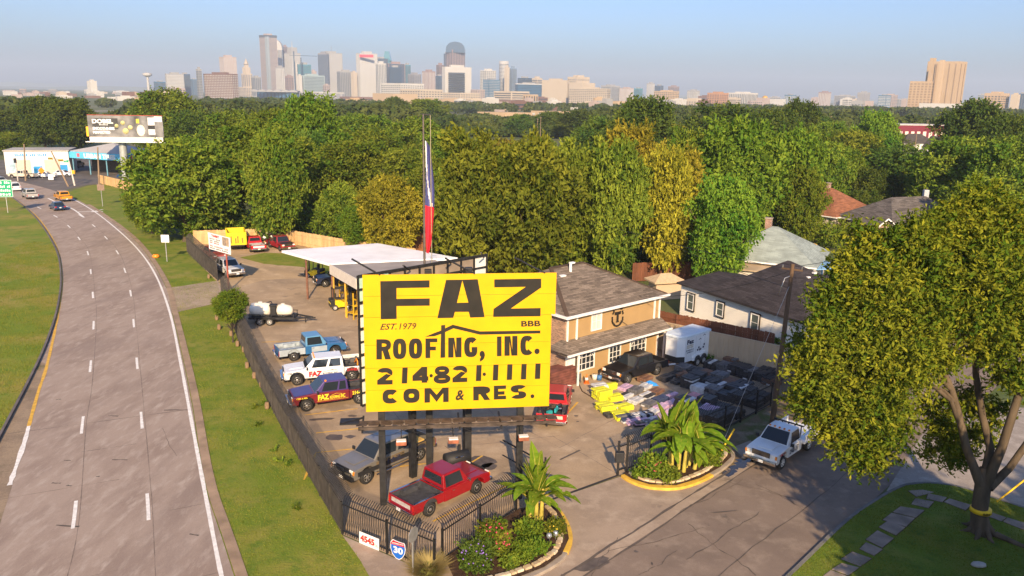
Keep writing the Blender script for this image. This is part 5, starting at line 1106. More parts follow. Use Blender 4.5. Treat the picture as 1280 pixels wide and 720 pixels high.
mb = MB(); mb.extr([on_b(.66, .45), on_b(.95, .45), on_b(.95, .96), on_b(.66, .96)], -nn * .003); mb.build('picture', M('board_picture', (.14, .13, .14), .5, var=.0, col2=(.62, .42, .22), scale=1.8), nb, world=True)
def plate_sign(label, px, py, zt, w, h, col, pcol=None, rz=0.0, name='road_sign'):
    q = gp(px, py); t = thing(name, label, 'sign', (q.x, q.y, 0), rz); mb = MB(); mb.box(0, 0, zt / 2, .09, .09, zt); mb.build('post', pcol or M('galvanised', (.42, .41, .39), .45), t); mb = MB(); mb.box(0, -.07, zt - h / 2, w, .03, h); mb.build('plate', col, t, bevel=.02); return t
plate_sign('small blank white sign on a thin post in the lawn strip', 209, 327, 3.4, 1.0, .95, M('board_white', (.76, .75, .72), .5))
plate_sign('small weathered brown sign on a thin post near the junction', 128.5, 258, 4.0, 1.3, 1.1, M('sign_back', (.22, .15, .11), .8, var=.2)); 
GR = M('guide_green', (.0, .30, .14), .4, var=.05)
t = plate_sign('green guide sign with white lettering at the left of the highway', 10, 266, 5.6, 2.3, 2.9, GR, rz=.25)
mb = MB(); mb.box(0, -.085, 4.15, 2.26, .01, 2.86); mb.build('border', PLATE, t); mb = MB(); mb.box(0, -.094, 4.15, 2.14, .012, 2.74); mb.build('face', GR, t)
mb = MB()
for k, s_ in enumerate(('#11 111', '#1111 11', '#111111', '#1111')): text_on(mb, s_, (-.9, -.104, 5.35 - k * .66), (.9, -.104, 5.35 - k * .66), (.9, -.104, 4.95 - k * .66), (-.9, -.104, 4.95 - k * .66), .03)
mb.build('lettering', PLATE, t)
for px, py, lab in ((271, 400, 'upper'), (274, 412, 'second'), (289, 420, 'third'), (297, 433, 'fourth'), (305, 440, 'fifth'), (309, 460, 'sixth'), (318, 473, 'seventh'), (327, 484, 'eighth'), (334, 511, 'ninth'), (261, 348, 'farthest')):
    q = gp(px, py); mb = MB(); mb.lathe([(.14, 0), (.17, .15), (.15, .4), (.1, .5)], 'z', 8); o = mb.build('post_stump', M('stump_wood', (.25, .16, .09), .9, var=.25, scale=3)); o.location = q; o['group'] = 'wooden stumps along the lawn strip'; tag(o, 'short weathered wooden stump in the lawn beside the dark fence', 'stump', 'wooden stumps along the lawn strip')
q = gp(195, 322); mb = MB(); mb.lathe([(.35, 0), (.5, .2), (.3, .45)], 'z', 9); o = mb.build('marker', LAMP_O); o.location = q; tag(o, 'small orange lump lying in the grass near the white sign', 'marker')
q = gp(738, 492); mb = MB(); mb.lathe([(.19, .03), (.03, .72)], 'z', 12); cn = mb.build('traffic_cone', M('cone_orange', (.70, .16, .02), .6)); cn.location = gp(733, 479); tag(cn, 'orange and white traffic cone by the tan building wall', 'traffic cone')
mb = MB(); mb.box(0, 0, .02, .42, .42, .04); mb.build('base', M('cone_orange', (.7, .16, .02), .6), cn); mb = MB(); mb.lathe([(.145, .28), (.10, .46)], 'z', 12); mb.build('band', PLATE, cn)
bk = MB(); bk.lathe([(.17, 0), (.22, .42)], 'z', 14); o = bk.build('bucket', M('bucket_white', (.68, .64, .56), .5)); o.location = gp(743, 474.5); tag(o, 'white paint bucket standing between the cone and the black pickup', 'bucket')
bk = MB(); bk.lathe([(.18, 0), (.22, .4)], 'z', 14); o = bk.build('bucket', M('bucket_blue', (.05, .16, .38), .5)); o.location = gp(749, 475); tag(o, 'blue bucket standing right beside the white paint bucket', 'bucket')
hr = thing('hose_reel', 'dark hose reel against the corner of the tan building', 'hose reel', gp(722, 478)); mb = MB(); mb.lathe([(.3, -.2), (.3, .2)], 'x', 14, (0, 0, .4)); mb.build('drum', DARK, hr); mb = MB(); mb.lathe([(.38, .2), (.38, .24)], 'x', 14, (0, 0, .4)); mb.lathe([(.38, -.24), (.38, -.2)], 'x', 14, (0, 0, .4)); mb.build('flange', M('reel_grey', (.3, .28, .27), .6), hr)
mb = MB(); mb.path([gp(723, 480) + Vector((0, 0, .06)), gp(728, 490) + Vector((0, 0, .05)), gp(738, 496) + Vector((0, 0, .05)), gp(742, 500) + Vector((0, 0, .05))], [.04] * 4); o = mb.build('hose', M('hose_brown', (.09, .06, .04), .7)); tag(o, 'dark hose trailing from the reel over the yard towards the shingle stacks', 'hose')
pl = MB(); pl.box(0, 0, .7, 2.6, 1.1, 1.4); q = gp(697, 482); wd = thing('wood_stack', 'dark reddish brown stack of boards between the red pickup and the brick wall', 'lumber', (q.x, q.y, 0), math.radians(40))
for k in range(7):
    for j in range(5): mb = MB(); mb.box(RND.uniform(-.1, .1), -.5 + .25 * j, .12 + k * .2, 2.6, .23, .17); mb.build('board', M('board_red_brown', (.16, .055, .04), .85, var=.35, scale=2), wd)
# ================================================================== buildings near the yard
SHG_B = M_tiles('shingles_brown', (.185, .148, .115), (.08, .055, .04), .9, .16, bump=.5, msize=.012); SHG_K = M_tiles('shingles_charcoal', (.045, .039, .042), (.02, .017, .018), .9, .16, bump=.5, msize=.012, var=.3)
SHG_G = M_tiles('shingles_grey_green', (.27, .31, .285), (.2, .22, .2), .9, .2, bump=.3, msize=.01, var=.12); SHG_R = M_tiles('shingles_rust', (.25, .105, .055), (.15, .06, .035), .9, .18, bump=.5, msize=.012, var=.25); SHG_S = M_tiles('shingles_slate', (.12, .105, .095), (.07, .06, .055), .9, .18, bump=.5, msize=.012)
BRICK = M_tiles('brick', (.36, .20, .12), (.40, .33, .26), .23, .085, bump=.6, msize=.01, var=.38); BRICK2 = M_tiles('brick_pink', (.33, .19, .14), (.4, .33, .28), .23, .085, bump=.5, msize=.01)
OCHRE = M('siding_ochre', (.37, .24, .105), .75, var=.06, scale=.8); TRIM = M('trim_white', (.76, .74, .70), .5, var=.06); CREAM_S = M('siding_cream', (.86, .81, .71), .7, var=.06, scale=.6); STUCCO = M('stucco_pale', (.55, .49, .41), .9, var=.12, scale=1.2, bump=.2)
PANE = M('window_pane', (.03, .035, .04), .06, var=0, spec=.7); PANE_L = M('window_blind', (.58, .55, .50), .3, var=.05); DKTRIM = M('trim_dark', (.035, .028, .028), .6, var=.1); WOOD_D = M('fence_brown', (.14, .052, .026), .85, var=.3, scale=1.5, stretch=(1, 1, .15)); METAL_T = M('fence_tan_metal', (.50, .38, .25), .6, .1, var=.08, scale=.5); PLANK = M('fence_plank_tan', (.55, .36, .17), .85, var=.2, scale=2, stretch=(1, 1, .15))
def win(root, x, z, w, h, y, nx=2, ny=2, frame=TRIM, glass=PANE, inv=None, label=None):
    """a window in a wall that faces -y of its building: frame > pane, muntins"""
    t = .09; mb = MB()
    for dx in (-1, 1): mb.box(x + dx * (w / 2), y - .03, z, t, .09, h + t)
    for dz in (-1, 1): mb.box(x, y - .032, z + dz * (h / 2), w - t, .09, t)
    f = mb.build('window', frame, root, label=label)
    mb = MB(); mb.box(x, y - .004, z, w - t, .02, h - t); mb.build('pane', glass, f)
    for i in range(1, nx): mb = MB(); mb.box(x - w / 2 + w * i / nx, y - .03, z, .035, .04, h - t); mb.build('muntin', frame, f)
    for i in range(1, ny): mb = MB(); mb.box(x, y - .034, z - h / 2 + h * i / ny, w - t, .04, .035); mb.build('muntin', frame, f)
    return f
def hip(mb, x0, x1, y0, y1, z, rx0, rx1, ry, zr, th=.16):
    """hipped roof slab: eave rectangle to a ridge"""
    e = [(x0, y0, z), (x1, y0, z), (x1, y1, z), (x0, y1, z)]; r = [(rx0, ry, zr), (rx1, ry, zr)]
    mb.add(e + r, [(0, 1, 5, 4), (1, 2, 5), (2, 3, 4, 5), (3, 0, 4)])
    mb.add([(p[0], p[1], p[2] - th) for p in e] + e, [(3, 2, 1, 0), (0, 1, 5, 4), (1, 2, 6, 5), (2, 3, 7, 6), (3, 0, 4, 7)])
    return mb
def lap(root, x0, x1, z0, z1, y, mat, step=.2):
    """lapped boards of a wall facing -y: each course leans out over the one below"""
    mb = MB(); z = z0
    while z < z1 - .02:
        h = min(step, z1 - z); mb.add([(x0, y - .028, z), (x1, y - .028, z), (x1, y - .006, z + h), (x0, y - .006, z + h), (x0, y + .01, z), (x1, y + .01, z)], [(0, 1, 2, 3), (4, 5, 1, 0)]); z += step
    return mb.build('siding', mat, root, kind='stuff')
hA, hB = gp(711.5, 478), gp(822, 444.5); hu = (hB - hA).normalized(); hA = hA - hu * .45; HRZ = math.atan2(hu.y, hu.x); HL_ = 10.7
house = thing('building', 'two storey tan building with brown hipped roof, white trim and a brick end', 'building', hA, HRZ)
mb = MB(); mb.box(HL_ / 2, 4.55, 2.6, HL_ - .02, 9.0, 5.2); mb.build('wall', OCHRE, house)
lap(house, .0, HL_, 0.1, 5.2, .05, OCHRE, .19)
mb = MB(); mb.box(-.06, 4.6, 2.6, .12, 9.1, 5.2); mb.build('brick_wall', BRICK, house, uv=True)
mb = MB(); hip(mb, -.5, HL_ + .5, -.5, 9.6, 5.38, 2.6, 6.2, 4.6, 7.75); rf = mb.build('roof', SHG_B, house, uv=True)
mb = MB(); mb.box(HL_ / 2, -.56, 5.3, HL_ + 1.1, .1, .2); mb.build('gutter', TRIM, house); mb = MB(); mb.box(-.56, 4.5, 5.3, .1, 10.1, .2); mb.build('gutter', TRIM, house)
mb = MB(); mb.box(HL_ / 2, -.25, 5.17, HL_ + 1.0, .5, .03); mb.build('soffit', TRIM, house)
mb = MB(); mb.tube((4.1, 3.9, 7.2), (4.1, 3.9, 8.1), .12); mb.box(4.25, 3.9, 8.1, .45, .26, .12); mb.build('vent_pipe', TRIM, rf); mb = MB(); mb.box(2.9, 3.6, 7.28, .5, .4, .12); mb.build('roof_vent', TRIM, rf)
for a, b in (((-.4, -.4, 5.4), (2.6, 4.6, 7.79)), ((HL_ + .4, -.4, 5.4), (6.2, 4.6, 7.79)), ((2.6, 4.6, 7.79), (6.2, 4.6, 7.79))): mb = MB(); mb.bar(a, b, .3, .06); mb.build('ridge_cap', SHG_B, rf)
aw = MB(); aw.add([(-.3, -1.1, 2.68), (HL_ + .35, -1.1, 2.68), (HL_ + .2, .05, 3.38), (-.15, .05, 3.38), (-.9, -1.1, 2.68), (-.9, 1.2, 2.68), (-.1, .4, 3.38)], [(0, 1, 2, 3), (4, 0, 3, 6), (5, 4, 6)])
aw.add([(-.9, -1.1, 2.68), (HL_ + .35, -1.1, 2.68), (HL_ + .35, -1.1, 2.52), (-.9, -1.1, 2.52), (HL_ + .35, .0, 2.52), (-.9, 0, 2.52), (HL_ + .35, 0, 2.68)], [(0, 1, 2, 3), (3, 2, 4, 5), (1, 6, 4, 2)]); aw.build('awning_roof', SHG_B, house, uv=True)
mb = MB(); mb.box(HL_ / 2 - .28, -1.15, 2.6, HL_ + 1.35, .09, .15); mb.build('gutter', TRIM, house)
for x, z0, z1, y in ((.06, 0, 5.2, -.02), (1.0, 3.3, 5.2, -.05), (HL_ - .7, 3.4, 5.2, -.05), (HL_ - .04, 0, 5.2, -.03), (.45, 0, 2.5, -.9), (HL_ - .25, 0, 2.5, -.9)):
    mb = MB(); mb.box(x, y, (z0 + z1) / 2, .14, .1, z1 - z0); mb.build('downpipe', TRIM, house)
win(house, 3.15, 4.35, 1.05, 1.35, .0, 2, 2, glass=PANE_L); w = win(house, 2.15, 1.45, 1.8, 1.5, .0, 4, 3); win(house, 5.4, 1.45, 1.3, 1.65, .0, 3, 4); win(house, 8.2, 1.5, 1.9, 1.6, .0, 4, 4)
for xx in (2.15, 8.2):
    mb = MB(); mb.path([(xx + .82 * math.cos(t), -.05, 1.45 + .62 * math.sin(t)) for t in [math.pi * k / 10 for k in range(11)]], [.025] * 11, n=5); mb.build('arched_muntin', TRIM, w)
mb = MB(); mb.box(.55, -.05, 1.05, .75, .06, 2.05); dr = mb.build('door', TRIM, house); mb = MB(); mb.box(.8, -.1, 1.0, .05, .06, .1); mb.build('handle', DARK, dr)
em = MB(); ex, ez = 5.55, 4.3; y = -.035
def tx(s, x0, x1, z0, z1, bd): text_on(em, s, (x0, y, z1), (x1, y, z1), (x1, y, z0), (x0, y, z0), bd)
tx('T', ex - .34, ex + .34, ez - .42, ez + .4, .08); em.box(ex, y, ez - .42, .34, .02, .09); em.box(ex - .32, y, ez + .3, .07, .02, .22); em.box(ex + .32, y, ez + .3, .07, .02, .22)
for k in range(26):
    a = 2 * math.pi * k / 26
    if abs(math.sin(a)) > .93 or k % 3 == 0: continue
    em.box(ex + .62 * math.cos(a), y, ez + .72 * math.sin(a), .15, .02, .15, 0)
for k in range(5):
    a = math.radians(130 - 20 * k); text_on(em, 'TEXAS'[k], *[(ex + .76 * math.cos(a) + u * .11 * math.sin(a) + v * .13 * math.cos(a), y - .003, ez + .82 * math.sin(a) - u * .11 * math.cos(a) + v * .13 * math.sin(a)) for u, v in ((-1, 1), (1, 1), (1, -1), (-1, -1))], .03)
em.path([(ex + .66 * math.cos(t), y, ez + .76 * math.sin(t)) for t in [math.radians(200 + 14 * k) for k in range(11)]], [.07] * 11, n=5); em.build('emblem', INK, house)
mb = MB(); mb.bar((6.1, -.04, 3.8), (6.7, -.04, 3.42), .03); mb.build('bracket', DARK, house)

# fences behind the yard
def board_fence(label, pts, h, w, mat, thick=.03, z0=.05, name='board_fence', rib=False, single=False):
    pts = [Vector((p[0], p[1])) for p in pts]; t = thing(name, label, 'fence', (pts[0].x, pts[0].y, 0)); mb = MB()
    for a, b in zip(pts, pts[1:]):
        d = (b - a).normalized(); n = Vector((-d.y, d.x)); L = (b - a).length; k = max(1, int(L / w)); rz = math.atan2(d.y, d.x)
        if rib:
            s = MB(); s.box((a.x + b.x) / 2, (a.y + b.y) / 2, z0 + h / 2, L, .03, h, rz); s.build('sheet', mat, t, world=True)
            for i in range(k): p = a + d * (L * (i + .5) / k); [mb.box(p.x + n.x * o, p.y + n.y * o, z0 + h / 2, w * .34, .09, h - .02, rz) for o in (-.04, .04)]
            for zz_ in (z0 + h,): s = MB(); s.box((a.x + b.x) / 2, (a.y + b.y) / 2, zz_, L, .1, .06, rz); s.build('cap_rail', mat, t, world=True)
        else:
            for i in range(k):
                p = a + d * (L * (i + .5) / k) + n * RND.uniform(-.012, .012); hh = h + RND.uniform(-.04, .04)
                q = MB() if single else mb; q.box(p.x, p.y, z0 + hh / 2, w - .012, thick, hh, rz + RND.uniform(-.03, .03))
                if single: q.build('board', mat, t, world=True)
            for zz_ in (.5, h - .4): s = MB(); s.box((a.x + b.x) / 2 - n.x * .05, (a.y + b.y) / 2 - n.y * .05, zz_, L, .05, .09, rz); s.build('rail', mat, t, world=True)
            m = max(1, int(L / 2.6))
            for i in range(m + 1): p = a + d * (L * i / m) - n * .08; s = MB(); s.box(p.x, p.y, h / 2, .1, .1, h, rz); s.build('post', mat, t, world=True)
    if mb.v: mb.build('ribbing' if rib else 'boarding', mat, t, world=True, kind='stuff')
    return t
tf0, tf1 = gp(822, 437), gp(1004, 479); tfd = (tf1 - tf0).normalized(); tfn = Vector((-tfd.y, tfd.x, 0)); tfn = tfn if tfn.y > 0 else -tfn
board_fence('tan ribbed metal fence along the back of the shingle stacks', [tf0 - tfd * 1.2, tf1 + tfd * 5], 2.5, .42, METAL_T, name='metal_fence', rib=True)
board_fence('dark reddish brown board fence rising just behind the tan metal fence', [tf0 - tfd * 1.6 + tfn * .9, tf0 + tfd * 9.6 + tfn * .9], 3.15, .2, WOOD_D, single=True)
board_fence('tan plank fence closing the far end of the yard', [gp(243, 306), gp(345, 303), gp(352, 303), gp(440, 319), gp(520, 330)], 1.95, .16, PLANK)
board_fence('low wooden fence at the foot of the grey billboard pole', [gp(124, 229), gp(168, 240)], 1.9, .2, PLANK)
board_fence('reddish plank fence under the trees behind the canopy', [gp(485, 312), gp(545, 316), gp(600, 330)], 2.6, .17, M('fence_red_brown', (.26, .11, .045), .85, var=.25))
board_fence('brown board fence in the shade behind the tan building', [gp(790, 352), gp(870, 350)], 2.2, .2, WOOD_D)

# white house with charcoal roof
w0, w1 = gp(852, 355, 3.2), gp(1000, 402, 3.2); wu = (w1 - w0).normalized(); wu.z = 0; WRZ = math.atan2(wu.y, wu.x); WL = (w1 - w0).length
wh = thing('house', 'cream sided single storey house with charcoal hipped roof behind the fences', 'house', (w0.x, w0.y, 0), WRZ)
mb = MB(); mb.box(2.2, 4.0, 1.6, 4.3, 7.9, 3.2); mb.box(4.3 + (WL + 1 - 4.3) / 2, 5.0, 1.65, WL + 1 - 4.3, 9.9, 3.3); mb.build('wall', CREAM_S, wh); lap(wh, 0, WL + 1, .1, 3.2, .05, CREAM_S, .2)
mb = MB(); mb.box(-.04, 4, 1.6, .08, 7.9, 3.2); mb.build('wall', CREAM_S, wh)
for x, z, w_, h_ in ((1.55, 1.75, .95, 1.6), (5.6, 2.0, .95, 1.35), (10.0, 1.85, 1.0, 1.6)): win(wh, x, z, w_ + .12, h_ + .12, -.04, 1, 1, DKTRIM); win(wh, x, z, w_ - .1, h_ - .1, -.06, 1, 2, TRIM, M('pane_screen', (.10, .12, .11), .15))
mb = MB(); hip(mb, -.35, 6.0, -.35, 8.4, 3.35, .8, 6.0, 4.0, 4.3); mb.build('porch_roof', SHG_K, wh, uv=True)
mb = MB(); hip(mb, 3.9, WL + 1.4, -.5, 10.6, 3.42, 9.0, 9.4, 4.4, 6.9); wr = mb.build('roof', SHG_K, wh, uv=True)
mb = MB(); hip(mb, 9.5, 17.5, 4.2, 12, 3.6, 10.5, 16, 8.0, 5.6); mb.build('roof', SHG_K, wh, uv=True)
mb = MB(); mb.box(3.9 + (WL - 2.5) / 2, -.54, 3.33, WL - 2.5, .08, .2); mb.build('gutter', DKTRIM, wh)
for k in range(5): mb = MB(); mb.box(11.6 - .05 * k, 2.0 + .8 * k, 4.95 + .3 * k, .3, .3, .12); mb.build('roof_vent', TRIM, wr)

# hipped house with pale grey-green roof
def simple_house(name, label, c, rz, L, Dp, ze, zr, wall, roofm, ridge=.3, wins=(), ov=.45, chim=None, trim=TRIM):
    t = thing(name, label, 'house', (c[0], c[1], 0), rz); mb = MB(); mb.box(0, 0, ze / 2, L, Dp, ze); mb.build('wall', wall, t, uv=True)
    mb = MB(); hip(mb, -L / 2 - ov, L / 2 + ov, -Dp / 2 - ov, Dp / 2 + ov, ze + .12, -L * ridge / 2, L * ridge / 2 + .01, 0, zr); r = mb.build('roof', roofm, t, uv=True)
    mb = MB(); mb.box(0, -Dp / 2 - ov - .03, ze + .04, L + 2 * ov, .06, .16); mb.box(-L / 2 - ov - .03, 0, ze + .04, .06, Dp + 2 * ov, .16); mb.build('gutter', trim, t)
    for x, z, w_, h_ in wins: win(t, x, z, w_, h_, -Dp / 2 - .01, 2, 2)
    if chim: mb = MB(); mb.box(chim[0], chim[1], chim[2] / 2 + ze / 2, .7, .7, chim[2] - ze); ck = mb.build('chimney', BRICK2, r, uv=True); mb = MB(); mb.box(chim[0], chim[1], chim[2] + .05, .85, .85, .12); mb.build('chimney_cap', KERB, ck)
    return t
pk = gp(966, 283, 6.6)
simple_house('house', 'pale house with a worn grey green hipped roof behind the cream house', (pk.x + .3, pk.y), math.radians(-28), 10.5, 10.5, 3.2, 6.6, STUCCO, SHG_G, .06, ((-2, 1.7, 1.2, 1.4), (2.5, 1.7, 1.2, 1.4)), chim=(-1.0, 1.2, 7.3))
q = gp(925, 322, 3.4); t = thing('lean_to', 'tan flat lean-to roof between the cream house and the grey green roof', 'roof', (q.x, q.y, 0), math.radians(-28)); mb = MB(); mb.add([(-3, -3, 2.7), (5, -3, 2.7), (5, 4.2, 3.35), (-3, 4.2, 3.35), (-3, -3, 2.55), (5, -3, 2.55), (5, 4.2, 3.2), (-3, 4.2, 3.2)], [(0, 1, 2, 3), (7, 6, 5, 4), (0, 4, 5, 1), (1, 5, 6, 2), (2, 6, 7, 3), (3, 7, 4, 0)]); mb.build('roof', M('lean_to_roof', (.40, .30, .19), .85, var=.2, scale=.6), t); mb = MB(); mb.box(1, .6, 1.25, 7.4, 6.4, 2.5); mb.build('wall', STUCCO, t)
bt = MB(); q = gp(1010, 330, 2.6); bt.box(0, 0, 2.5, 7, 5, .1, .3); bt.box(-2.5, -2, 1.2, .12, .12, 2.4, .3); bt.box(2.5, 2, 1.2, .12, .12, 2.4, .3); bt.box(2.5, -2, 1.2, .12, .12, 2.4, .3); bt.box(-2.5, 2, 1.2, .12, .12, 2.4, .3); o = bt.build('tarpaulin', M('tarp_blue', (.22, .42, .68), .5, var=.12)); o.location = (q.x, q.y, 0); tag(o, 'light blue tarpaulin roof beyond the charcoal roof of the cream house', 'tarpaulin')
pk = gp(1032, 234, 7.2); simple_house('house', 'house with a rust brown hipped roof half hidden by trees', (pk.x + .5, pk.y - 1), math.radians(36), 11.5, 10, 3.4, 7.2, M('wall_pale', (.5, .45, .38), .8, var=.1), SHG_R, .06, ((-2.5, 1.8, 1.2, 1.6), (0, 1.8, 1.2, 1.6), (2.5, 1.8, 1.2, 1.6)), chim=(0, .6, 7.9))
pk = gp(1140, 245, 7.0); simple_house('house', 'pinkish brick house with a wide slate grey roof at the right', (pk.x - 1, pk.y - 1), math.radians(20), 16, 11, 3.4, 7.0, BRICK2, SHG_S, .42, ((-5, 1.8, 1.4, 1.6), (-1, 1.8, 1.4, 1.6), (3, 1.8, 1.4, 1.6)))
q = gp(1106, 288, 3.0); t = thing('house_wing', 'gabled brick wing in front of the slate grey roof', 'house', (q.x, q.y, 0), math.radians(20)); mb = MB(); mb.box(0, 2.5, 1.5, 5, 5, 3.0); mb.extr([(-2.5, 0, 3.0), (2.5, 0, 3.0), (0, 0, 4.6)], (0, 5, 0)); mb.build('wall', BRICK2, t, uv=True); mb = MB()
for s in (1, -1): mb.add([(0, -.4, 4.78), (0, 5, 4.78), (s * 2.9, 5, 2.9), (s * 2.9, -.4, 2.9), (0, -.4, 4.62), (s * 2.9, -.4, 2.74)], [(0, 1, 2, 3), (0, 3, 5, 4)])
mb.build('roof', SHG_S, t, uv=True); mb = MB(); mb.bar((0, -.43, 4.7), (2.9, -.43, 2.82), .05, .18); mb.bar((0, -.43, 4.7), (-2.9, -.43, 2.82), .05, .18); mb.build('bargeboard', TRIM, t); win(t, 0, 1.6, 1.6, 1.4, -.01, 2, 2)
# farther roofs seen through the trees
def far_house(label, px, py, D, w, h, wall, roofm, zr, rz=.2, flat=False, group=None, cat='house', gable=False, nw=0, name='house'):
    P = at_y(px, py, D); t = thing(name, label, cat, (P.x, D, 0), rz, group); mb = MB(); mb.box(0, 0, h / 2, w, w * .6, h); mb.build('wall', wall, t)
    if flat: mb = MB(); mb.box(0, 0, h + .2, w + .4, w * .6 + .4, .4); mb.build('roof', roofm, t)
    elif gable:
        mb = MB()
        for s in (1, -1): mb.add([(0, -w * .3 - .3, zr), (0, w * .3, zr), (s * (w / 2 + .3), w * .3, h - .1), (s * (w / 2 + .3), -w * .3 - .3, h - .1), (0, -w * .3 - .3, zr - .25), (s * (w / 2 + .3), -w * .3 - .3, h - .35)], [(0, 1, 2, 3), (0, 3, 5, 4)])
        mb.build('roof', roofm, t); mb = MB(); mb.extr([(-w / 2, -w * .3 - .01, h), (w / 2, -w * .3 - .01, h), (0, -w * .3 - .01, zr - .2)], (0, w * .58, 0)); mb.build('gable', wall, t)
    else: mb = MB(); hip(mb, -w / 2 - .4, w / 2 + .4, -w * .3 - .4, w * .3 + .4, h + .1, -w * .2, w * .2, 0, zr); mb.build('roof', roofm, t)
    for k in range(nw): mb = MB(); mb.box(-w / 2 + w * (k + .5) / nw, -w * .3 - .02, h * .62, w / nw * .55, .06, h * .28); mb.build('window', PANE if name != 'red_building' else CREAM, t)
    return t
MAR = M('wall_maroon', (.17, .02, .035), .8, var=.1); TANW = M('wall_tan_far', (.50, .37, .25), .85, var=.1, scale=.2); WHW = M('wall_white_far', (.68, .65, .60), .8, var=.08, scale=.2); GRW = M('roof_grey_far', (.33, .31, .30), .85, var=.15, scale=.2)
far_house('long dark red building with cream windows and a flat roof among trees', 1133, 178, 370, 26, 11, MAR, M('roof_pale_far', (.5, .47, .43), .8), 11, .15, True, cat='building', nw=9, name='red_building')
far_house('white gabled house in front of the dark red building', 1170, 185, 300, 9, 5, WHW, SHG_S, 9, .5, gable=True, nw=2); far_house('grey roofed house left of the white gable', 1141, 186, 320, 13, 5.5, WHW, SHG_S, 9, .1)
far_house('tiny house with red roof at the right beyond the white gable', 1186, 180, 330, 6, 6, M('wall_rust_far', (.35, .12, .07), .8), SHG_R, 8.5, .1)
far_house('low tan building with a brown roof above the left tree tops', 430, 166, 170, 10, 5, TANW, M('roof_sand', (.5, .36, .22), .85), 7, .3); far_house('low buff roof in the gap between the golden tree tops', 672, 168, 210, 13, 5.5, TANW, GRW, 7, .1, True, cat='building')
far_house('long low white building right of the blue canopy', 264, 188, 240, 15, 6.2, WHW, GRW, 7, .0, True, cat='building')
far_house('small brown house roof seen right of the tan building', 832, 345, 84, 3, 1.9, TANW, M('roof_sand', (.5, .36, .22), .85), 2.7, .3)

# ================================================================== tyre shop, its canopy and the far billboard
ta, tb2 = gp(8, 218), gp(88, 217); tu = (tb2 - ta).normalized(); TRZ = math.atan2(tu.y, tu.x); TLn = (tb2 - ta).length
ts = thing('tyre_shop', 'white tyre shop with blue painted doors at the junction', 'shop', ta, TRZ); SBLUE = M('shop_blue', (.015, .25, .55), .6, var=.12, scale=.6); FBLUE = M('fascia_blue', (.10, .45, .66), .5, var=.06, scale=.3); SWHITE = M('shop_white', (.64, .64, .62), .7, var=.1, scale=.4); SHUT = M('shutter_cream', (.56, .47, .38), .7, var=.08)
hh = 5.6
mb = MB(); mb.box(TLn / 2, 5, hh / 2, TLn, 10, hh); mb.build('wall', SWHITE, ts); mb = MB(); mb.box(TLn / 2, 5, hh + .12, TLn + .4, 10.4, .3); mb.build('roof', M('shop_roof', (.36, .34, .31), .85, var=.15, scale=.2), ts)
for x, w_ in ((TLn * .28, 3.1), (TLn * .73, 3.4)): mb = MB(); mb.box(x, -.03, 1.75, w_, .1, 3.5); d_ = mb.build('shutter', SHUT, ts); [(lambda b: b.build('shutter_slat', SHUT, d_))(MB().box(x, -.1, .3 + k * .42, w_ - .1, .04, .3)) for k in range(8)]
for x, w_, h_ in ((TLn * .5, 2.0, 1.9), (TLn * .91, 1.6, 2.2), (TLn * .46, .8, 1.4)): mb = MB(); mb.box(x, -.02, h_ / 2, w_, .06, h_); mb.build('painted_panel', SBLUE, ts)
mb = MB(); mb.box(TLn * .42, -.04, hh - .9, TLn * .48, .06, .75); mb.build('name_band', SWHITE, ts); mb = MB(); text_on(mb, '#1111111 111 11111', (TLn * .16, -.08, hh - .6), (TLn * .66, -.08, hh - .6), (TLn * .66, -.08, hh - 1.25), (TLn * .16, -.08, hh - 1.25), .05); mb.build('lettering', SBLUE, ts)
mb = MB(); mb.extr([(.6, -.03, .3), (2.6, -.03, .3), (2.2, -.03, 3.2), (1.2, -.03, 4.0), (.5, -.03, 2.5)], (0, .02, 0)); mb.build('mural', M('mural_blue', (.35, .48, .55), .7, var=.3, scale=.8), ts)
zc = 5.4; f0, f1, f2 = gp(85, 197, zc - 1.5), gp(155, 201.5, zc - 1.5), gp(200, 197, zc - 1.5)
tc_ = thing('tyre_shop_canopy', 'wide blue fronted canopy with TIRES lettering and a grey roof', 'canopy', (f1.x, f1.y, 0)); bk2 = f0 + f2 - f1
mb = MB(); c = (f0 + f2) / 2; rim_ = [(p.x, p.y, zc + .1) for p in (f0, f1, f2, bk2)]; mb.add(rim_ + [(c.x, c.y, zc + 2.2)], [(0, 1, 4), (1, 2, 4), (2, 3, 4), (3, 0, 4), (3, 2, 1, 0)]); mb.build('roof', M('canopy_roof_grey', (.40, .385, .37), .7, var=.08, scale=.2), tc_, world=True)
for a, b, s_ in ((f0, f1, 'URBAN TIRES'), (f1, f2, 'URBAN TIRES')):
    mb = MB(); mb.bar((a.x, a.y, zc - .7), (b.x, b.y, zc - .7), .2, 1.6); mb.build('fascia', FBLUE, tc_, world=True); d = (b - a).normalized(); nn = Vector((d.y, -d.x, 0)) * .13; P0, P1 = a.lerp(b, .3) + nn, a.lerp(b, .86) + nn
    mb = MB(); text_on(mb, s_, *[Vector((p.x, p.y, z)) for p, z in ((P0, zc - .15), (P1, zc - .15), (P1, zc - 1.3), (P0, zc - 1.3))], .05); mb.build('lettering', SWHITE, tc_, world=True); P2_ = a.lerp(b, .2) + nn; mb = MB(); mb.box(P2_.x, P2_.y, zc - .7, .9, .06, .9, math.atan2(d.y, d.x)); mb.build('logo', M('logo_pink', (.6, .12, .16), .6), tc_, world=True)
for a, b in ((f0, f1), (f1, f2)):
    for f in (.02, .35, .68, .98): p = a.lerp(b, f) + (c - a.lerp(b, f)) * .08; mb = MB(); mb.box(p.x, p.y, (zc - 1) / 2, .25, .25, zc - 1); mb.build('post', M('post_blue', (.12, .28, .36), .6), tc_, world=True)
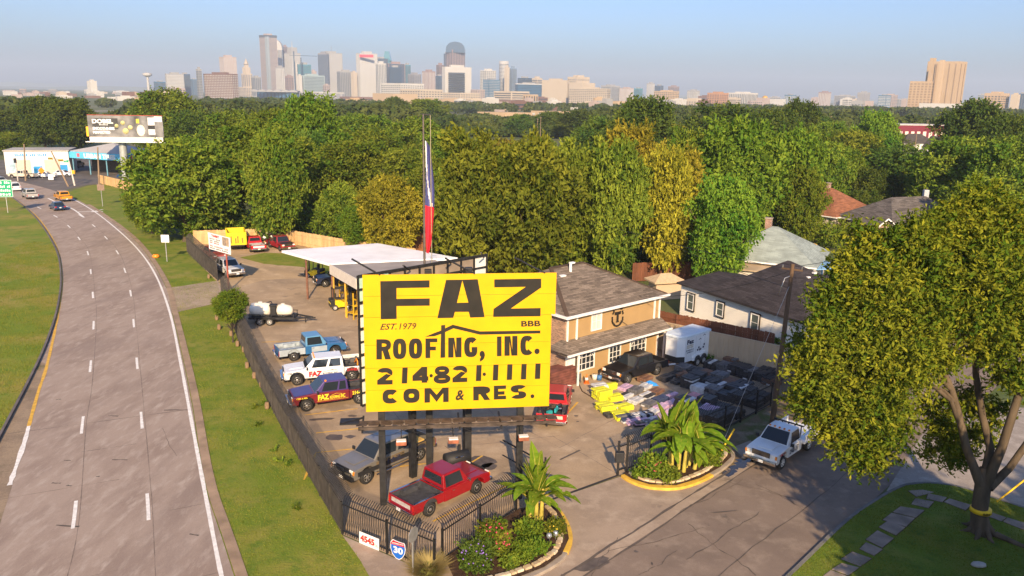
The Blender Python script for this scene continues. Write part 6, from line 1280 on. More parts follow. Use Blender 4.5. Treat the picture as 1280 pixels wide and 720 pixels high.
wx = f0.lerp(bk2, .6); wy = f2.lerp(bk2, .2); mb = MB(); mb.bar((wx.x, wx.y, 1.9), (wy.x, wy.y, 1.9), .3, 3.8); mb.build('wall', M('shop_dark', (.10, .085, .07), .9, var=.3), tc_, world=True)
db0, db1 = at_y(109, 146, 187), at_y(203, 146.5, 189); db = thing('billboard', 'far black and white DOBEL billboard on a single grey pole', 'billboard', ((db0.x + db1.x) / 2, 188, 0), math.atan2(db1.y - db0.y, db1.x - db0.x)); BWd = (db1 - db0).length; zb1 = db0.z + .4; zb0 = at_y(120, 171, 187).z
PHOTO = M('poster_grey', (.05, .05, .05), .6, var=.0, col2=(.30, .29, .28), scale=.32, det=5)
mb = MB(); mb.box(0, 0, (zb0 + zb1) / 2, BWd, .3, zb1 - zb0); mb.build('face', PHOTO, db); y = -.17
def dbx(name, x, z, w_, h_, m_, yy_=y): mb = MB(); mb.box(x * BWd, yy_, zb0 + z * (zb1 - zb0), w_ * BWd, .03, h_ * (zb1 - zb0)); return mb.build(name, m_, db)
dbx('dark_patch', -.27, .62, .34, .5, M('poster_black', (.045, .045, .045), .6, var=.3, scale=.5)); mb = MB()
def dbt(s_, x0, x1, z0, z1, bd): text_on(mb, s_, *[(x * BWd, -.21, zb0 + z * (zb1 - zb0)) for x, z in ((x0, z1), (x1, z1), (x1, z0), (x0, z0))], bd)
dbt('DOBEL', -.44, -.16, .62, .83, .05); dbt('#1111111', -.35, -.23, .54, .59, .02); dbt('SMOOTHNESS', -.44, -.15, .32, .46, .06); dbt('PERFECTED', -.44, -.21, .15, .27, .06); mb.build('lettering', PLATE, db)
LIME = M('poster_lime', (.55, .50, .22), .6, var=.2, scale=1)
for x, z, r_ in ((-.12, .52, .35), (-.035, .66, .4), (.06, .45, .42), (-.005, .28, .55)): mb = MB(); mb.lathe([(r_ * 1.25, -.02), (r_ * 1.25, .02)], 'y', 14, (x * BWd, -.19, zb0 + z * (zb1 - zb0))); mb.build('fruit', LIME, db)
mb = MB(); mb.extr([((.2 + a * .055) * BWd, -.18, zb0 + (.32 + b * .26) * (zb1 - zb0)) for a, b in [(math.cos(k * .52), math.sin(k * .52)) for k in range(12)]], (0, -.03, 0)); mb.build('glass_print', M('poster_cream', (.75, .70, .50), .6), db)
dbx('bottle_top', .165, .75, .04, .2, M('poster_yellow', (.65, .52, .05), .6)); dbx('bottle', .345, .52, .09, .8, M('poster_white', (.62, .61, .6), .6, var=.1)); dbx('bottle_label', .345, .47, .09, .18, DARK, -.2); dbx('white_corner', .44, .85, .1, .25, PLATE); mb = MB(); mb.box(0, -.25, zb0 - .5, BWd * .98, .2, 1.0); mb.build('apron', CREAM, db); mb = MB(); mb.box(-BWd / 2 - .2, -.1, zb0 + 1.2, .5, .3, 2.2); mb.build('side_panel', M('panel_orange', (.75, .42, .02), .5), db)
mb = MB(); mb.box(0, -.5, zb0 - 1.1, BWd * 1.06, 1.4, .15); mb.build('catwalk', WROOF, db); mb = MB(); mb.tube((-1.5, 1.2, 0), (-1.5, 1.2, zb1 - 2), .85, n=16); mb.build('pole', M('pole_grey', (.36, .38, .36), .5, .2, var=.08), db); mb = MB(); mb.box(-.5, 2.3, (zb0 + zb1) / 2, BWd * .95, .3, zb1 - zb0); mb.build('back_face', RUST, db)
mb = MB(); mb.box(0, -.05, zb1 + .06, BWd, .35, .1); mb.build('top_trim', M('trim_red', (.45, .07, .04), .6), db)

# ================================================================== poles, signals and wires
TIMB = M('pole_timber', (.12, .075, .045), .9, var=.35, scale=1.2, stretch=(1, 1, .1), bump=.4); TIMB_P = M('pole_timber_pale', (.24, .17, .11), .9, var=.25, scale=1)
def upole(label, base, top, r=.16, arm=True, mat=TIMB, name='utility_pole'):
    base, top = Vector(base), Vector(top); t = thing(name, label, 'utility pole', base); v = top - base; mb = MB(); mb.tube((0, 0, -.3), v, r, r * .62, n=10); mb.build('pole', mat, t)
    if arm:
        mb = MB(); c = v - Vector((0, 0, .35)); mb.bar(c + Vector((-.55, .35, 0)), c + Vector((.55, -.35, .0)), .09, .11); a_ = mb.build('crossarm', mat, t)
        for k in (-.5, 0, .5): mb = MB(); mb.tube(c + Vector((k, -k * .64, .06)), c + Vector((k, -k * .64, .22)), .045); mb.build('insulator', STEEL, a_)
    return t
UB = gp(965, 531); UT = at_y(991, 330, UB.y + .3)
up = upole('tall leaning wooden utility pole between the white flatbed truck and the fence', UB, UT, .2)
mb = MB(); v = UT - UB; mb.path([v * .93, v * .93 + Vector((-.5, -.3, -.1)), v * .87 + Vector((-.8, -.4, -.5))], [.03] * 3, n=5); mb.build('lamp_bracket', STEEL, up)
gy = MB(); ga, gb = gp(893, 578), at_y(918, 536, gp(893, 578).y + .6); gy.tube(ga, gb, .055, n=6); o = gy.build('guy_guard', M('guard_yellow', (.78, .48, .01), .5)); tag(o, 'yellow plastic guard on the guy wire in the upper planter', 'guard'); gw = MB(); gw.tube(ga, UT - (UT - UB) * .12, .012, n=4); o = gw.build('guy_wire', STEEL); tag(o, 'thin guy wire running up from the yellow guard to the leaning pole', 'wire')
gy = MB(); ga, gb = gp(1262, 680), at_y(1283, 592, gp(1240, 612).y); ga = gp(1240, 618); gy.tube(at_y(1246, 627, 38.6), at_y(1300, 585, 39.5), .05, n=6); o = gy.build('guy_guard', M('guard_yellow', (.78, .48, .01), .5)); tag(o, 'yellow guy wire guard slanting behind the big tree trunk', 'guard')
def wire(label, a, b, sag=.8, r=.018):
    mb = MB(); a, b = Vector(a), Vector(b); mb.path([a.lerp(b, k / 12) - Vector((0, 0, sag * 4 * (k / 12) * (1 - k / 12))) for k in range(13)], [r] * 13, n=4); o = mb.build('wire', DARK); tag(o, label, 'wire')
wire('overhead wire from the leaning pole down to the tan building', UT - Vector((0, 0, .4)), hA + hu * 8 + Vector((0, 0, 5.6)), .6); wire('overhead wire from the leaning pole past the cream house to the woods', UT - Vector((0, 0, .4)), (-5, 118, 10), 1.4); wire('lower overhead wire from the leaning pole towards the woods', UT - Vector((0, 0, 1.6)), (10, 112, 8), 1.2); wire('overhead wire from the leaning pole along the street to the right', UT - Vector((0, 0, .2)), (52, 88, 10), 1.0)
for px, py, pt, lab, ar in ((32, 226, 180, 'wooden pole in front of the white tyre shop, left of the leaning one', False), (86, 233, 189, 'strongly leaning wooden pole before the tyre shop', False), (124, 232, 184, 'wooden pole standing before the blue canopy fascia', False)):
    b_ = gp(px, py); tx_ = {32: 30, 86: 64, 124: 122}[px]; upole(lab, b_, at_y(tx_, pt, b_.y), .2, ar, TIMB_P)
sg = gp(93.5, 232); sgt = thing('traffic_signal', 'pale signal mast with amber lights and a street name blade', 'traffic signal', sg); zs_ = at_y(90, 201, sg.y).z
AMB = M('signal_amber', (.65, .36, .02), .5, var=.05); mb = MB(); mb.tube((0, 0, 0), (-.7, 0, zs_), .22, .16); mb.build('mast', M('mast_pale', (.55, .52, .47), .5, .3), sgt); mb = MB(); mb.tube((-.6, 0, zs_ - .2), (-4.6, -.4, zs_ + .7), .09); mb.build('mast_arm', M('mast_pale', (.5, .5, .5), .5), sgt)
for x, z in ((-4.5, zs_ + .45), (-2.3, zs_ + .1)):
    mb = MB(); mb.box(x, -.3, z, .95, .35, .45); l_ = mb.build('signal_head', AMB, sgt, bevel=.05)
    for k in range(3): mb = MB(); mb.lathe([(.13, -.52), (.13, -.48)], 'y', 8, (x - .3 + .3 * k, 0, z)); mb.build('lens', DARK, l_)
mb = MB(); mb.box(-1.2, -.1, zs_ - .1, 1.2, .06, .45); mb.build('name_blade', GR, sgt); mb = MB(); mb.box(.2, -.2, 3.0, .6, .5, .8); mb.build('ped_signal', AMB, sgt, bevel=.05)
q = gp(22.5, 226); t = thing('traffic_signal', 'slim pale signal post left of the cream pickup by the tyre shop', 'traffic signal', q); mb = MB(); mb.tube((0, 0, 0), (0, 0, 5), .14); mb.build('mast', M('mast_pale', (.5, .5, .5), .5), t); mb = MB(); mb.box(0, -.15, 4.6, .5, .3, 1.0); mb.build('signal_head', DARK, t)
q = gp(53, 224); t = thing('warning_sign', 'orange diamond roadworks sign beside the white saloon', 'sign', q); mb = MB(); mb.extr([(0, 0, 1.2), (.8, 0, 2.0), (0, 0, 2.8), (-.8, 0, 2.0)], (0, .04, 0)); mb.build('plate', LAMP_O, t); mb = MB(); mb.box(0, .08, .9, .08, .06, 1.8); mb.build('post', STEEL, t)
q = gp(64, 225.5); t = thing('sandwich_board', 'white board sign on the kerb before the white saloons', 'sign', q); mb = MB(); mb.box(0, 0, .75, 1.2, .1, 1.2, 0); mb.build('board', PLATE, t); mb = MB(); mb.box(0, .25, .4, 1.1, .5, .1); mb.build('foot', DARK, t)
q = gp(4, 200); t = thing('street_name_sign', 'green street name blade at the far left above the tyre shop', 'sign', (q.x, q.y - 30, 0)); zq = at_y(4, 196, q.y - 30).z; mb = MB(); mb.box(0, 0, zq, 3.2, .08, .7); mb.build('plate', GR, t); mb = MB(); mb.tube((-2, 0, 0), (-2, 0, zq + .5), .12); mb.build('post', STEEL, t)
for px, py, D_, lab in ((1146, 167, 250, 'bare timber pole standing left of the white gable'), (1183, 152, 420, 'timber pole behind the dark red building'), (1192, 149, 440, 'slim timber pole right of the dark red building'), (1160, 150, 400, 'thin far pole above the dark red building'), (1039, 145, 420, 'thin far pole among the right hand woods'), (1024, 148, 420, 'short far pole with a lamp among the right hand woods'), (676, 146, 380, 'far pole in the gap before the buff buildings'), (672, 148, 390, 'second far pole in the gap, slightly shorter'), (444, 154, 230, 'slim pole rising from the left tree tops'), (1113, 149, 430, 'far pole left of the dark red building')):
    P = at_y(px, py, D_); upole(lab, (P.x, D_, 0), (P.x, D_, P.z), .17, D_ > 300, TIMB_P)
P = at_y(1158, 236, 128); t = thing('street_lamp', 'white globe lamp on a pole before the slate grey roof', 'lamp', (P.x, 128, 0)); mb = MB(); mb.tube((0, 0, 0), (0, 0, P.z), .16, .12); mb.build('pole', TIMB, t); mb = MB(); mb.box(0, 0, P.z - .9, .8, .7, 1.5); mb.build('transformer', M('transformer_grey', (.42, .44, .46), .5), t, bevel=.1); mb = MB(); mb.lathe([(.1, -.3), (.35, -.1), (.3, .2), (.1, .3)], 'z', 10, (-1.1, -.2, P.z - 3)); mb.bar((0, 0, P.z - 2.8), (-1.1, -.2, P.z - 2.7), .06); mb.build('lamp_head', PLATE, t)
q = gp(1017, 300); o = MB().box(0, 0, .8, .9, .9, 1.6).build('marker_post', M('post_ochre', (.5, .28, .03), .6), None); o.location = at_y(1017, 296, 110) * 1; o.location.z = 0; tag(o, 'ochre box post in the garden before the rust brown roof', 'post')

# ================================================================== stacks of shingle bundles
SY = M('wrap_yellow_green', (.62, .62, .03), .4, var=.12, scale=4); SK = M('wrap_black', (.038, .036, .038), .45, var=.4, scale=5); SP = M('wrap_lilac', (.50, .34, .48), .45, var=.18, scale=4); SG = M('wrap_grey', (.12, .118, .122), .5, var=.3, scale=4); SB = M('wrap_brown', (.17, .09, .055), .6, var=.3, scale=4); SW = M('wrap_silver', (.50, .50, .50), .4, var=.25, scale=5); SR = M('wrap_pink', (.60, .26, .28), .45, var=.2, scale=4); SN = M('wrap_navy', (.04, .055, .11), .45, var=.3, scale=5)
_bund = {}
def bundle_mesh(mat):
    k = (mat.name, RND.randrange(3))
    if k not in _bund:
        mb = MB(); vs = []; nx = 5
        for i in range(nx):
            x = -.5 + i / (nx - 1); s = RND.uniform(-.02, .02); zt_ = .115 + RND.uniform(-.012, .012)
            vs += [(x, -.17 + s, .0), (x, .17 + s, .0), (x, .155 + s, zt_), (x, -.155 + s, zt_)]
        fs = [(0, 1, 2, 3), tuple(4 * (nx - 1) + j for j in (3, 2, 1, 0))]
        for i in range(nx - 1):
            for j in range(4): fs.append((4 * i + j, 4 * i + (j + 1) % 4, 4 * i + 4 + (j + 1) % 4, 4 * i + 4 + j))
        mb.add(vs, fs); _bund[k] = mb.mesh('bundle', mat, None, .012, False, 1)
    return _bund[k]
KINDS_ = {'y': ('yellow green wrapped', SY), 'k': ('black wrapped', SK), 'p': ('lilac wrapped', SP), 'g': ('dark grey wrapped', SG), 'b': ('brown', SB), 'w': ('silver grey wrapped', SW), 'r': ('pink wrapped', SR), 'n': ('navy wrapped', SN)}
def stack(kind, pos, rz, n, wide, where):
    nm, mat = KINDS_[kind]; t = thing('shingle_stack', f'{"low" if n < 3 else "tall" if n > 4 else "knee high"} stack of {nm} shingle bundles {where}', 'shingles', (pos.x, pos.y, .02), rz, f'stacks of {nm} shingles in the yard')
    for k in range(n):
        for j in range(wide):
            m2 = mat if RND.random() < .86 else RND.choice((SK, SW, SG)); child('bundle', bundle_mesh(m2), t, (RND.uniform(-.05, .05) , -.36 * (wide - 1) / 2 + .36 * j + RND.uniform(-.02, .02), k * .118), (0, RND.uniform(-.02, .02), RND.uniform(-.07, .07)), sc=(1.12, 1.05, 1.02))
sx = (gp(800, 540) - gp(741, 500)).normalized(); ROT = math.atan2(sx.y, sx.x)
for px, py, kd, n, w_ in ((749, 490, 'w', 5, 2), (762, 487, 'y', 4, 1), (752, 498, 'y', 6, 3), (768, 500, 'y', 3, 2), (757, 513, 'y', 4, 3), (772, 510, 'n', 2, 2), (780, 512, 'y', 3, 2), (776, 522, 'y', 3, 3), (766, 520, 'k', 2, 2), (785, 526, 'n', 2, 2), (792, 529, 'p', 2, 2), (801, 531, 'p', 3, 2), (795, 522, 'w', 2, 2), (806, 520, 'k', 2, 2)):
    stack(kd, gp(px, py), ROT + math.pi / 2 + RND.uniform(-.12, .12), n, w_, 'at the front corner nearest the gate')
occ = []
area = P2((772, 490), (800, 478), (858, 462), (905, 455), (960, 462), (985, 484), (950, 506), (905, 530), (845, 556), (810, 545), (800, 512), (778, 503))
d_x = street_u; d_y = Vector((-d_x.y, d_x.x)); c0 = sum(area, Vector((0, 0))) / len(area)
i_ = 0
for a_ in np.arange(-13, 13, 1.32):
    for b_ in np.arange(-13, 13, 1.02):
        p = c0 + d_x * (a_ + RND.uniform(-.16, .16)) + d_y * (b_ + RND.uniform(-.1, .1))
        if not inside(p.x, p.y, area) or RND.random() < .1 or (X_ := proj((p.x, p.y, 0))[0]) > 830 and abs((a_ + 13) % 5.28 - 2.6) < .6: continue
        X_, Y_, _z = proj((p.x, p.y, 0)); near_fence = X_ > 870 or Y_ < 478
        if X_ < 846 and Y_ > 478: kd = RND.choice('ppgwkwnprgbwn')
        elif Y_ < 478: kd = RND.choice('kkbgkbkb')
        elif X_ > 900: kd = RND.choice('kkkgkkbkkb')
        else: kd = RND.choice('kgbkwpkgrk')
        n = RND.choice((2, 2, 3)) if X_ < 850 else RND.choice((4, 5, 5, 6, 7)); where = 'beside the banana plant' if X_ < 835 and Y_ > 500 else 'near the black pickup' if X_ < 850 and Y_ <= 500 else 'by the tan metal fence' if Y_ < 485 else 'along the picket fence' if X_ > 890 else 'in the middle of the shingle yard'
        stack(kd, p, math.atan2(d_x.y, d_x.x) + (math.pi / 2 if RND.random() < .06 else 0) + RND.uniform(-.07, .07), n, 2 if X_ < 850 else 3, where); i_ += 1
q = gp(808, 478); mb = MB(); mb.add([(RND.uniform(.3, .9) * math.cos(k * .7), RND.uniform(.2, .5) * math.sin(k * .7), .05) for k in range(9)] + [(0, 0, .42)], [(k, (k + 1) % 9, 9) for k in range(9)] + [tuple(range(8, -1, -1))]); o = mb.build('tarpaulin', M('tarp_bright_blue', (.02, .22, .62), .5)); o.location = gp(812, 482); tag(o, 'crumpled bright blue tarpaulin on the ground beside the black pickup', 'tarpaulin')
# ================================================================== the skyline: every building a block with its storeys built as bands
C_PINK = M('tower_pink', (0.310, 0.248, 0.223), .6, var=.04, scale=.02); C_WHITE = M('tower_white', (0.409, 0.397, 0.372), .6, var=.04, scale=.02); C_CREAM = M('tower_cream', (0.384, 0.322, 0.248), .7, var=.05, scale=.02); C_TAN = M('tower_tan', (0.360, 0.260, 0.161), .75, var=.05, scale=.02); C_GREY = M('tower_grey', (0.248, 0.248, 0.248), .6, var=.06, scale=.02); C_BRICK = M('tower_brick', (.14, .078, .06), .8, var=.1, scale=.03); C_DGREY = M('tower_dark_grey', (.20, .20, .22), .5, var=.06, scale=.02)
C_BLUE = M('tower_blue_glass', (.05, .13, .22), .15, .1, var=.1, scale=.03, spec=.8); C_TEAL = M('tower_teal_glass', (.06, .20, .26), .15, .1, var=.1, scale=.03, spec=.8); C_DBLUE = M('tower_dark_glass', (.025, .06, .11), .12, .1, var=.1, scale=.03, spec=.8); C_ROSE = M('tower_rose', (0.223, 0.161, 0.155), .6, var=.05, scale=.02); W_DARK = M('band_dark', (.035, .045, .06), .25, var=.1, spec=.7); W_MID = M('band_mid', (.07, .085, .105), .3, var=.05, spec=.6); W_LIGHT = M('band_light', (.42, .41, .39), .6, var=.05); C_RED = M('sign_red_far', (.50, .03, .06), .5)
def tower(label, x0, x1, yt, D, mat, band=None, style='h', step=3.9, corner=.5, frac=.55, top=None, base=0.0, group=None, roof=True, name='tower', ybase=None):
    """x0..x1 and the top row are where the photo shows it, D its distance; corner = where its near edge falls between x0 and x1"""
    L, R = at_y(x0, yt, D), at_y(x1, yt, D); w = R.x - L.x; H = at_y((x0 + x1) / 2, yt, D).z; dp = w * .75
    P = [(L.x, D + dp * (.12 + .5 * corner)), (L.x + w * corner, D), (R.x, D + dp * (.12 + .5 * (1 - corner)))]; P.append((P[0][0] + P[2][0] - P[1][0], P[0][1] + P[2][1] - P[1][1])); c = (sum(p[0] for p in P) / 4, sum(p[1] for p in P) / 4)
    t = thing(name, label, 'building', (c[0], c[1], base), 0, group); INV[t.name] = Matrix.Translation((c[0], c[1], 0)).inverted()
    t.location.z = 0; mb = MB(); mb.prism(P, base, H); b = mb.build('wall', mat, t, world=True)
    if roof: mb = MB(); q = [(c[0] + (p[0] - c[0]) * .5, c[1] + (p[1] - c[1]) * .5) for p in P]; mb.prism(q, H, H + min(6, H * .05) + 1); mb.build('plant_room', mat if mat not in (C_BLUE, C_TEAL, C_DBLUE) else C_GREY, t, world=True)
    if band is not None:
        mb = MB(); e = .25
        for a, bb in ((P[0], P[1]), (P[1], P[2])):
            A, B = Vector(a), Vector(bb); d = (B - A).normalized(); n = Vector((d.y, -d.x)); Lw = (B - A).length
            if Lw < 2: continue
            if style in ('h', 'g'):
                z = base + step * .6
                while z < H - step * .7:
                    if style == 'h': mb.bar((A.x + d.x * Lw * .04 + n.x * e, A.y + d.y * Lw * .04 + n.y * e, z), (B.x - d.x * Lw * .04 + n.x * e, B.y - d.y * Lw * .04 + n.y * e, z), e * 2, step * frac)
                    else:
                        k = max(2, int(Lw / (step * 1.25)))
                        for i in range(k): q = A + d * (Lw * (i + .5) / k) + n * e; h_ = d * (Lw / k * .28); mb.bar((q.x - h_.x, q.y - h_.y, z), (q.x + h_.x, q.y + h_.y, z), e * 2, step * frac)
                    z += step
            else:
                k = max(2, int(Lw / step))
                for i in range(k): q = A + d * (Lw * (i + .5) / k) + n * e; mb.bar((q.x, q.y, base + 3), (q.x, q.y, H - 4), e * 2, Lw / k * frac) if False else mb.box(q.x, q.y, (base + H) / 2, Lw / k * frac, e * 2, H - base - 8, math.atan2(d.y, d.x))
        if mb.v: mb.build('glazing', band, t, world=True, kind='stuff')
    if top is not None: mb = MB(); q = [(c[0] + (p[0] - c[0]) * 1.02, c[1] + (p[1] - c[1]) * 1.02) for p in P]; mb.prism(q, H - top[1], H - top[1] + top[2]); mb.build('crown_band', top[0], t, world=True)
    return t, P, c, H
# --- downtown, left to right
tower('white grain silo block with a taller narrow head, left of downtown', 104, 127, 114, 1900, C_WHITE, W_LIGHT, 'v', 9, .6, .4, name='silo'); tower('narrow white head rising from the silo block', 106.5, 119, 101, 1905, C_WHITE, None, corner=.5, name='silo_tower')
tower('low blue glass block left of the grey white office tower', 190, 206, 102, 2600, C_BLUE, W_MID, 'h', 4); tower('grey white office block with a blue side, right of the thin water tower', 205, 226, 92, 2500, C_GREY, W_LIGHT, 'h', 4.2, .1, .4); tower('dark blue glass slab behind the grey white office block', 222, 236, 92.5, 2600, C_DBLUE, W_MID, 'h', 4); tower('small pale red block at the foot of the grey white office block', 206, 229, 110, 2300, C_PINK, W_DARK, 'g', 5)
t, P, c, H = tower('brick apartment slab with a grid of pale windows', 246, 295, 92, 2100, C_BRICK, W_LIGHT, 'g', 4.2, .9, .5); tower('slim grey stair tower at the left end of the brick apartments', 244, 251, 86, 2120, C_GREY, W_MID, 'h', 4)
tower('hazy blue slab between the dark glass slab and the brick apartments', 236, 246, 99, 3200, C_BLUE, W_MID, 'h', 4); tower('pale pink hotel tower behind the brick apartments', 272, 293, 71, 3100, C_PINK, W_LIGHT, 'g', 4.5, .35, .4)
t, P, c, H = tower('cream stepped tower with a slender spire', 300, 314, 92, 3000, C_CREAM, W_MID, 'v', 6, .5, .35, roof=False, name='stepped_tower')
for f, yt in ((.72, 84), (.42, 79)): q = [(c[0] + (p[0] - c[0]) * f, c[1] + (p[1] - c[1]) * f) for p in P]; mb = MB(); mb.prism(q, H - 2, at_y(307, yt, 3000).z); mb.build('setback', C_CREAM, t, world=True)
mb = MB(); mb.tube((c[0], c[1], at_y(307, 80, 3000).z), (c[0], c[1], at_y(307, 73, 3000).z), 9, .6, n=8); mb.build('spire', C_CREAM, t, world=True); tower('broad cream base below the stepped spire tower', 296, 320, 109, 2980, C_CREAM, W_MID, 'g', 5)
tower('cream block with an arched grey front, right of the spire tower', 313, 325, 96, 2900, C_GREY, W_MID, 'v', 6)
t, P, c, H = tower('tallest pink granite tower with a grey glass centre and dark crown', 322, 344, 44, 3400, C_PINK, W_MID, 'h', 4.6, .5, .35, top=(W_DARK, 9, 10), name='tower')
mb = MB(); a, b = Vector(P[0]), Vector(P[1]); 
for a, b in ((Vector(P[0]), Vector(P[1])), (Vector(P[1]), Vector(P[2]))):
    m_ = b.lerp(a, .22) if a == Vector(P[0]) else a.lerp(b, .22); m0 = b if a == Vector(P[0]) else a; d = (m_ - m0); n = Vector((d.y, -d.x)).normalized(); n = n if n.y < 0 else -n; mb.bar((m0.x + n.x * .7, m0.y + n.y * .7, H / 2 + 10), (m_.x + n.x * .7, m_.y + n.y * .7, H / 2 + 10), 1.4, H - 30)
mb.build('glass_spine', M('tower_silver_glass', (.27, .31, .33), .25, .2, var=.05), t, world=True)
t, P, c, H = tower('white tower with a curved quarter round top beside the tallest pink tower', 343, 352, 62, 3600, C_WHITE, W_MID, 'h', 4.2, .8, .4, roof=False); mb = MB(); w_ = P[2][0] - P[0][0]; mb.extr([(P[0][0], P[1][1] + 8, H)] + [(P[0][0] + w_ * math.sin(k * math.pi / 20), P[1][1] + 8, H + (at_y(347, 49, 3600).z - H) * math.cos(k * math.pi / 20)) for k in range(11)], (0, 26, 0)); mb.build('curved_top', C_WHITE, t, world=True)
tower('grey block with one white corner below the curved white tower', 343, 355, 84, 3000, C_GREY, W_LIGHT, 'v', 5, .7); tower('dark violet slab behind the spired grey tower', 352, 359, 58, 3700, C_ROSE, W_DARK, 'h', 4)
t, P, c, H = tower('pale grey tower with stepped shoulders and a thin spire', 353.5, 374, 66, 3500, C_GREY, W_LIGHT, 'v', 5, .5, .4, roof=False); q = [(c[0] + (p[0] - c[0]) * .62, c[1] + (p[1] - c[1]) * .62) for p in P]; mb = MB(); mb.prism(q, H, at_y(364, 59, 3500).z); mb.build('setback', C_GREY, t, world=True); mb = MB(); mb.tube((c[0], c[1], H), (c[0], c[1], at_y(365, 50.5, 3500).z), 3.5, .5, n=6); mb.build('spire', C_WHITE, t, world=True)
tower('small rose brick block below the spired grey tower', 355, 366, 95, 2800, C_ROSE, W_MID, 'g', 5); tower('green glass tower under construction with a white core', 369, 387, 80.5, 2700, C_TEAL, W_MID, 'h', 4.5, .2, .3); tower('slim white lift core beside the green glass tower', 366, 371, 79, 2690, C_WHITE, None)
cr = thing('crane', 'thin tower crane above the green glass tower', 'crane', (at_y(367, 64, 2680).x, 2680, 0)); zt_ = at_y(367, 64, 2680).z; mb = MB(); mb.box(0, 0, zt_ / 2, 3, 3, zt_); mb.build('mast', C_DBLUE, cr); z2 = at_y(370, 69, 2680).z; mb = MB(); mb.bar((-14, 0, z2), (75, 0, z2 - 2), 1.6); mb.build('jib', C_DBLUE, cr)
mb = MB(); x_ = at_y(376, 72, 2680).x - cr.location.x; mb.box(x_, 0, at_y(376, 72, 2680).z / 2, 3, 3, at_y(376, 72, 2680).z); mb.build('mast', C_DBLUE, cr)
tower('low green glass hall with a white left corner', 371, 403, 94, 2600, M('tower_grey_green', (.26, .33, .34), .25, .1, var=.08, scale=.03), W_MID, 'h', 4.5, .25, .4); tower('white corner pier of the low green glass hall', 371, 377, 94.5, 2590, C_WHITE, None); tower('small pink block peeping above the low green glass hall', 387, 395, 89, 3100, C_PINK, None); tower('small pink block at the foot of the two tone tower', 403, 412, 106, 2500, C_PINK, W_MID, 'g', 5)
tower('two tone tower with a dark left face and light right face', 396, 426, 66, 3200, C_GREY, W_LIGHT, 'h', 4, .48, .4); tower('dark blue grey left face of the two tone tower', 395.5, 410.5, 66.6, 3190, C_DGREY, C_DBLUE, 'v', 5, .9, .6)
t = thing('antenna', 'thin antenna mast on the two tone tower', 'antenna', (at_y(414, 58, 3230).x, 3230, 0)); mb = MB(); mb.tube((0, 0, 0), (0, 0, at_y(414, 57, 3230).z), 1.2, .6, n=5); mb.build('mast', C_GREY, t)
tower('squat grey tower with vertical ribs before the two tone tower', 420, 441, 89, 2900, C_GREY, W_MID, 'v', 6, .25, .5); tower('cream end slab right of the squat grey tower', 438, 446, 90.5, 2880, C_CREAM, None)
tower('white tower with a red sign band near its top', 444, 470, 66.5, 2900, M('tower_silver_white', (.35, .345, .34), .5, var=.04, scale=.02), W_LIGHT, 'v', 4.5, .22, .45, top=None); P_ = at_y(458, 68.5, 2885); t = thing('roof_sign', 'red lettered sign band on the white tower', 'sign', (P_.x, 2885, 0)); mb = MB(); mb.box(0, 0, P_.z - 4, 48, 2, 9); mb.build('sign_band', C_RED, t)
tower('dark navy block behind the red signed tower', 466, 484, 73, 3500, C_DBLUE, W_MID, 'h', 4); t, P, c, H = tower('tall teal glass tower with a sloped wedge top', 478.5, 489, 76, 3600, C_TEAL, W_MID, 'h', 4.5, .5, .2, roof=False); w_ = P[2][0] - P[0][0]; mb = MB(); mb.extr([(P[0][0], P[1][1], H), (P[2][0], P[1][1], H), (P[0][0] + w_ * .72, P[1][1], at_y(484, 64, 3600).z), (P[0][0] + w_ * .25, P[1][1], at_y(482, 64, 3600).z)], (0, 24, 0)); mb.build('wedge_top', C_TEAL, t, world=True)
tower('white block with an arched lattice front', 469, 482, 79, 2800, C_WHITE, W_MID, 'v', 5, .3, .4); tower('blue glass block in a rose stone frame', 482, 505, 79.5, 2900, C_ROSE, C_DBLUE, 'h', 4, .15, .8); tower('blue glass front of the rose framed block', 485, 501, 84, 2885, C_DBLUE, W_DARK, 'h', 4, .15, .3); tower('teal glass slab right of the rose framed block', 504, 513, 81, 3100, C_TEAL, W_MID, 'h', 4); tower('grey low tower between the teal slab and the rose ribbed block', 509, 526, 92.5, 3000, C_DGREY, W_MID, 'g', 5); tower('rose ribbed block with a small stepped head', 527, 544, 89, 2900, C_ROSE, W_LIGHT, 'v', 5, .5, .3)
tower('rose slab above dark glass, left of the arched tower', 545, 555, 81, 3000, C_ROSE, W_DARK, 'h', 4.5); tower('dark blue slab at the foot of the arched tower', 544, 554, 95, 2800, C_DBLUE, W_MID, 'h', 4)
t, P, c, H = tower('tall rose tower with a rounded dark glass vault top', 557, 581, 62, 3500, C_ROSE, W_DARK, 'v', 7, .35, .4, roof=False); w_ = P[2][0] - P[0][0]; zt_ = at_y(569, 52, 3500).z; mb = MB(); mb.extr([(P[0][0] + w_ / 2 - w_ / 2 * math.cos(k * math.pi / 12), P[1][1] + 2, H - 12 + (zt_ - H + 12) * min(1, math.sin(k * math.pi / 12) ** .6 if k % 12 else 0)) for k in range(13)], (0, 45, 0)); mb.build('vault', C_DBLUE, t, world=True); tower('rounded blue glass shoulder of the vaulted tower', 554.5, 561, 67, 3520, C_DBLUE, W_MID, 'h', 4)
t, P, c, H = tower('broad white block with dark horizontal window slots', 552, 588.5, 83.5, 2400, C_WHITE, None, corner=.12); mb = MB()
for k in range(11): za = at_y(570, 91.5 + k * 2.35, 2395).z; xa, xb = at_y(559.5, 100, 2400).x, at_y(580, 100, 2400).x; mb.bar((xa, 2418, za), (xb, 2424, za), 44, 2.6 if k else 4)
mb.build('window_slot', W_DARK, t, world=True, kind='stuff')
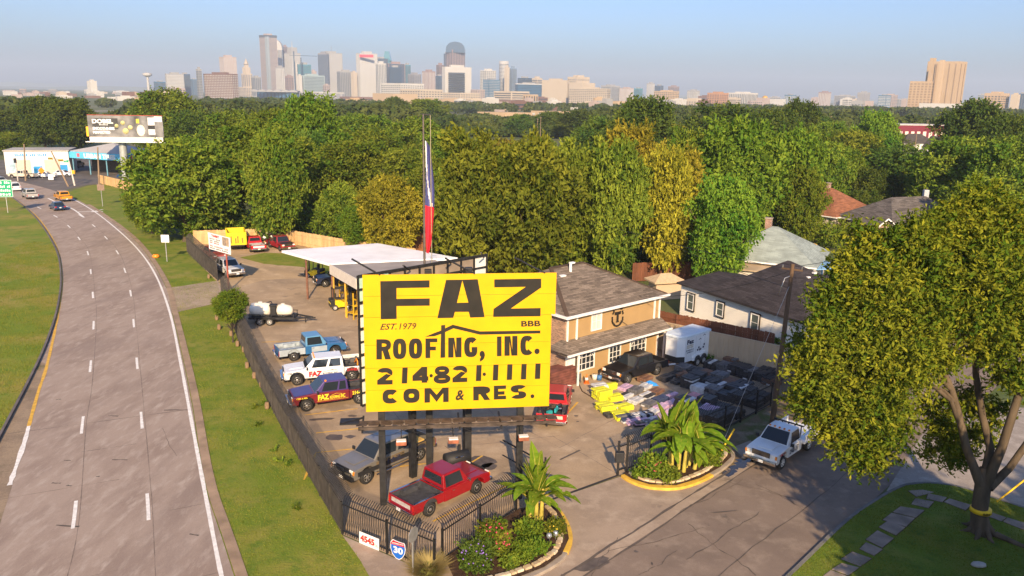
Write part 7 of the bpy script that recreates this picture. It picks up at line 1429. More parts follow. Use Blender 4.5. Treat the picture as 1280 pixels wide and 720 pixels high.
tower('white framed apartment tower with open balconies', 600, 620, 88, 3000, C_WHITE, W_DARK, 'g', 5.5, .4, .5); tower('blue glass block before the white framed apartments', 603.5, 625, 99.5, 2600, C_BLUE, W_LIGHT, 'h', 5, .35, .2)
mb = MB(); Pc = at_y(630, 76.5, 3100); mb.lathe([(18, 0), (18, Pc.z)], 'z', 20); t = thing('tower', 'round white tower beside the blue grey slab', 'building', (Pc.x, 3100, 0)); mb.build('wall', C_WHITE, t); mb = MB(); [mb.lathe([(18.3, 6 + k * 5), (18.3, 8 + k * 5)], 'z', 20) for k in range(int(Pc.z / 5) - 2)]; mb.build('glazing', W_MID, t, kind='stuff')
tower('cream slab in front of the round white tower', 630.5, 637, 84, 3000, C_CREAM, None); tower('blue grey slab right of the round white tower', 636, 646, 85, 3050, M('tower_steel_blue', (.16, .23, .32), .3, .1, var=.05), W_MID, 'v', 5)
tower('broad dark blue glass hall with a pale roof line', 644, 678, 104.5, 2500, C_DBLUE, C_BLUE, 'h', 4.5, .05, .5, top=(C_WHITE, 3, 3.2)); tower('dark blue block stepping above the glass hall', 647, 665, 97.5, 2650, C_DBLUE, W_MID, 'h', 4.5); tower('small round cream block above the glass hall', 665, 678, 97.5, 2640, C_CREAM, W_MID, 'h', 5)
tower('plain beige windowless slab', 678, 712.5, 100, 2300, C_CREAM, None, corner=.9); tower('beige upper block with a stepped roof behind the plain slab', 710, 738, 96, 2500, C_CREAM, W_MID, 'h', 6, .4, .2); tower('cream hospital block with rows of square windows', 713, 764, 110.5, 2200, C_CREAM, W_DARK, 'g', 4.5, .9, .4); tower('beige middle block linking the slab and the hospital', 712, 745, 103.5, 2280, C_CREAM, None)
for a in (('grey violet low block beyond the hospital', 752, 776, 107, 3000, C_GREY, W_MID, 'h'), ('pink low tower beyond the hospital', 775, 793, 110, 3000, C_PINK, W_LIGHT, 'v'), ('bright teal slab beyond the hospital', 793, 804, 110.5, 2900, C_TEAL, W_MID, 'h'), ('pale twin tower between the teal slab and the tan block', 809, 819, 104, 3600, C_GREY, W_LIGHT, 'v'), ('dark blue low tower behind the tan block', 819, 830, 107, 3500, C_DBLUE, W_MID, 'h'), ('tan block with square windows and pilasters', 819, 851, 114, 2300, C_TAN, W_DARK, 'g'), ('rose slab behind the tan block', 836, 850, 108, 3400, C_ROSE, W_MID, 'v'),
          ('pale grey block at the left end of the right hand row', 860, 876, 113, 2800, C_GREY, W_LIGHT, 'g'), ('orange brown apartment block in the right hand row', 886, 913, 116, 2200, M('tower_orange', (.33, .17, .085), .75, var=.06), W_DARK, 'g'), ('white block with a ribbed front in the right hand row', 912, 951, 116, 2300, C_WHITE, W_MID, 'v'), ('low cream range left of the orange brown apartments', 853, 888, 124, 2000, C_CREAM, W_DARK, 'g'), ('dark red roofed low range behind the cream range', 874, 892, 120, 2500, C_BRICK, W_MID, 'h'),
          ('hazy grey low tower right of the gold dome', 963, 977, 121, 3200, C_GREY, W_MID, 'h'), ('half blue half pink tower right of the gold dome', 982, 997, 118.5, 3000, C_BLUE, W_LIGHT, 'v'), ('pale pink slab left of the grey pink tower', 1015, 1026, 122, 3300, C_PINK, None, 'h'), ('grey pink tower with vertical ribs among the hazy towers', 1025, 1041, 115, 2800, C_ROSE, W_LIGHT, 'v'), ('wide hazy grey block with a stepped roof', 1046, 1073, 119.5, 2900, C_GREY, W_MID, 'h'), ('pale tower with two dark stripes', 1074, 1090, 115.5, 2700, C_GREY, C_DGREY, 'v'), ('bright blue glass block with a white right side', 1100, 1116, 119, 2500, C_BLUE, W_LIGHT, 'h'), ('pinkish block behind the bright blue glass block', 1107, 1125, 118.5, 2700, C_PINK, W_MID, 'g'), ('low grey range left of the great tan tower', 1124, 1142, 124, 2600, C_GREY, W_MID, 'g'),
          ('hazy blue grey tower right of the great tan tower', 1224.5, 1237, 118.5, 2600, C_GREY, C_BLUE, 'h'), ('long tan block near the right edge', 1236, 1268, 116.5, 1700, C_TAN, W_DARK, 'g'), ('lighter end wall of the long tan block', 1266, 1278, 118, 1690, C_CREAM, None, 'h'), ('dark blue slab cut by the right edge', 1275.5, 1286, 117, 2200, C_DBLUE, W_MID, 'v')):
    tower(a[0], a[1], a[2], a[3], a[4], a[5], a[6], a[7], 4.6, .5, .42)
t, P, c, H = tower('great tan apartment tower with dark window slots at the right', 1168, 1215, 76.5, 1500, C_TAN, M('slot_brown', (.22, .15, .09), .5), 'v', 9, .68, .16, roof=False, ybase=130); tower('lower tan wing left of the great tan tower', 1143, 1170, 101.5, 1490, C_TAN, M('slot_brown', (.22, .15, .09), .5), 'g', 4.6, .85, .5, roof=False); tower('plain tan stair shaft on the great tan tower', 1164, 1172, 72.5, 1495, C_TAN, None, roof=False); tower('second tan stair shaft on the great tan tower', 1176, 1183, 75, 1480, M('tower_tan_pale', (.40, .29, .18), .7, var=.04), None, roof=False); tower('long white low podium at the foot of the great tan tower', 1160, 1212, 129.5, 1440, C_WHITE, None, corner=.9, roof=False)
mb = MB(); P_ = at_y(956, 124, 2300); mb.lathe([(9, -12), (9, 0), (8.5, 4), (6, 8), (.5, 10)], 'z', 14); t = thing('dome', 'small gold dome in the right hand row', 'dome', (P_.x, 2300, P_.z)); mb.build('cupola', M('gold_dome', (.65, .36, .05), .4, .3), t); mb = MB(); mb.box(0, 0, -P_.z / 2 - 12, 22, 22, P_.z - 10); mb.build('drum', C_CREAM, t)
# long glass range in front of downtown and the brick strip beside it
t, P, c, H = tower('long dark glass range with a wavy white roof in front of downtown', 313, 372, 114.5, 2300, C_DBLUE, C_BLUE, 'v', 12, .9, .5, roof=False); mb = MB(); xs = [P[0][0] + (P[2][0] - P[0][0]) * k / 40 for k in range(41)]; mb.extr([(x, D_ := 2299, H - 1) for x in xs] + [(x, 2299, H + 2 + 3.5 * abs(math.sin(k * .48))) for k, x in reversed(list(enumerate(xs)))], (0, 30, 0)); mb.build('roof', C_GREY, t, world=True)
tower('long slatted glass range right of the wavy roof', 367, 426, 115.5, 2350, C_DGREY, C_WHITE, 'v', 14, .5, .16, top=(C_WHITE, 2, 3)); tower('pale stone base under the dark glass range', 296, 378, 124, 2200, C_CREAM, W_DARK, 'g', 5, .5, .4, roof=False); tower('long brick strip with dark windows below the white tower', 422, 465, 121, 2100, C_BRICK, W_DARK, 'h', 5.5, .5, .4, roof=False)
for lab, x0, x1, yt, D_, mt, bd, stl in (('sand coloured low range below the white slotted block', 463, 520, 117, 1900, C_TAN, None, 'h'), ('white stepped garage with dark openings', 474, 528, 104, 2350, C_WHITE, W_DARK, 'g'), ('cream office range with three rows of dark windows', 498, 552, 111.5, 2000, C_CREAM, W_DARK, 'g'), ('low cream range under the broad white block', 551, 600, 116, 2100, C_CREAM, W_MID, 'g'), ('grey pink low block left of the blue glass block', 588, 606, 112, 2400, C_PINK, W_MID, 'g'), ('long cream low range below the cream slab', 617, 662, 114, 2100, C_CREAM, W_DARK, 'h'), ('small tan block with one dark window strip', 654, 673, 118, 1900, C_TAN, W_DARK, 'v'), ('low brick range in front of the hospital', 715, 762, 129.5, 1500, C_BRICK, W_DARK, 'g'), ('long pale tan shed roof right of the brick range', 745, 800, 126.5, 1600, C_TAN, None, 'h'), ('buff warehouse front in the gap below downtown', 596, 666, 140.5, 780, C_TAN, None, 'v'), ('second buff warehouse right of the first', 664, 724, 139, 820, C_TAN, W_LIGHT, 'v'), ('small brick front left of the buff warehouse', 583, 597, 145.5, 700, C_BRICK, W_LIGHT, 'g'), ('low buff wall nearer than the warehouses', 646, 668, 149, 640, C_TAN, None, 'h')):
    tower(lab, x0, x1, yt, D_, mt, bd, stl, 5.5, .5, .4, roof=False, name='low_building')
wt = thing('water_tower', 'thin water tower with a flat white drum left of the skyline', 'water tower', (at_y(184, 92, 2400).x, 2400, 0)); z_ = at_y(184, 92, 2400).z; mb = MB(); mb.tube((0, 0, 0), (0, 0, z_ - 8), 4, 3, n=10); mb.build('shaft', C_WHITE, wt); mb = MB(); mb.lathe([(5, z_ - 9), (13, z_ - 5), (13, z_), (4, z_ + 3)], 'z', 16); mb.build('drum', C_WHITE, wt)
# low roofs scattered along the foot of the skyline
LOWC = [('white', C_WHITE), ('tan', C_TAN), ('brick red', C_BRICK), ('cream', C_CREAM), ('pale grey', C_GREY), ('pinkish', C_PINK)]
def lows(n, x0, x1, y0, y1, d0, d1, where, w0=6, w1=26):
    for _ in range(n):
        x = RND.uniform(x0, x1); y = RND.uniform(y0, y1); D_ = RND.uniform(d0, d1); w = RND.uniform(w0, w1); nm, mt = RND.choice(LOWC)
        if at_y(x, y, D_).z < 4: y -= 4
        tower(f'low {nm} building {where}', x, x + w, y, D_, mt, W_DARK if RND.random() < .5 else None, RND.choice('hg'), 5, RND.uniform(.1, .9), .35, roof=RND.random() < .4, group=f'low {nm} buildings {where}', name='low_building')
lows(46, -10, 205, 113.5, 121, 1500, 3400, 'in the hazy plain left of downtown'); lows(14, 120, 200, 120, 129, 1100, 1700, 'among trees below the silo block', 8, 30); lows(16, 480, 740, 121, 128, 1300, 2000, 'along the foot of downtown'); lows(9, 610, 720, 133, 138, 850, 1100, 'behind the buff warehouses', 6, 14); lows(12, 880, 1140, 122, 126, 2200, 3000, 'between the hazy towers at the right', 8, 24); lows(8, 1060, 1280, 124, 128, 1700, 2400, 'near the great tan tower', 6, 18)
lows(26, 430, 880, 121.5, 127.5, 1000, 1800, 'in the wooded strip below downtown', 7, 24); lows(10, 250, 440, 126, 133, 900, 1500, 'in the wooded strip below the brick apartments', 6, 16)
lows(5, 425, 520, 124, 130, 1200, 1700, 'left of the cream office range'); lows(4, 0, 60, 150, 166, 330, 420, 'behind the trees left of the tyre shop', 10, 20)
def ridge(name, y0, z, amp):
    mb = MB(); pts = [(-9000 + 180 * k, y0, z + amp * math.sin(k * .31) + amp * .6 * math.sin(k * .83 + 1)) for k in range(101)]; mb.extr([(p[0], p[1], -20) for p in (pts[0], pts[-1])] + pts[::-1], (0, 900, 0)); struct(name, mb, M('hill_green', (.07, .09, .05), .9, var=.2, scale=.003))
ridge('hills', 9500, 26, 12); ridge('hills', 12500, 60, 22)
# ================================================================== trees and plants
LEAF = {'green': M_leaf('leaf_green', (0.073, 0.134, 0.015), (0.232, 0.262, 0.029)), 'bright': M_leaf('leaf_bright', (0.067, 0.146, 0.016), (0.220, 0.287, 0.029)), 'olive': M_leaf('leaf_olive', (0.073, 0.116, 0.015), (0.250, 0.275, 0.030)), 'gold': M_leaf('leaf_gold', (0.146, 0.140, 0.015), (0.390, 0.323, 0.034)), 'dark': M_leaf('leaf_dark', (0.051, 0.098, 0.017), (0.140, 0.183, 0.029)), 'elm': M_leaf('leaf_elm', (0.063, 0.105, 0.010), (0.250, 0.232, 0.020), .2), 'rust': M_leaf('leaf_rust', (0.122, 0.061, 0.024), (0.317, 0.134, 0.037))}
BARK = M('bark', (.095, .07, .046), .95, var=.4, scale=2.2, stretch=(1, 1, .22), bump=.8, bscale=9); BARK_D = M('bark_dark', (.06, .045, .032), .95, var=.35, scale=2, stretch=(1, 1, .3))
def cloud(blobs, n, size, rng, up=.25, spread=.9, elong=1.9, inner=.12, per=9, twig=2.6, rag=.16, droop=.12, flat=.7):
    """twigs spread over and through a set of balls (x,y,z,r), each a spray of leaves: arrays of quads and a tint per quad"""
    B = np.array(blobs, float); w = B[:, 3] ** 2; m = max(1, n // per); pick = rng.choice(len(B), m, p=w / w.sum()); b = B[pick]
    d = rng.normal(size=(m, 3)); d /= np.linalg.norm(d, axis=1)[:, None]
    rad = b[:, 3] * np.where(rng.random(m) < inner, rng.uniform(.3, .9, m), rng.normal(.95, rag, m))
    T = b[:, :3] + d * rad[:, None] * np.array([1, 1, .85])
    tx = d * .8 + rng.normal(size=(m, 3)) * .45 + np.array([0, 0, up]); tx[:, 2] *= flat; tx /= np.linalg.norm(tx, axis=1)[:, None]
    tt = rng.normal(0, .17, m) + rng.normal(0, .2, len(B))[pick]
    T, tx, d, tt = [np.repeat(q, per, 0) for q in (T, tx, d, tt)]; n = m * per
    u = np.tile(np.linspace(-.5, 1, per), m)[:, None]
    P = T + tx * (u * size * twig) + rng.normal(size=(n, 3)) * size * .42 - np.array([0, 0, 1]) * (u * u * size * droop)
    ax = tx * .8 + rng.normal(size=(n, 3)) * .6; ax /= np.linalg.norm(ax, axis=1)[:, None]
    nr = d * (1 - spread * .5) + rng.normal(size=(n, 3)) * spread * .6; sd = np.cross(ax, nr); sd /= np.maximum(np.linalg.norm(sd, axis=1), 1e-6)[:, None]
    s = size * rng.uniform(.55, 1.3, n)[:, None]; L = ax * s * elong * .5; Wd = sd * s * .5; nn = np.cross(sd, ax) * s * .18
    V = np.stack([P - L, P + Wd * .8 + nn, P + L, P - Wd * .8 + nn], 1).reshape(-1, 3); Q = np.arange(n * 4).reshape(n, 4)
    return V, Q, np.clip(.42 + tt + rng.normal(0, .14, n), 0, 1)
def crown_blobs(rng, R, H, z0, n, shape):
    out = []
    for i in range(n):
        if shape == 'round': v = (i + .5) / n; th = i * 2.4 + rng.uniform(-.4, .4); zz_ = -1 + 2 * v; rr = math.sqrt(max(0, 1 - zz_ * zz_)); k = rng.uniform(.5, .76); p = (R * rr * k * math.cos(th), R * rr * k * math.sin(th), z0 + H / 2 + H / 2 * zz_ * .78)
        elif shape == 'cone': v = (i + .5) / n; th = i * 2.4; rr = (1 - v) ** .7 * .72 + .08; p = (R * rr * math.cos(th), R * rr * math.sin(th), z0 + H * (.1 + .84 * v))
        else: th = i * 2.4; zf = (i + .5) / n; rr = rng.uniform(.4, .82) * math.sin(math.pi * (.16 + .74 * zf)) ** .8; p = (R * rr * math.cos(th), R * rr * math.sin(th), z0 + H * (.1 + .78 * zf))
        out.append((*p, R * rng.uniform(.22, .42) * (1 if shape != 'cone' else .85)))
    for i in range(n // 2):   # boughs that stand out of the crown
        th = rng.uniform(0, 6.283); zf = rng.uniform(.25, 1.0); rr = math.sin(math.pi * (.12 + .72 * zf)) * rng.uniform(.8, 1.08); out.append((R * rr * math.cos(th), R * rr * math.sin(th), z0 + H * min(.97, .1 + .88 * zf), R * rng.uniform(.09, .19)))
    return out
PROTO = {}
def prototype(key, seed, R, H, z0, nb, nl, size, shape, mat, **k):
    rng = np.random.default_rng(seed); bl = crown_blobs(rng, R, H, z0, nb, shape); V, Q, t = cloud(bl, nl, size, rng, **k); me = np_mesh('crown', V, Q, LEAF[mat], t)
    mb = MB(); top = z0 + H * .6; mb.path([(0, 0, -.2), (.06, .03, .5), (.1, -.1, z0 + .4), (-.15, .1, z0 + H * .35), (0, 0, top)], [.36, .24, .2, .14, .04], 7)
    for b in bl[::3]: st = Vector((.05, 0, z0 + H * .12)); e = Vector(b[:3]); mb.path([st, st.lerp(e, .5) + Vector((0, 0, .3)), e], [.12, .08, .03], 5)
    PROTO[key] = (me, mb.mesh('trunk', BARK if seed % 2 else BARK_D), R, z0 + H)
for i, (mat, shape) in enumerate((('green', 'round'), ('green', 'dome'), ('bright', 'round'), ('bright', 'dome'), ('olive', 'dome'), ('olive', 'round'), ('gold', 'dome'), ('gold', 'round'), ('dark', 'round'), ('dark', 'dome'), ('olive', 'round'))):
    prototype((mat, i), 30 + i, 5.0, 9.4, 1.3, 26 if shape != 'cone' else 40, 26000, .27, shape, mat, inner=.06, rag=.1, up=.32 if mat in ('olive', 'gold') else .1, elong=2.0 if mat in ('olive', 'gold') else 1.7)
def keys(kind): return [k for k in PROTO if k[0] == kind]
def tree(label, x, y, R, H, kind, group=None, rot=None, key=None, low=False):
    key = key or RND.choice(keys(kind)); me, tr, r0, h0 = PROTO[key]; t = thing('tree', label, 'tree', (x, y, 0), RND.uniform(0, 6.28) if rot is None else rot, group); s = (R / r0, R / r0 * RND.uniform(.92, 1.08), H / h0)
    child('crown', me, t, sc=s); child('trunk', tr, t, sc=(s[0], s[0], s[2])); return t
placed = []
def px_tree(label, cx, yt, Y, wpx, kind, key=None, lift=0):
    P = at_y(cx, yt, Y); depth = proj((P.x, Y, P.z))[2]; R = wpx / 2 / FOC * depth; t = tree(label, P.x, Y, R, max(P.z, 3), kind, key=key)
    for c in t.children:
        if lift and c.name.startswith('crown'): c.location.z = lift; c.scale.z *= (P.z - lift) / P.z
    placed.append((P.x, Y, R))
# --- trees the photo sets apart (sight line of the top, distance, width in the frame)
K = {k[1]: k for k in PROTO}
for a in (('full green tree overhanging the highway lawn nearest the road', 222, 178, 112, 132, 'green', K[1]), ('low green skirt tree left of the far picket fence', 185, 226, 118, 62, 'bright', K[2]), ('big green tree right behind the far red pickups', 322, 158, 125, 128, 'green', K[0], 2.6), ('bright green tree behind the white notice board', 268, 196, 120, 88, 'bright', K[3], 2.2), ('tall green tree with a high pointed head left of the flagpole', 388, 119, 158, 88, 'bright', K[2]), ('dark tree behind the tall pointed one', 345, 140, 170, 80, 'green', K[1]), ('small golden green tree above the plank fence', 424, 232, 110, 54, 'olive', K[10], 1.2), ('golden tree beside the flagpole above the canopy', 488, 221, 101, 76, 'gold', K[7]), ('round deep green bush tree between two golden trees', 446, 258, 104, 48, 'bright', K[2], .8),
          ('large olive tree just right of the flagpole', 600, 168, 92, 118, 'olive', K[4]), ('wide olive gold tree above the billboard back', 665, 182, 88, 120, 'olive', K[10]), ('tall olive tree behind the tan building roof', 728, 178, 95, 96, 'olive', K[4]), ('olive tree with pointed sprays above the tan building', 775, 184, 90, 84, 'olive', K[5]), ('golden tree with orange tips right of the tan building', 838, 190, 92, 76, 'gold', K[6]), ('upright gold tree behind the orange tipped tree', 792, 158, 108, 84, 'gold', K[6]), ('deep green feathery tree before the white house roof', 908, 222, 88, 86, 'bright', K[3]), ('broad bright green tree above the feathery one', 925, 150, 112, 118, 'bright', K[2]), ('bright green tree at the centre right of the woods', 985, 162, 118, 92, 'bright', K[3]), ('green tree sloping down to the rust brown roof', 1004, 214, 112, 60, 'green', K[0]), ('green tree at the foot of the bright green pair', 868, 166, 118, 88, 'green', K[1]),
          ('dark round tree standing high in the middle distance', 805, 127, 190, 92, 'dark', K[8]), ('dark tree left of the high round one', 752, 150, 210, 70, 'dark', K[9]), ('dark green tree above the broad bright one', 905, 134, 215, 100, 'dark', K[9]), ('grey green tree right of the broad bright one', 965, 140, 220, 70, 'dark', K[8]), ('dark tree with an open top at the right of the woods', 1000, 128, 260, 60, 'dark', K[9]),
          ('olive green wide tree behind the rust brown roof', 1060, 172, 175, 110, 'olive', K[10]), ('pale bright tree standing above the right hand woods', 1100, 139, 210, 54, 'bright', K[3]), ('dark spreading tree left of the white gable', 1125, 186, 165, 96, 'dark', K[9]), ('dark tall tree at the right edge of the woods', 1222, 130, 215, 84, 'dark', K[8]), ('dark green tree below the tall one at the right edge', 1262, 150, 180, 80, 'dark', K[9]), ('mid green tree behind the big elm crown', 1205, 176, 140, 110, 'green', K[1]), ('green tree behind the elm at the far right', 1262, 178, 128, 90, 'green', K[0]), ('dark tree between the two brown roofs', 1085, 212, 150, 60, 'dark', K[8]), ('green tree behind the slate grey roof', 1165, 205, 160, 80, 'green', K[0]), ('low dark tree beside the rust brown roof', 1080, 240, 135, 44, 'dark', K[9]),
          ('great dark green tree behind the far billboard', 205, 115, 245, 88, 'green', K[0]), ('dark green tree right of the far billboard', 238, 142, 225, 66, 'dark', K[9]), ('dark tree behind the far billboard face', 182, 138, 265, 44, 'dark', K[8]), ('dark round tree behind the tyre shop, left of the billboard', 88, 126, 275, 66, 'dark', K[8]), ('dark tree behind the white tyre shop', 50, 124, 280, 60, 'dark', K[9]), ('dark tree at the left edge behind the tyre shop', 14, 138, 300, 58, 'dark', K[8]), ('low bush tree at the far left edge', 8, 166, 255, 46, 'green', K[1]), ('green tree right of the blue canopy', 235, 186, 205, 50, 'bright', K[2]), ('green tree behind the highway lawn tree', 288, 142, 190, 84, 'green', K[0]), ('mid green tree before the long brick strip', 462, 146, 230, 86, 'green', K[1]), ('green tree left of the gap to the warehouses', 520, 150, 200, 78, 'green', K[0]), ('green tree below the gap, right of the flagpole', 556, 166, 165, 80, 'green', K[1]), ('bright crown left of the flagpole top', 447, 142, 300, 40, 'bright', K[2]), ('dark tree at the foot of the sand coloured range', 493, 123, 520, 36, 'dark', K[8]), ('rounded dark tree right of the sand coloured range', 532, 125, 500, 54, 'green', K[1]), ('dark tree in the gap left of the far poles', 650, 144, 420, 32, 'dark', K[9]), ('dark tree in the gap behind the far poles', 690, 141, 430, 46, 'dark', K[8]), ('dark tree before the second buff warehouse', 722, 138, 400, 50, 'dark', K[9])):
    px_tree(*a)
# --- the rest of the woods
SKYL = [(0, 140), (60, 138), (110, 170), (160, 150), (205, 128), (260, 146), (300, 140), (340, 148), (380, 140), (430, 150), (480, 146), (540, 158), (600, 168), (640, 172), (700, 170), (760, 150), (800, 138), (870, 148), (900, 140), (1000, 134), (1040, 143), (1090, 162), (1180, 164), (1200, 150), (1240, 142), (1280, 138)]
KEEP = [(-40, 176, 206, 262, 300), (104, 140, 208, 236, 210), (1020, 228, 1072, 292, 150), (1078, 236, 1176, 296, 150), (1112, 156, 1182, 200, 310), (924, 278, 1036, 336, 112), (250, 180, 282, 204, 235), (645, 158, 700, 186, 200), (420, 160, 442, 174, 165), (1145, 150, 1165, 205, 250)]
zones = [(.16, 'dark'), (.30, 'olive'), (.42, 'gold'), (1.0, 'green')]
WOOD = {'green': 'mid green tree in the woods behind the yard', 'dark': 'dark green tree in the farther woods', 'olive': 'olive green tree in the woods behind the yard', 'bright': 'fresh green tree in the woods behind the yard', 'gold': 'golden tree scattered in the woods'}
n_t = 0; tries = 0
while n_t < 215 and tries < 9000:
    tries += 1; Y = 84 + 560 * RND.random() ** 1.5; x = RND.uniform(-20, 1300); P = at_y(x, 250, Y); X = P.x; R = RND.uniform(4.0, 7.5); b_ = proj((X, Y, 0)); bx, by = b_[0], b_[1]
    if bx < 168 and by > 172: continue
    if 150 < bx < 545 and Y < 108 + (12 if bx < 300 else 0): continue
    if 545 <= bx < 880 and Y < 88: continue
    if bx >= 880 and Y < 112: continue
    if 560 < bx < 740 and Y > 260: continue
    H = RND.uniform(9, 15.5); lim = np.interp(bx, [s[0] for s in SKYL], [s[1] for s in SKYL]) + RND.uniform(0, 14)
    tx_, ty_, dz = proj((X, Y, H))
    if ty_ < lim: H = CAM_H - (lim - 119 - (bx - 640) * .0175) / FOC * Y
    if H < 6: continue
    tx_, ty_, dz = proj((X, Y, H)); hw_ = R * FOC / dz
    if any(tx_ + hw_ > k[0] and tx_ - hw_ < k[2] and by > k[1] and ty_ < k[3] and Y < k[4] for k in KEEP): continue
    if any((X - p[0]) ** 2 + (Y - p[1]) ** 2 < (.62 * (R + p[2])) ** 2 for p in placed): continue
    kind = 'dark' if Y > 260 and RND.random() < .6 else RND.choice(('green', 'green', 'bright', 'olive', 'dark', 'green')) if bx < 520 or bx > 880 else RND.choice(('olive', 'green', 'bright', 'gold', 'olive', 'green'))
    zone = 'behind the highway lawn' if bx < 300 else 'behind the plank fence' if bx < 480 else 'around the flagpole' if bx < 560 else 'above the yellow sign' if bx < 690 else 'behind the tan building' if bx < 860 else 'behind the cream house' if bx < 1020 else 'near the rust brown roof' if bx < 1110 else 'above the big elm'
    far_ = 'in the front row of woods' if Y < 130 else 'in the second row of woods' if Y < 185 else 'deep in the woods' if Y < 280 else 'in the farthest woods'
    tree(f"{'tall' if H > 13.2 else 'low' if H < 10 else 'middling'} {'slim ' if R < 5 else 'wide ' if R > 6.6 else ''}{ {'green': 'green', 'dark': 'dark green', 'olive': 'olive', 'bright': 'fresh green', 'gold': 'golden'}[kind]} tree {far_}, {zone}", X, Y, R, H, kind, group=WOOD[kind].replace('tree', 'trees')); placed.append((X, Y, R)); n_t += 1
# --- woods farther off, one mass
def far_woods():
    rng = np.random.default_rng(77); Vs, Qs, Ts = [], [], []; off = 0; n = 0
    for _ in range(6400):
        Y = 420 + 3200 * rng.random() ** 1.7; x = rng.uniform(-60, 1340); P = at_y(x, 250, Y); bx, by, _d = proj((P.x, Y, 0))
        gap = 560 < bx < 740 and Y < 900
        if gap and Y > 660: continue
        R = rng.uniform(4, 8) * (1 + Y / 4000); H = rng.uniform(4.5, 7) if gap else rng.uniform(9, 15); 
        lim = np.interp(bx, [s[0] for s in SKYL], [s[1] for s in SKYL]) - 18 if Y < 850 and not gap else 0
        if proj((P.x, Y, H))[1] < max(lim, (131 if bx < 260 else 127.5 if bx < 880 else 125) + (bx - 640) * .0175): continue
        m = int(np.clip(180000 / Y, 50, 330)); d = rng.normal(size=(m, 3)); d /= np.linalg.norm(d, axis=1)[:, None]; lob = 1 + .22 * np.sin(d[:, 0] * 4 + n) * np.cos(d[:, 1] * 5 + n * 2)
        C = np.stack([P.x + d[:, 0] * R * lob, Y + d[:, 1] * R * lob, H * .55 + d[:, 2] * H * .42 * lob], 1); ax = rng.normal(size=(m, 3)); ax /= np.linalg.norm(ax, axis=1)[:, None]; sd = np.cross(ax, d + rng.normal(size=(m, 3)) * .5); sd /= np.maximum(np.linalg.norm(sd, axis=1), 1e-6)[:, None]; s = (R * .19 * rng.uniform(.6, 1.3, m) * (330 / m) ** .4)[:, None]
        V = np.stack([C - ax * s, C + sd * s * .7, C + ax * s, C - sd * s * .7], 1).reshape(-1, 3); Vs.append(V); Qs.append(np.arange(m * 4).reshape(m, 4) + off); off += m * 4; Ts.append(np.clip(.4 + rng.normal(0, .22) + rng.normal(0, .18, m), 0, 1)); n += 1
    me = np_mesh('distant_woods', np.concatenate(Vs), np.concatenate(Qs), M_leaf('leaf_far', (.045, .08, .02), (.12, .145, .034)), np.concatenate(Ts)); o = bpy.data.objects.new('distant_woods', me); COL.objects.link(o); o['kind'] = 'stuff'
far_woods()
# undergrowth along the back fences
def shrub_mass(name, pts, R, H, n, mat, size=.3):
    rng = np.random.default_rng(len(pts) + n); bl = []
    for p in pts:
        for k in range(5): bl.append((p[0] + rng.uniform(-R, R), p[1] + rng.uniform(-R, R) * .6, H * rng.uniform(.3, .75), H * rng.uniform(.3, .5)))
    V, Q, t = cloud(bl, n, size, rng); o = bpy.data.objects.new(name, np_mesh(name, V, Q, LEAF[mat], t)); COL.objects.link(o); o['kind'] = 'stuff'
shrub_mass('undergrowth', [gp(x, y) for x, y in ((230, 300), (250, 298), (280, 296), (310, 294), (345, 291), (380, 295), (410, 300), (440, 306), (460, 308), (600, 325), (640, 330), (560, 318))], 2, 3.2, 16000, 'green'); shrub_mass('undergrowth', [gp(x, y) for x, y in ((700, 328), (760, 338), (800, 338), (845, 342), (880, 345), (900, 338))], 2.5, 3.0, 12000, 'dark'); shrub_mass('undergrowth', [gp(x, y) for x, y in ((1010, 300), (1040, 310), (1060, 300), (1075, 292), (1130, 320), (1180, 300), (1230, 320), (1270, 330))], 3, 3.5, 12000, 'green')
tree('small rust coloured bush tree beside the rust brown roof', *at_y(988, 290, 121).to_2d(), 2.4, 4.6, 'gold', key=K[7])
q = gp(296, 428); o = tree('small green tree growing against the dark fence near the tank trailer', q.x - .3, q.y, 1.5, 4.7, 'bright', key=K[2])
for c in o.children:
    if c.name.startswith('crown'): c.location.z = 1.7; c.scale.z *= .62
for px, py, r_, h_, lab in ((943, 413, 1.6, 2.2, 'green bush between the brown board fence and the cream house'), (985, 440, 1.4, 1.4, 'low green bush behind the tan metal fence by the leaning pole')): q = gp(px, py + 12); tree(lab, q.x + 1, q.y + 3.2, r_, h_, 'bright', key=K[2])

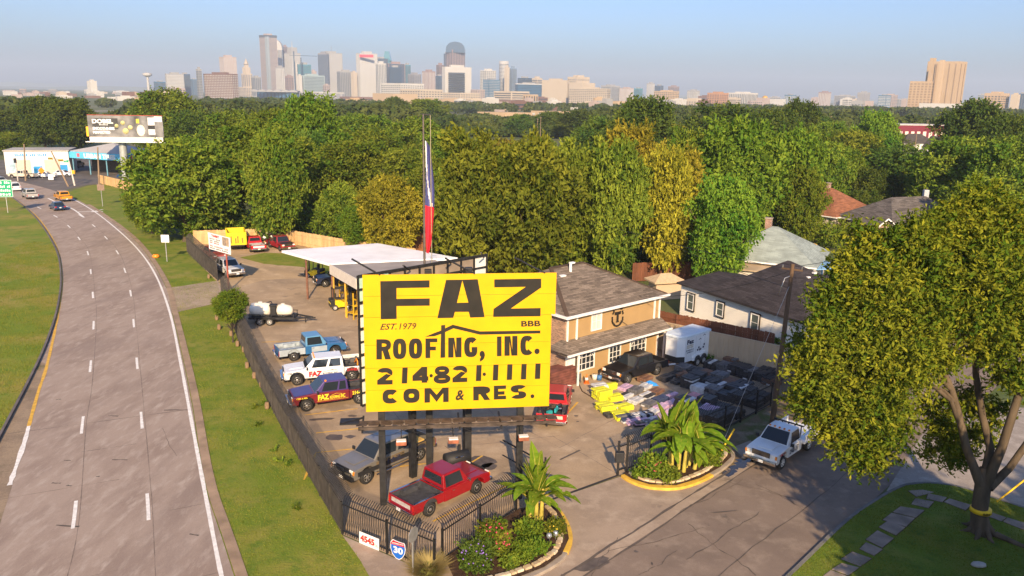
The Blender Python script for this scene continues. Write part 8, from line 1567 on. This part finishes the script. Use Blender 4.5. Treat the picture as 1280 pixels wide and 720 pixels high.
# --- the big elm at the right
EB = gp(1225, 668); elm = thing('tree', 'big elm with a forked trunk, yellow band and golden crown on the front lawn', 'tree', EB)
def E3(px, py, Y): return at_y(px, py, Y) - EB
mb = MB(); fork = E3(1229, 605, EB.y + .1)
mb.path([(0, 0, -.2), (.0, 0, .25), E3(1224, 640, EB.y), fork, E3(1232, 585, EB.y + .2)], [.7, .48, .38, .37, .27], 14)
for k in range(7): a = k * .9 + .3; mb.path([(.3 * math.cos(a), .3 * math.sin(a), .55), (.6 * math.cos(a), .75 * math.sin(a), .14), (1.35 * math.cos(a), 1.35 * math.sin(a), -.06)], [.16, .12, .04], 7)
mb.path([(.5, -.4, .25), (1.3, -1.3, .15), (2.3, -1.9, .12), (3.0, -2.1, .06)], [.16, .12, .09, .04], 6)
E_ = EB.y
LIMBS = [([(1226, 606, E_), (1208, 560, E_ + .2), (1199, 520, E_ + .4), (1190, 488, E_ + .5), (1170, 440, E_ + 1.5), (1150, 380, E_ + 2)], [.33, .26, .23, .2, .14, .06]), ([(1230, 604, E_), (1238, 560, E_ + .5), (1228, 520, E_ + 1.0), (1220, 470, E_ + 1.4), (1216, 380, E_ + 1.8), (1205, 300, E_ + 2)], [.34, .25, .22, .2, .14, .06]), ([(1232, 606, E_), (1252, 560, E_ - .2), (1268, 510, E_ - .3), (1284, 460, E_ - .3), (1300, 380, E_)], [.36, .28, .25, .2, .1]), ([(1236, 610, E_), (1262, 585, E_ + .4), (1290, 545, E_ + .8), (1330, 490, E_ + 1.2)], [.3, .24, .2, .12]), ([(1196, 505, E_ + .4), (1180, 488, E_ + .4), (1150, 478, E_ + .3), (1090, 470, E_)], [.13, .11, .09, .05]), ([(1205, 545, E_ + .3), (1188, 500, E_), (1166, 482, E_ - .6), (1100, 440, E_ - 1.0)], [.16, .14, .12, .06]), ([(1190, 488, E_ + .5), (1120, 420, E_ + 1), (1060, 380, E_ + 1.2)], [.15, .11, .05])]
for pts, rad in LIMBS: mb.path([E3(*p) for p in pts], [r * .76 for r in rad], 9)
mb.build('trunk', BARK, elm)
rng = np.random.default_rng(9); bl = []
def eb(px, py, Y, rpx):
    py += 12 if py < 300 and px < 1200 else 0; px += 18 if px < 1025 else 10 if px < 1085 else 0
    P = E3(px, py, Y); dp = proj(P + EB)[2]; r = rpx / FOC * dp
    for k in range(7):
        d = rng.normal(size=3); d /= np.linalg.norm(d); q = r * rng.uniform(.45, .8); bl.append((P.x + d[0] * q, P.y + d[1] * q, P.z + d[2] * q, r * rng.uniform(.38, .55)))
for px, py, dY, r_ in ((1005, 462, -1, 34), (1000, 500, -1.2, 32), (1035, 520, -1.6, 38), (1060, 560, -2, 30), (1078, 580, -2.2, 20), (1095, 545, -1.8, 34), (1120, 520, -1.4, 26), (1040, 470, -1.8, 40), (1085, 490, -2.2, 44), (1130, 470, -1.6, 36), (1020, 420, -.5, 36), (1060, 430, -1.2, 40), (1110, 430, -1.8, 44), (1155, 430, -1.2, 38), (1035, 375, 0, 34), (1075, 380, -.4, 38), (1120, 375, -1, 42), (1170, 390, -.8, 40), (1060, 335, .4, 34), (1100, 325, 0, 38), (1150, 330, -.4, 42), (1075, 295, .8, 26), (1065, 278, 1, 16), (1115, 285, .6, 26), (1160, 290, .4, 36), (1200, 300, 0, 40), (1185, 262, .8, 28), (1215, 258, 1, 30), (1250, 275, .6, 36), (1285, 290, .6, 38), (1240, 320, 0, 42), (1290, 345, -.2, 46), (1215, 355, -.8, 42), (1260, 380, -1, 46), (1300, 410, -.8, 44), (1215, 410, -1, 36), (1265, 435, -1.2, 34), (1175, 450, -.8, 26), (1300, 470, -.6, 40), (1270, 470, -1, 26), (1175, 515, 2.2, 24), (1180, 548, 2.0, 24), (1198, 575, 2.0, 20), (1222, 535, 2.4, 24), (1245, 520, 2.4, 20), (1165, 570, 1.9, 12), (1205, 500, 2.4, 24), (1010, 440, 2, 34), (1075, 410, 3, 50), (1140, 360, 3, 54), (1200, 330, 3, 54), (1270, 330, 3, 54), (1090, 470, 2.4, 44), (1250, 410, 2.6, 46), (1185, 400, 3, 44)):
    eb(px, py, EB.y + dY, r_)
V, Q, t = cloud(bl, 165000, .13, rng, up=-.02, elong=2.0, inner=.2, per=11, twig=4.2, rag=.22, droop=.5, flat=1.0); child('crown', np_mesh('crown', V, Q, LEAF['elm'], t), elm)
bnd = thing('trunk_band', 'yellow paper band tied round the trunk of the big elm', 'band', EB + E3(1226, 637, EB.y) ); mb = MB(); mb.lathe([(.50, -.1), (.48, .1)], 'z', 18); mb.build('strip', M('band_yellow', (.80, .52, .01), .5, var=.06), bnd)
mb = MB(); text_on(mb, '#1111111', (-.18, -.51, .06), (.18, -.51, .06), (.18, -.51, -.06), (-.18, -.51, -.06), .03); mb.build('lettering', INK, bnd)
rk_ = MB(); rk_.lathe([(.18, 0), (.3, .06), (.27, .16), (.1, .22)], 'z', 9); o = rk_.build('stone', M('pale_rock', (.42, .40, .38), .9, var=.2, scale=3, bump=.6)); o.location = gp(1223, 708, .12); o.scale = (1.2, .7, 1); tag(o, 'pale stone lying on the lawn in front of the big elm', 'stone')
# street trees nearer than the frame, whose shade lies over the lawn and the street
for x, y, R, H in ((22.5, 19.5, 5.4, 12.6), (33, 11, 6.5, 14), (29, 3, 6, 13), (43, 16, 7, 15), (40, 4, 6.5, 14)): tree('street tree standing on the near lawn outside the frame', x, y, R, H, 'green', group='street trees on the near lawn')

# --- banana plants
BAN = M_leaf('banana_leaf', (.10, .20, .014), (.26, .36, .03), .4); BSTEM = M('banana_stem', (.42, .34, .06), .6, var=.3, scale=3)
def banana(label, base, nl, H, spread, seed, stems):
    rnd = random.Random(seed); t = thing('banana_plant', label, 'banana plant', base)
    for sx_, sy_, sh_ in stems: mb = MB(); mb.path([(sx_, sy_, -.1), (sx_ * 1.1, sy_ * 1.1, sh_ * .5), (sx_ * 1.25, sy_ * 1.2, sh_)], [.13, .10, .07], 8); mb.build('stem', BSTEM, t)
    for i in range(nl):
        sx_, sy_, sh_ = stems[i % len(stems)]; a = i * 2.4 + rnd.uniform(-.35, .35); upr = (i % 3 == 0); L = spread * rnd.uniform(.75, 1.15) * (1.05 if upr else 1); w = L * rnd.uniform(.115, .165); z0 = sh_ * rnd.uniform(.6, 1.0); e0 = math.radians(rnd.uniform(72, 84) if upr else rnd.uniform(30, 62)); droop = math.radians(rnd.uniform(10, 25) if upr else rnd.uniform(70, 105))
        n = 15; vs, fs, p = [], [], Vector((sx_ * 1.25, sy_ * 1.2, z0)); H2 = Vector((math.cos(a), math.sin(a), 0)); sd = Vector((-math.sin(a), math.cos(a), 0)); st = L / n
        for k in range(n + 1):
            f = k / n; e = e0 - droop * f; ww = w * (.06 if f < .13 else math.sin(math.pi * min(1, (f - .13) / .87) ** .72) ** .8 + .02); up = Vector((-math.sin(e) * H2.x, -math.sin(e) * H2.y, math.cos(e))); 
            for s_ in (-1, -.5, 0, .5, 1): vs.append(p + sd * (s_ * ww * (1 + (rnd.uniform(-.07, .05) if abs(s_) == 1 else 0))) + up * (abs(s_) * ww * .32) - Vector((0, 0, abs(s_) * ww * .25 * f)))
            p = p + (H2 * math.cos(e) + Vector((0, 0, math.sin(e)))) * st
        for k in range(n):
            for j in range(4):
                if k > 4 and j in (0, 3) and rnd.random() < .05: continue
                q = 5 * k + j; fs.append((q, q + 1, q + 6, q + 5))
        me = np_mesh('leaf', np.array([tuple(v) for v in vs]), np.array(fs), BAN, np.clip([.45 + rnd.uniform(-.25, .25) + rnd.uniform(-.06, .06) for _ in fs], 0, 1)); me.shade_smooth(); child('leaf', me, t)
        mb = MB(); mb.path([vs[5 * k + 2] for k in range(0, n + 1, 3)], [.03, .024, .018, .013, .008, .004], 5); mb.build('midrib', BSTEM, t)
    return t
b1 = gp(670, 657); b1.z = .22; banana('banana plant with broad bright leaves beside the sign post', b1, 40, 3.6, 2.05, 4, [(0, 0, 2.0), (.25, .2, 1.7), (-.3, .15, 1.5)])
b2 = gp(848, 590); b2.z = .22; banana('larger banana clump with yellow stems beside the street', b2, 84, 4.2, 2.25, 8, [(0, 0, 2.4), (.45, .2, 2.1), (-.5, .1, 2.0), (.2, -.4, 1.8), (-.3, .5, 2.3), (.7, .5, 2.0), (.9, 0, 1.6)])
# --- shrubs and flowers of the two beds
def bush(label, base, R, H, n, leaf, size, flower=None, nf=0, fs_=.09, name='bush', cat='bush'):
    rng = np.random.default_rng(int(base.x * 100) % 9999 + n); t = thing(name, label, cat, base); bl = [(R * .5 * math.cos(k * 2.4) * rng.uniform(.3, 1), R * .5 * math.sin(k * 2.4) * rng.uniform(.3, 1), H * rng.uniform(.3, .7), min(R, H) * rng.uniform(.38, .55)) for k in range(9)]
    V, Q, tt = cloud(bl, n, size, rng, up=.5); V[:, 2] = np.maximum(V[:, 2], .01); child('foliage', np_mesh('foliage', V, Q, LEAF[leaf], tt), t)
    if flower:
        B = np.array(bl); pk = rng.integers(0, len(B), nf); d = rng.normal(size=(nf, 3)); d[:, 2] = abs(d[:, 2]) * .8; d[:, 1] -= .25; d /= np.linalg.norm(d, axis=1)[:, None]; C = B[pk, :3] + d * (B[pk, 3] * 1.04)[:, None]; V_, Q_ = [], []
        for i, c in enumerate(C):
            s = fs_ * rng.uniform(.6, 1.2); o = len(V_); V_ += [c + (s, 0, 0), c + (0, s, 0), c + (-s, 0, 0), c + (0, -s, 0), c + (0, 0, s), c + (0, 0, -s)]; Q_ += [(o, o + 1, o + 4), (o + 1, o + 2, o + 4), (o + 2, o + 3, o + 4), (o + 3, o, o + 4), (o + 1, o, o + 5), (o + 2, o + 1, o + 5), (o + 3, o + 2, o + 5), (o, o + 3, o + 5)]
        child('blossom', np_mesh('blossom', np.array(V_), np.array(Q_), flower), t, kind='stuff')
    return t
PINKF = M('flower_pink', (.50, .02, .08), .6, var=.25, scale=6, col2=(.62, .12, .13)); VIOF = M('flower_violet', (.28, .16, .55), .6, var=.2); YELF = M('flower_yellow', (.70, .50, .04), .6, var=.1)
def base(px, py, z=.2): p = gp(px, py); p.z = z; return p
bush('bush covered in pink red flowers below the picket fence', base(619, 700), .85, 2.2, 4200, 'green', .10, PINKF, 170, .06, 'flowering_bush'); bush('wide dark bush with small violet flowers at the fence corner', base(594, 717), 1.05, 1.45, 5200, 'dark', .09, VIOF, 90, .05, 'flowering_bush'); bush('round clipped green bush at the front of the lower planter', base(655, 704), .68, .8, 3000, 'bright', .07); bush('small round bush with yellow flowers by the yellow kerb', base(692, 672), .62, .75, 2400, 'olive', .08, YELF, 45, .045, 'flowering_bush'); bush('leafy green bush at the foot of the lower banana plant', base(660, 676), .65, .8, 1800, 'bright', .11); bush('low green bush between the clipped bush and the pink flowers', base(638, 712), .5, .45, 1300, 'olive', .1); bush('low sprawling green plant at the kerb of the lower planter', base(672, 694), .55, .4, 1200, 'bright', .1)
bush('bush with scattered pink flowers beside the gate post', base(813, 600), .85, 1.35, 3600, 'green', .11, PINKF, 60, .06, 'flowering_bush'); bush('low green shrub at the front of the upper planter', base(832, 604), .8, .6, 2200, 'olive', .1); bush('low grassy shrub at the right end of the upper planter', base(884, 584), .9, .5, 2400, 'green', .09); bush('small green shrub beside the yellow guy guard', base(893, 577), .5, .5, 1200, 'bright', .09); bush('weedy green tuft along the tan metal fence', base(885, 452, 0), .8, .45, 1200, 'bright', .12); bush('second weedy tuft by the tan metal fence', base(905, 450, 0), .7, .5, 1200, 'green', .12); bush('small green shrub at the left end of the planter by the gate', base(798, 600), .45, .4, 1000, 'bright', .09)
gb = thing('ornamental_grass', 'clump of straw tipped ornamental grass at the stop sign', 'grass clump', gp(535, 722)); rng = np.random.default_rng(3); n = 1500; a = rng.uniform(0, 6.283, n); ln = rng.uniform(.6, 1.25, n); el = rng.uniform(.7, 1.45, n); r0 = rng.uniform(0, .35, n)
b0 = np.stack([r0 * np.cos(a), r0 * np.sin(a), np.zeros(n)], 1); d_ = np.stack([np.cos(a) * np.cos(el), np.sin(a) * np.cos(el), np.sin(el)], 1); sd_ = np.stack([-np.sin(a), np.cos(a), np.zeros(n)], 1) * .018; m_ = b0 + d_ * ln[:, None] * .6; e_ = b0 + d_ * ln[:, None] + np.stack([np.cos(a) * .2, np.sin(a) * .2, -np.full(n, .12)], 1)
V = np.stack([b0 - sd_, b0 + sd_, m_ + sd_, m_ - sd_, m_ - sd_, m_ + sd_, e_ + sd_ * .1, e_ - sd_ * .1], 1).reshape(-1, 3); child('blades', np_mesh('blades', V, np.arange(n * 8).reshape(-1, 4), M_leaf('straw_blade', (.12, .17, .03), (.50, .40, .16), .3), np.tile([.25, .85], n)), gb, kind='stuff')
for px, py, lab in ((696, 686, 'glass garden globe by the yellow flowered bush'), (704, 683, 'second glass garden globe, nearer the yellow kerb')):
    gl = MB(); gl.lathe([(.02, 0), (.03, .18), (.11, .24), (.15, .34), (.11, .45), (.02, .48)], 'z', 12); o = gl.build('garden_globe', M('globe_glass', (.45, .48, .52), .08, .6)); o.location = base(px - 10, py - 4); tag(o, lab, 'ornament')
for px, py in ((330, 506), (349, 577), (358, 582), (318, 510), (321, 532), (371, 636), (342, 564)):
    q = gp(px, py); rng = np.random.default_rng(px); V, Q, t_ = cloud([(0, 0, .06, .13), (.1, .05, .08, .1)], 90, .09, rng, up=.8); o = bpy.data.objects.new('weed', np_mesh('weed', V, Q, LEAF['green'], t_)); COL.objects.link(o); o.location = q; tag(o, 'small dark green weed tuft in the lawn beside the dark fence', 'weed', 'weed tufts in the lawn strip')

# ================================================================== haze
hz = MB(); hz.box(0, 5500, 172, 17000, 13000, 350); hb_ = hz.build('haze', None); hb_['kind'] = 'stuff'
hm_ = bpy.data.materials.new('haze'); hm_.use_nodes = True; N = hm_.node_tree.nodes; N.clear(); pv = N.new('ShaderNodeVolumePrincipled'); ot = N.new('ShaderNodeOutputMaterial'); hm_.node_tree.links.new(pv.outputs[0], ot.inputs['Volume'])
pv.inputs['Color'].default_value = (.74, .85, 1.0, 1); pv.inputs['Density'].default_value = .00013; pv.inputs['Anisotropy'].default_value = 0.0
hb_.data.materials.clear(); hb_.data.materials.append(hm_)
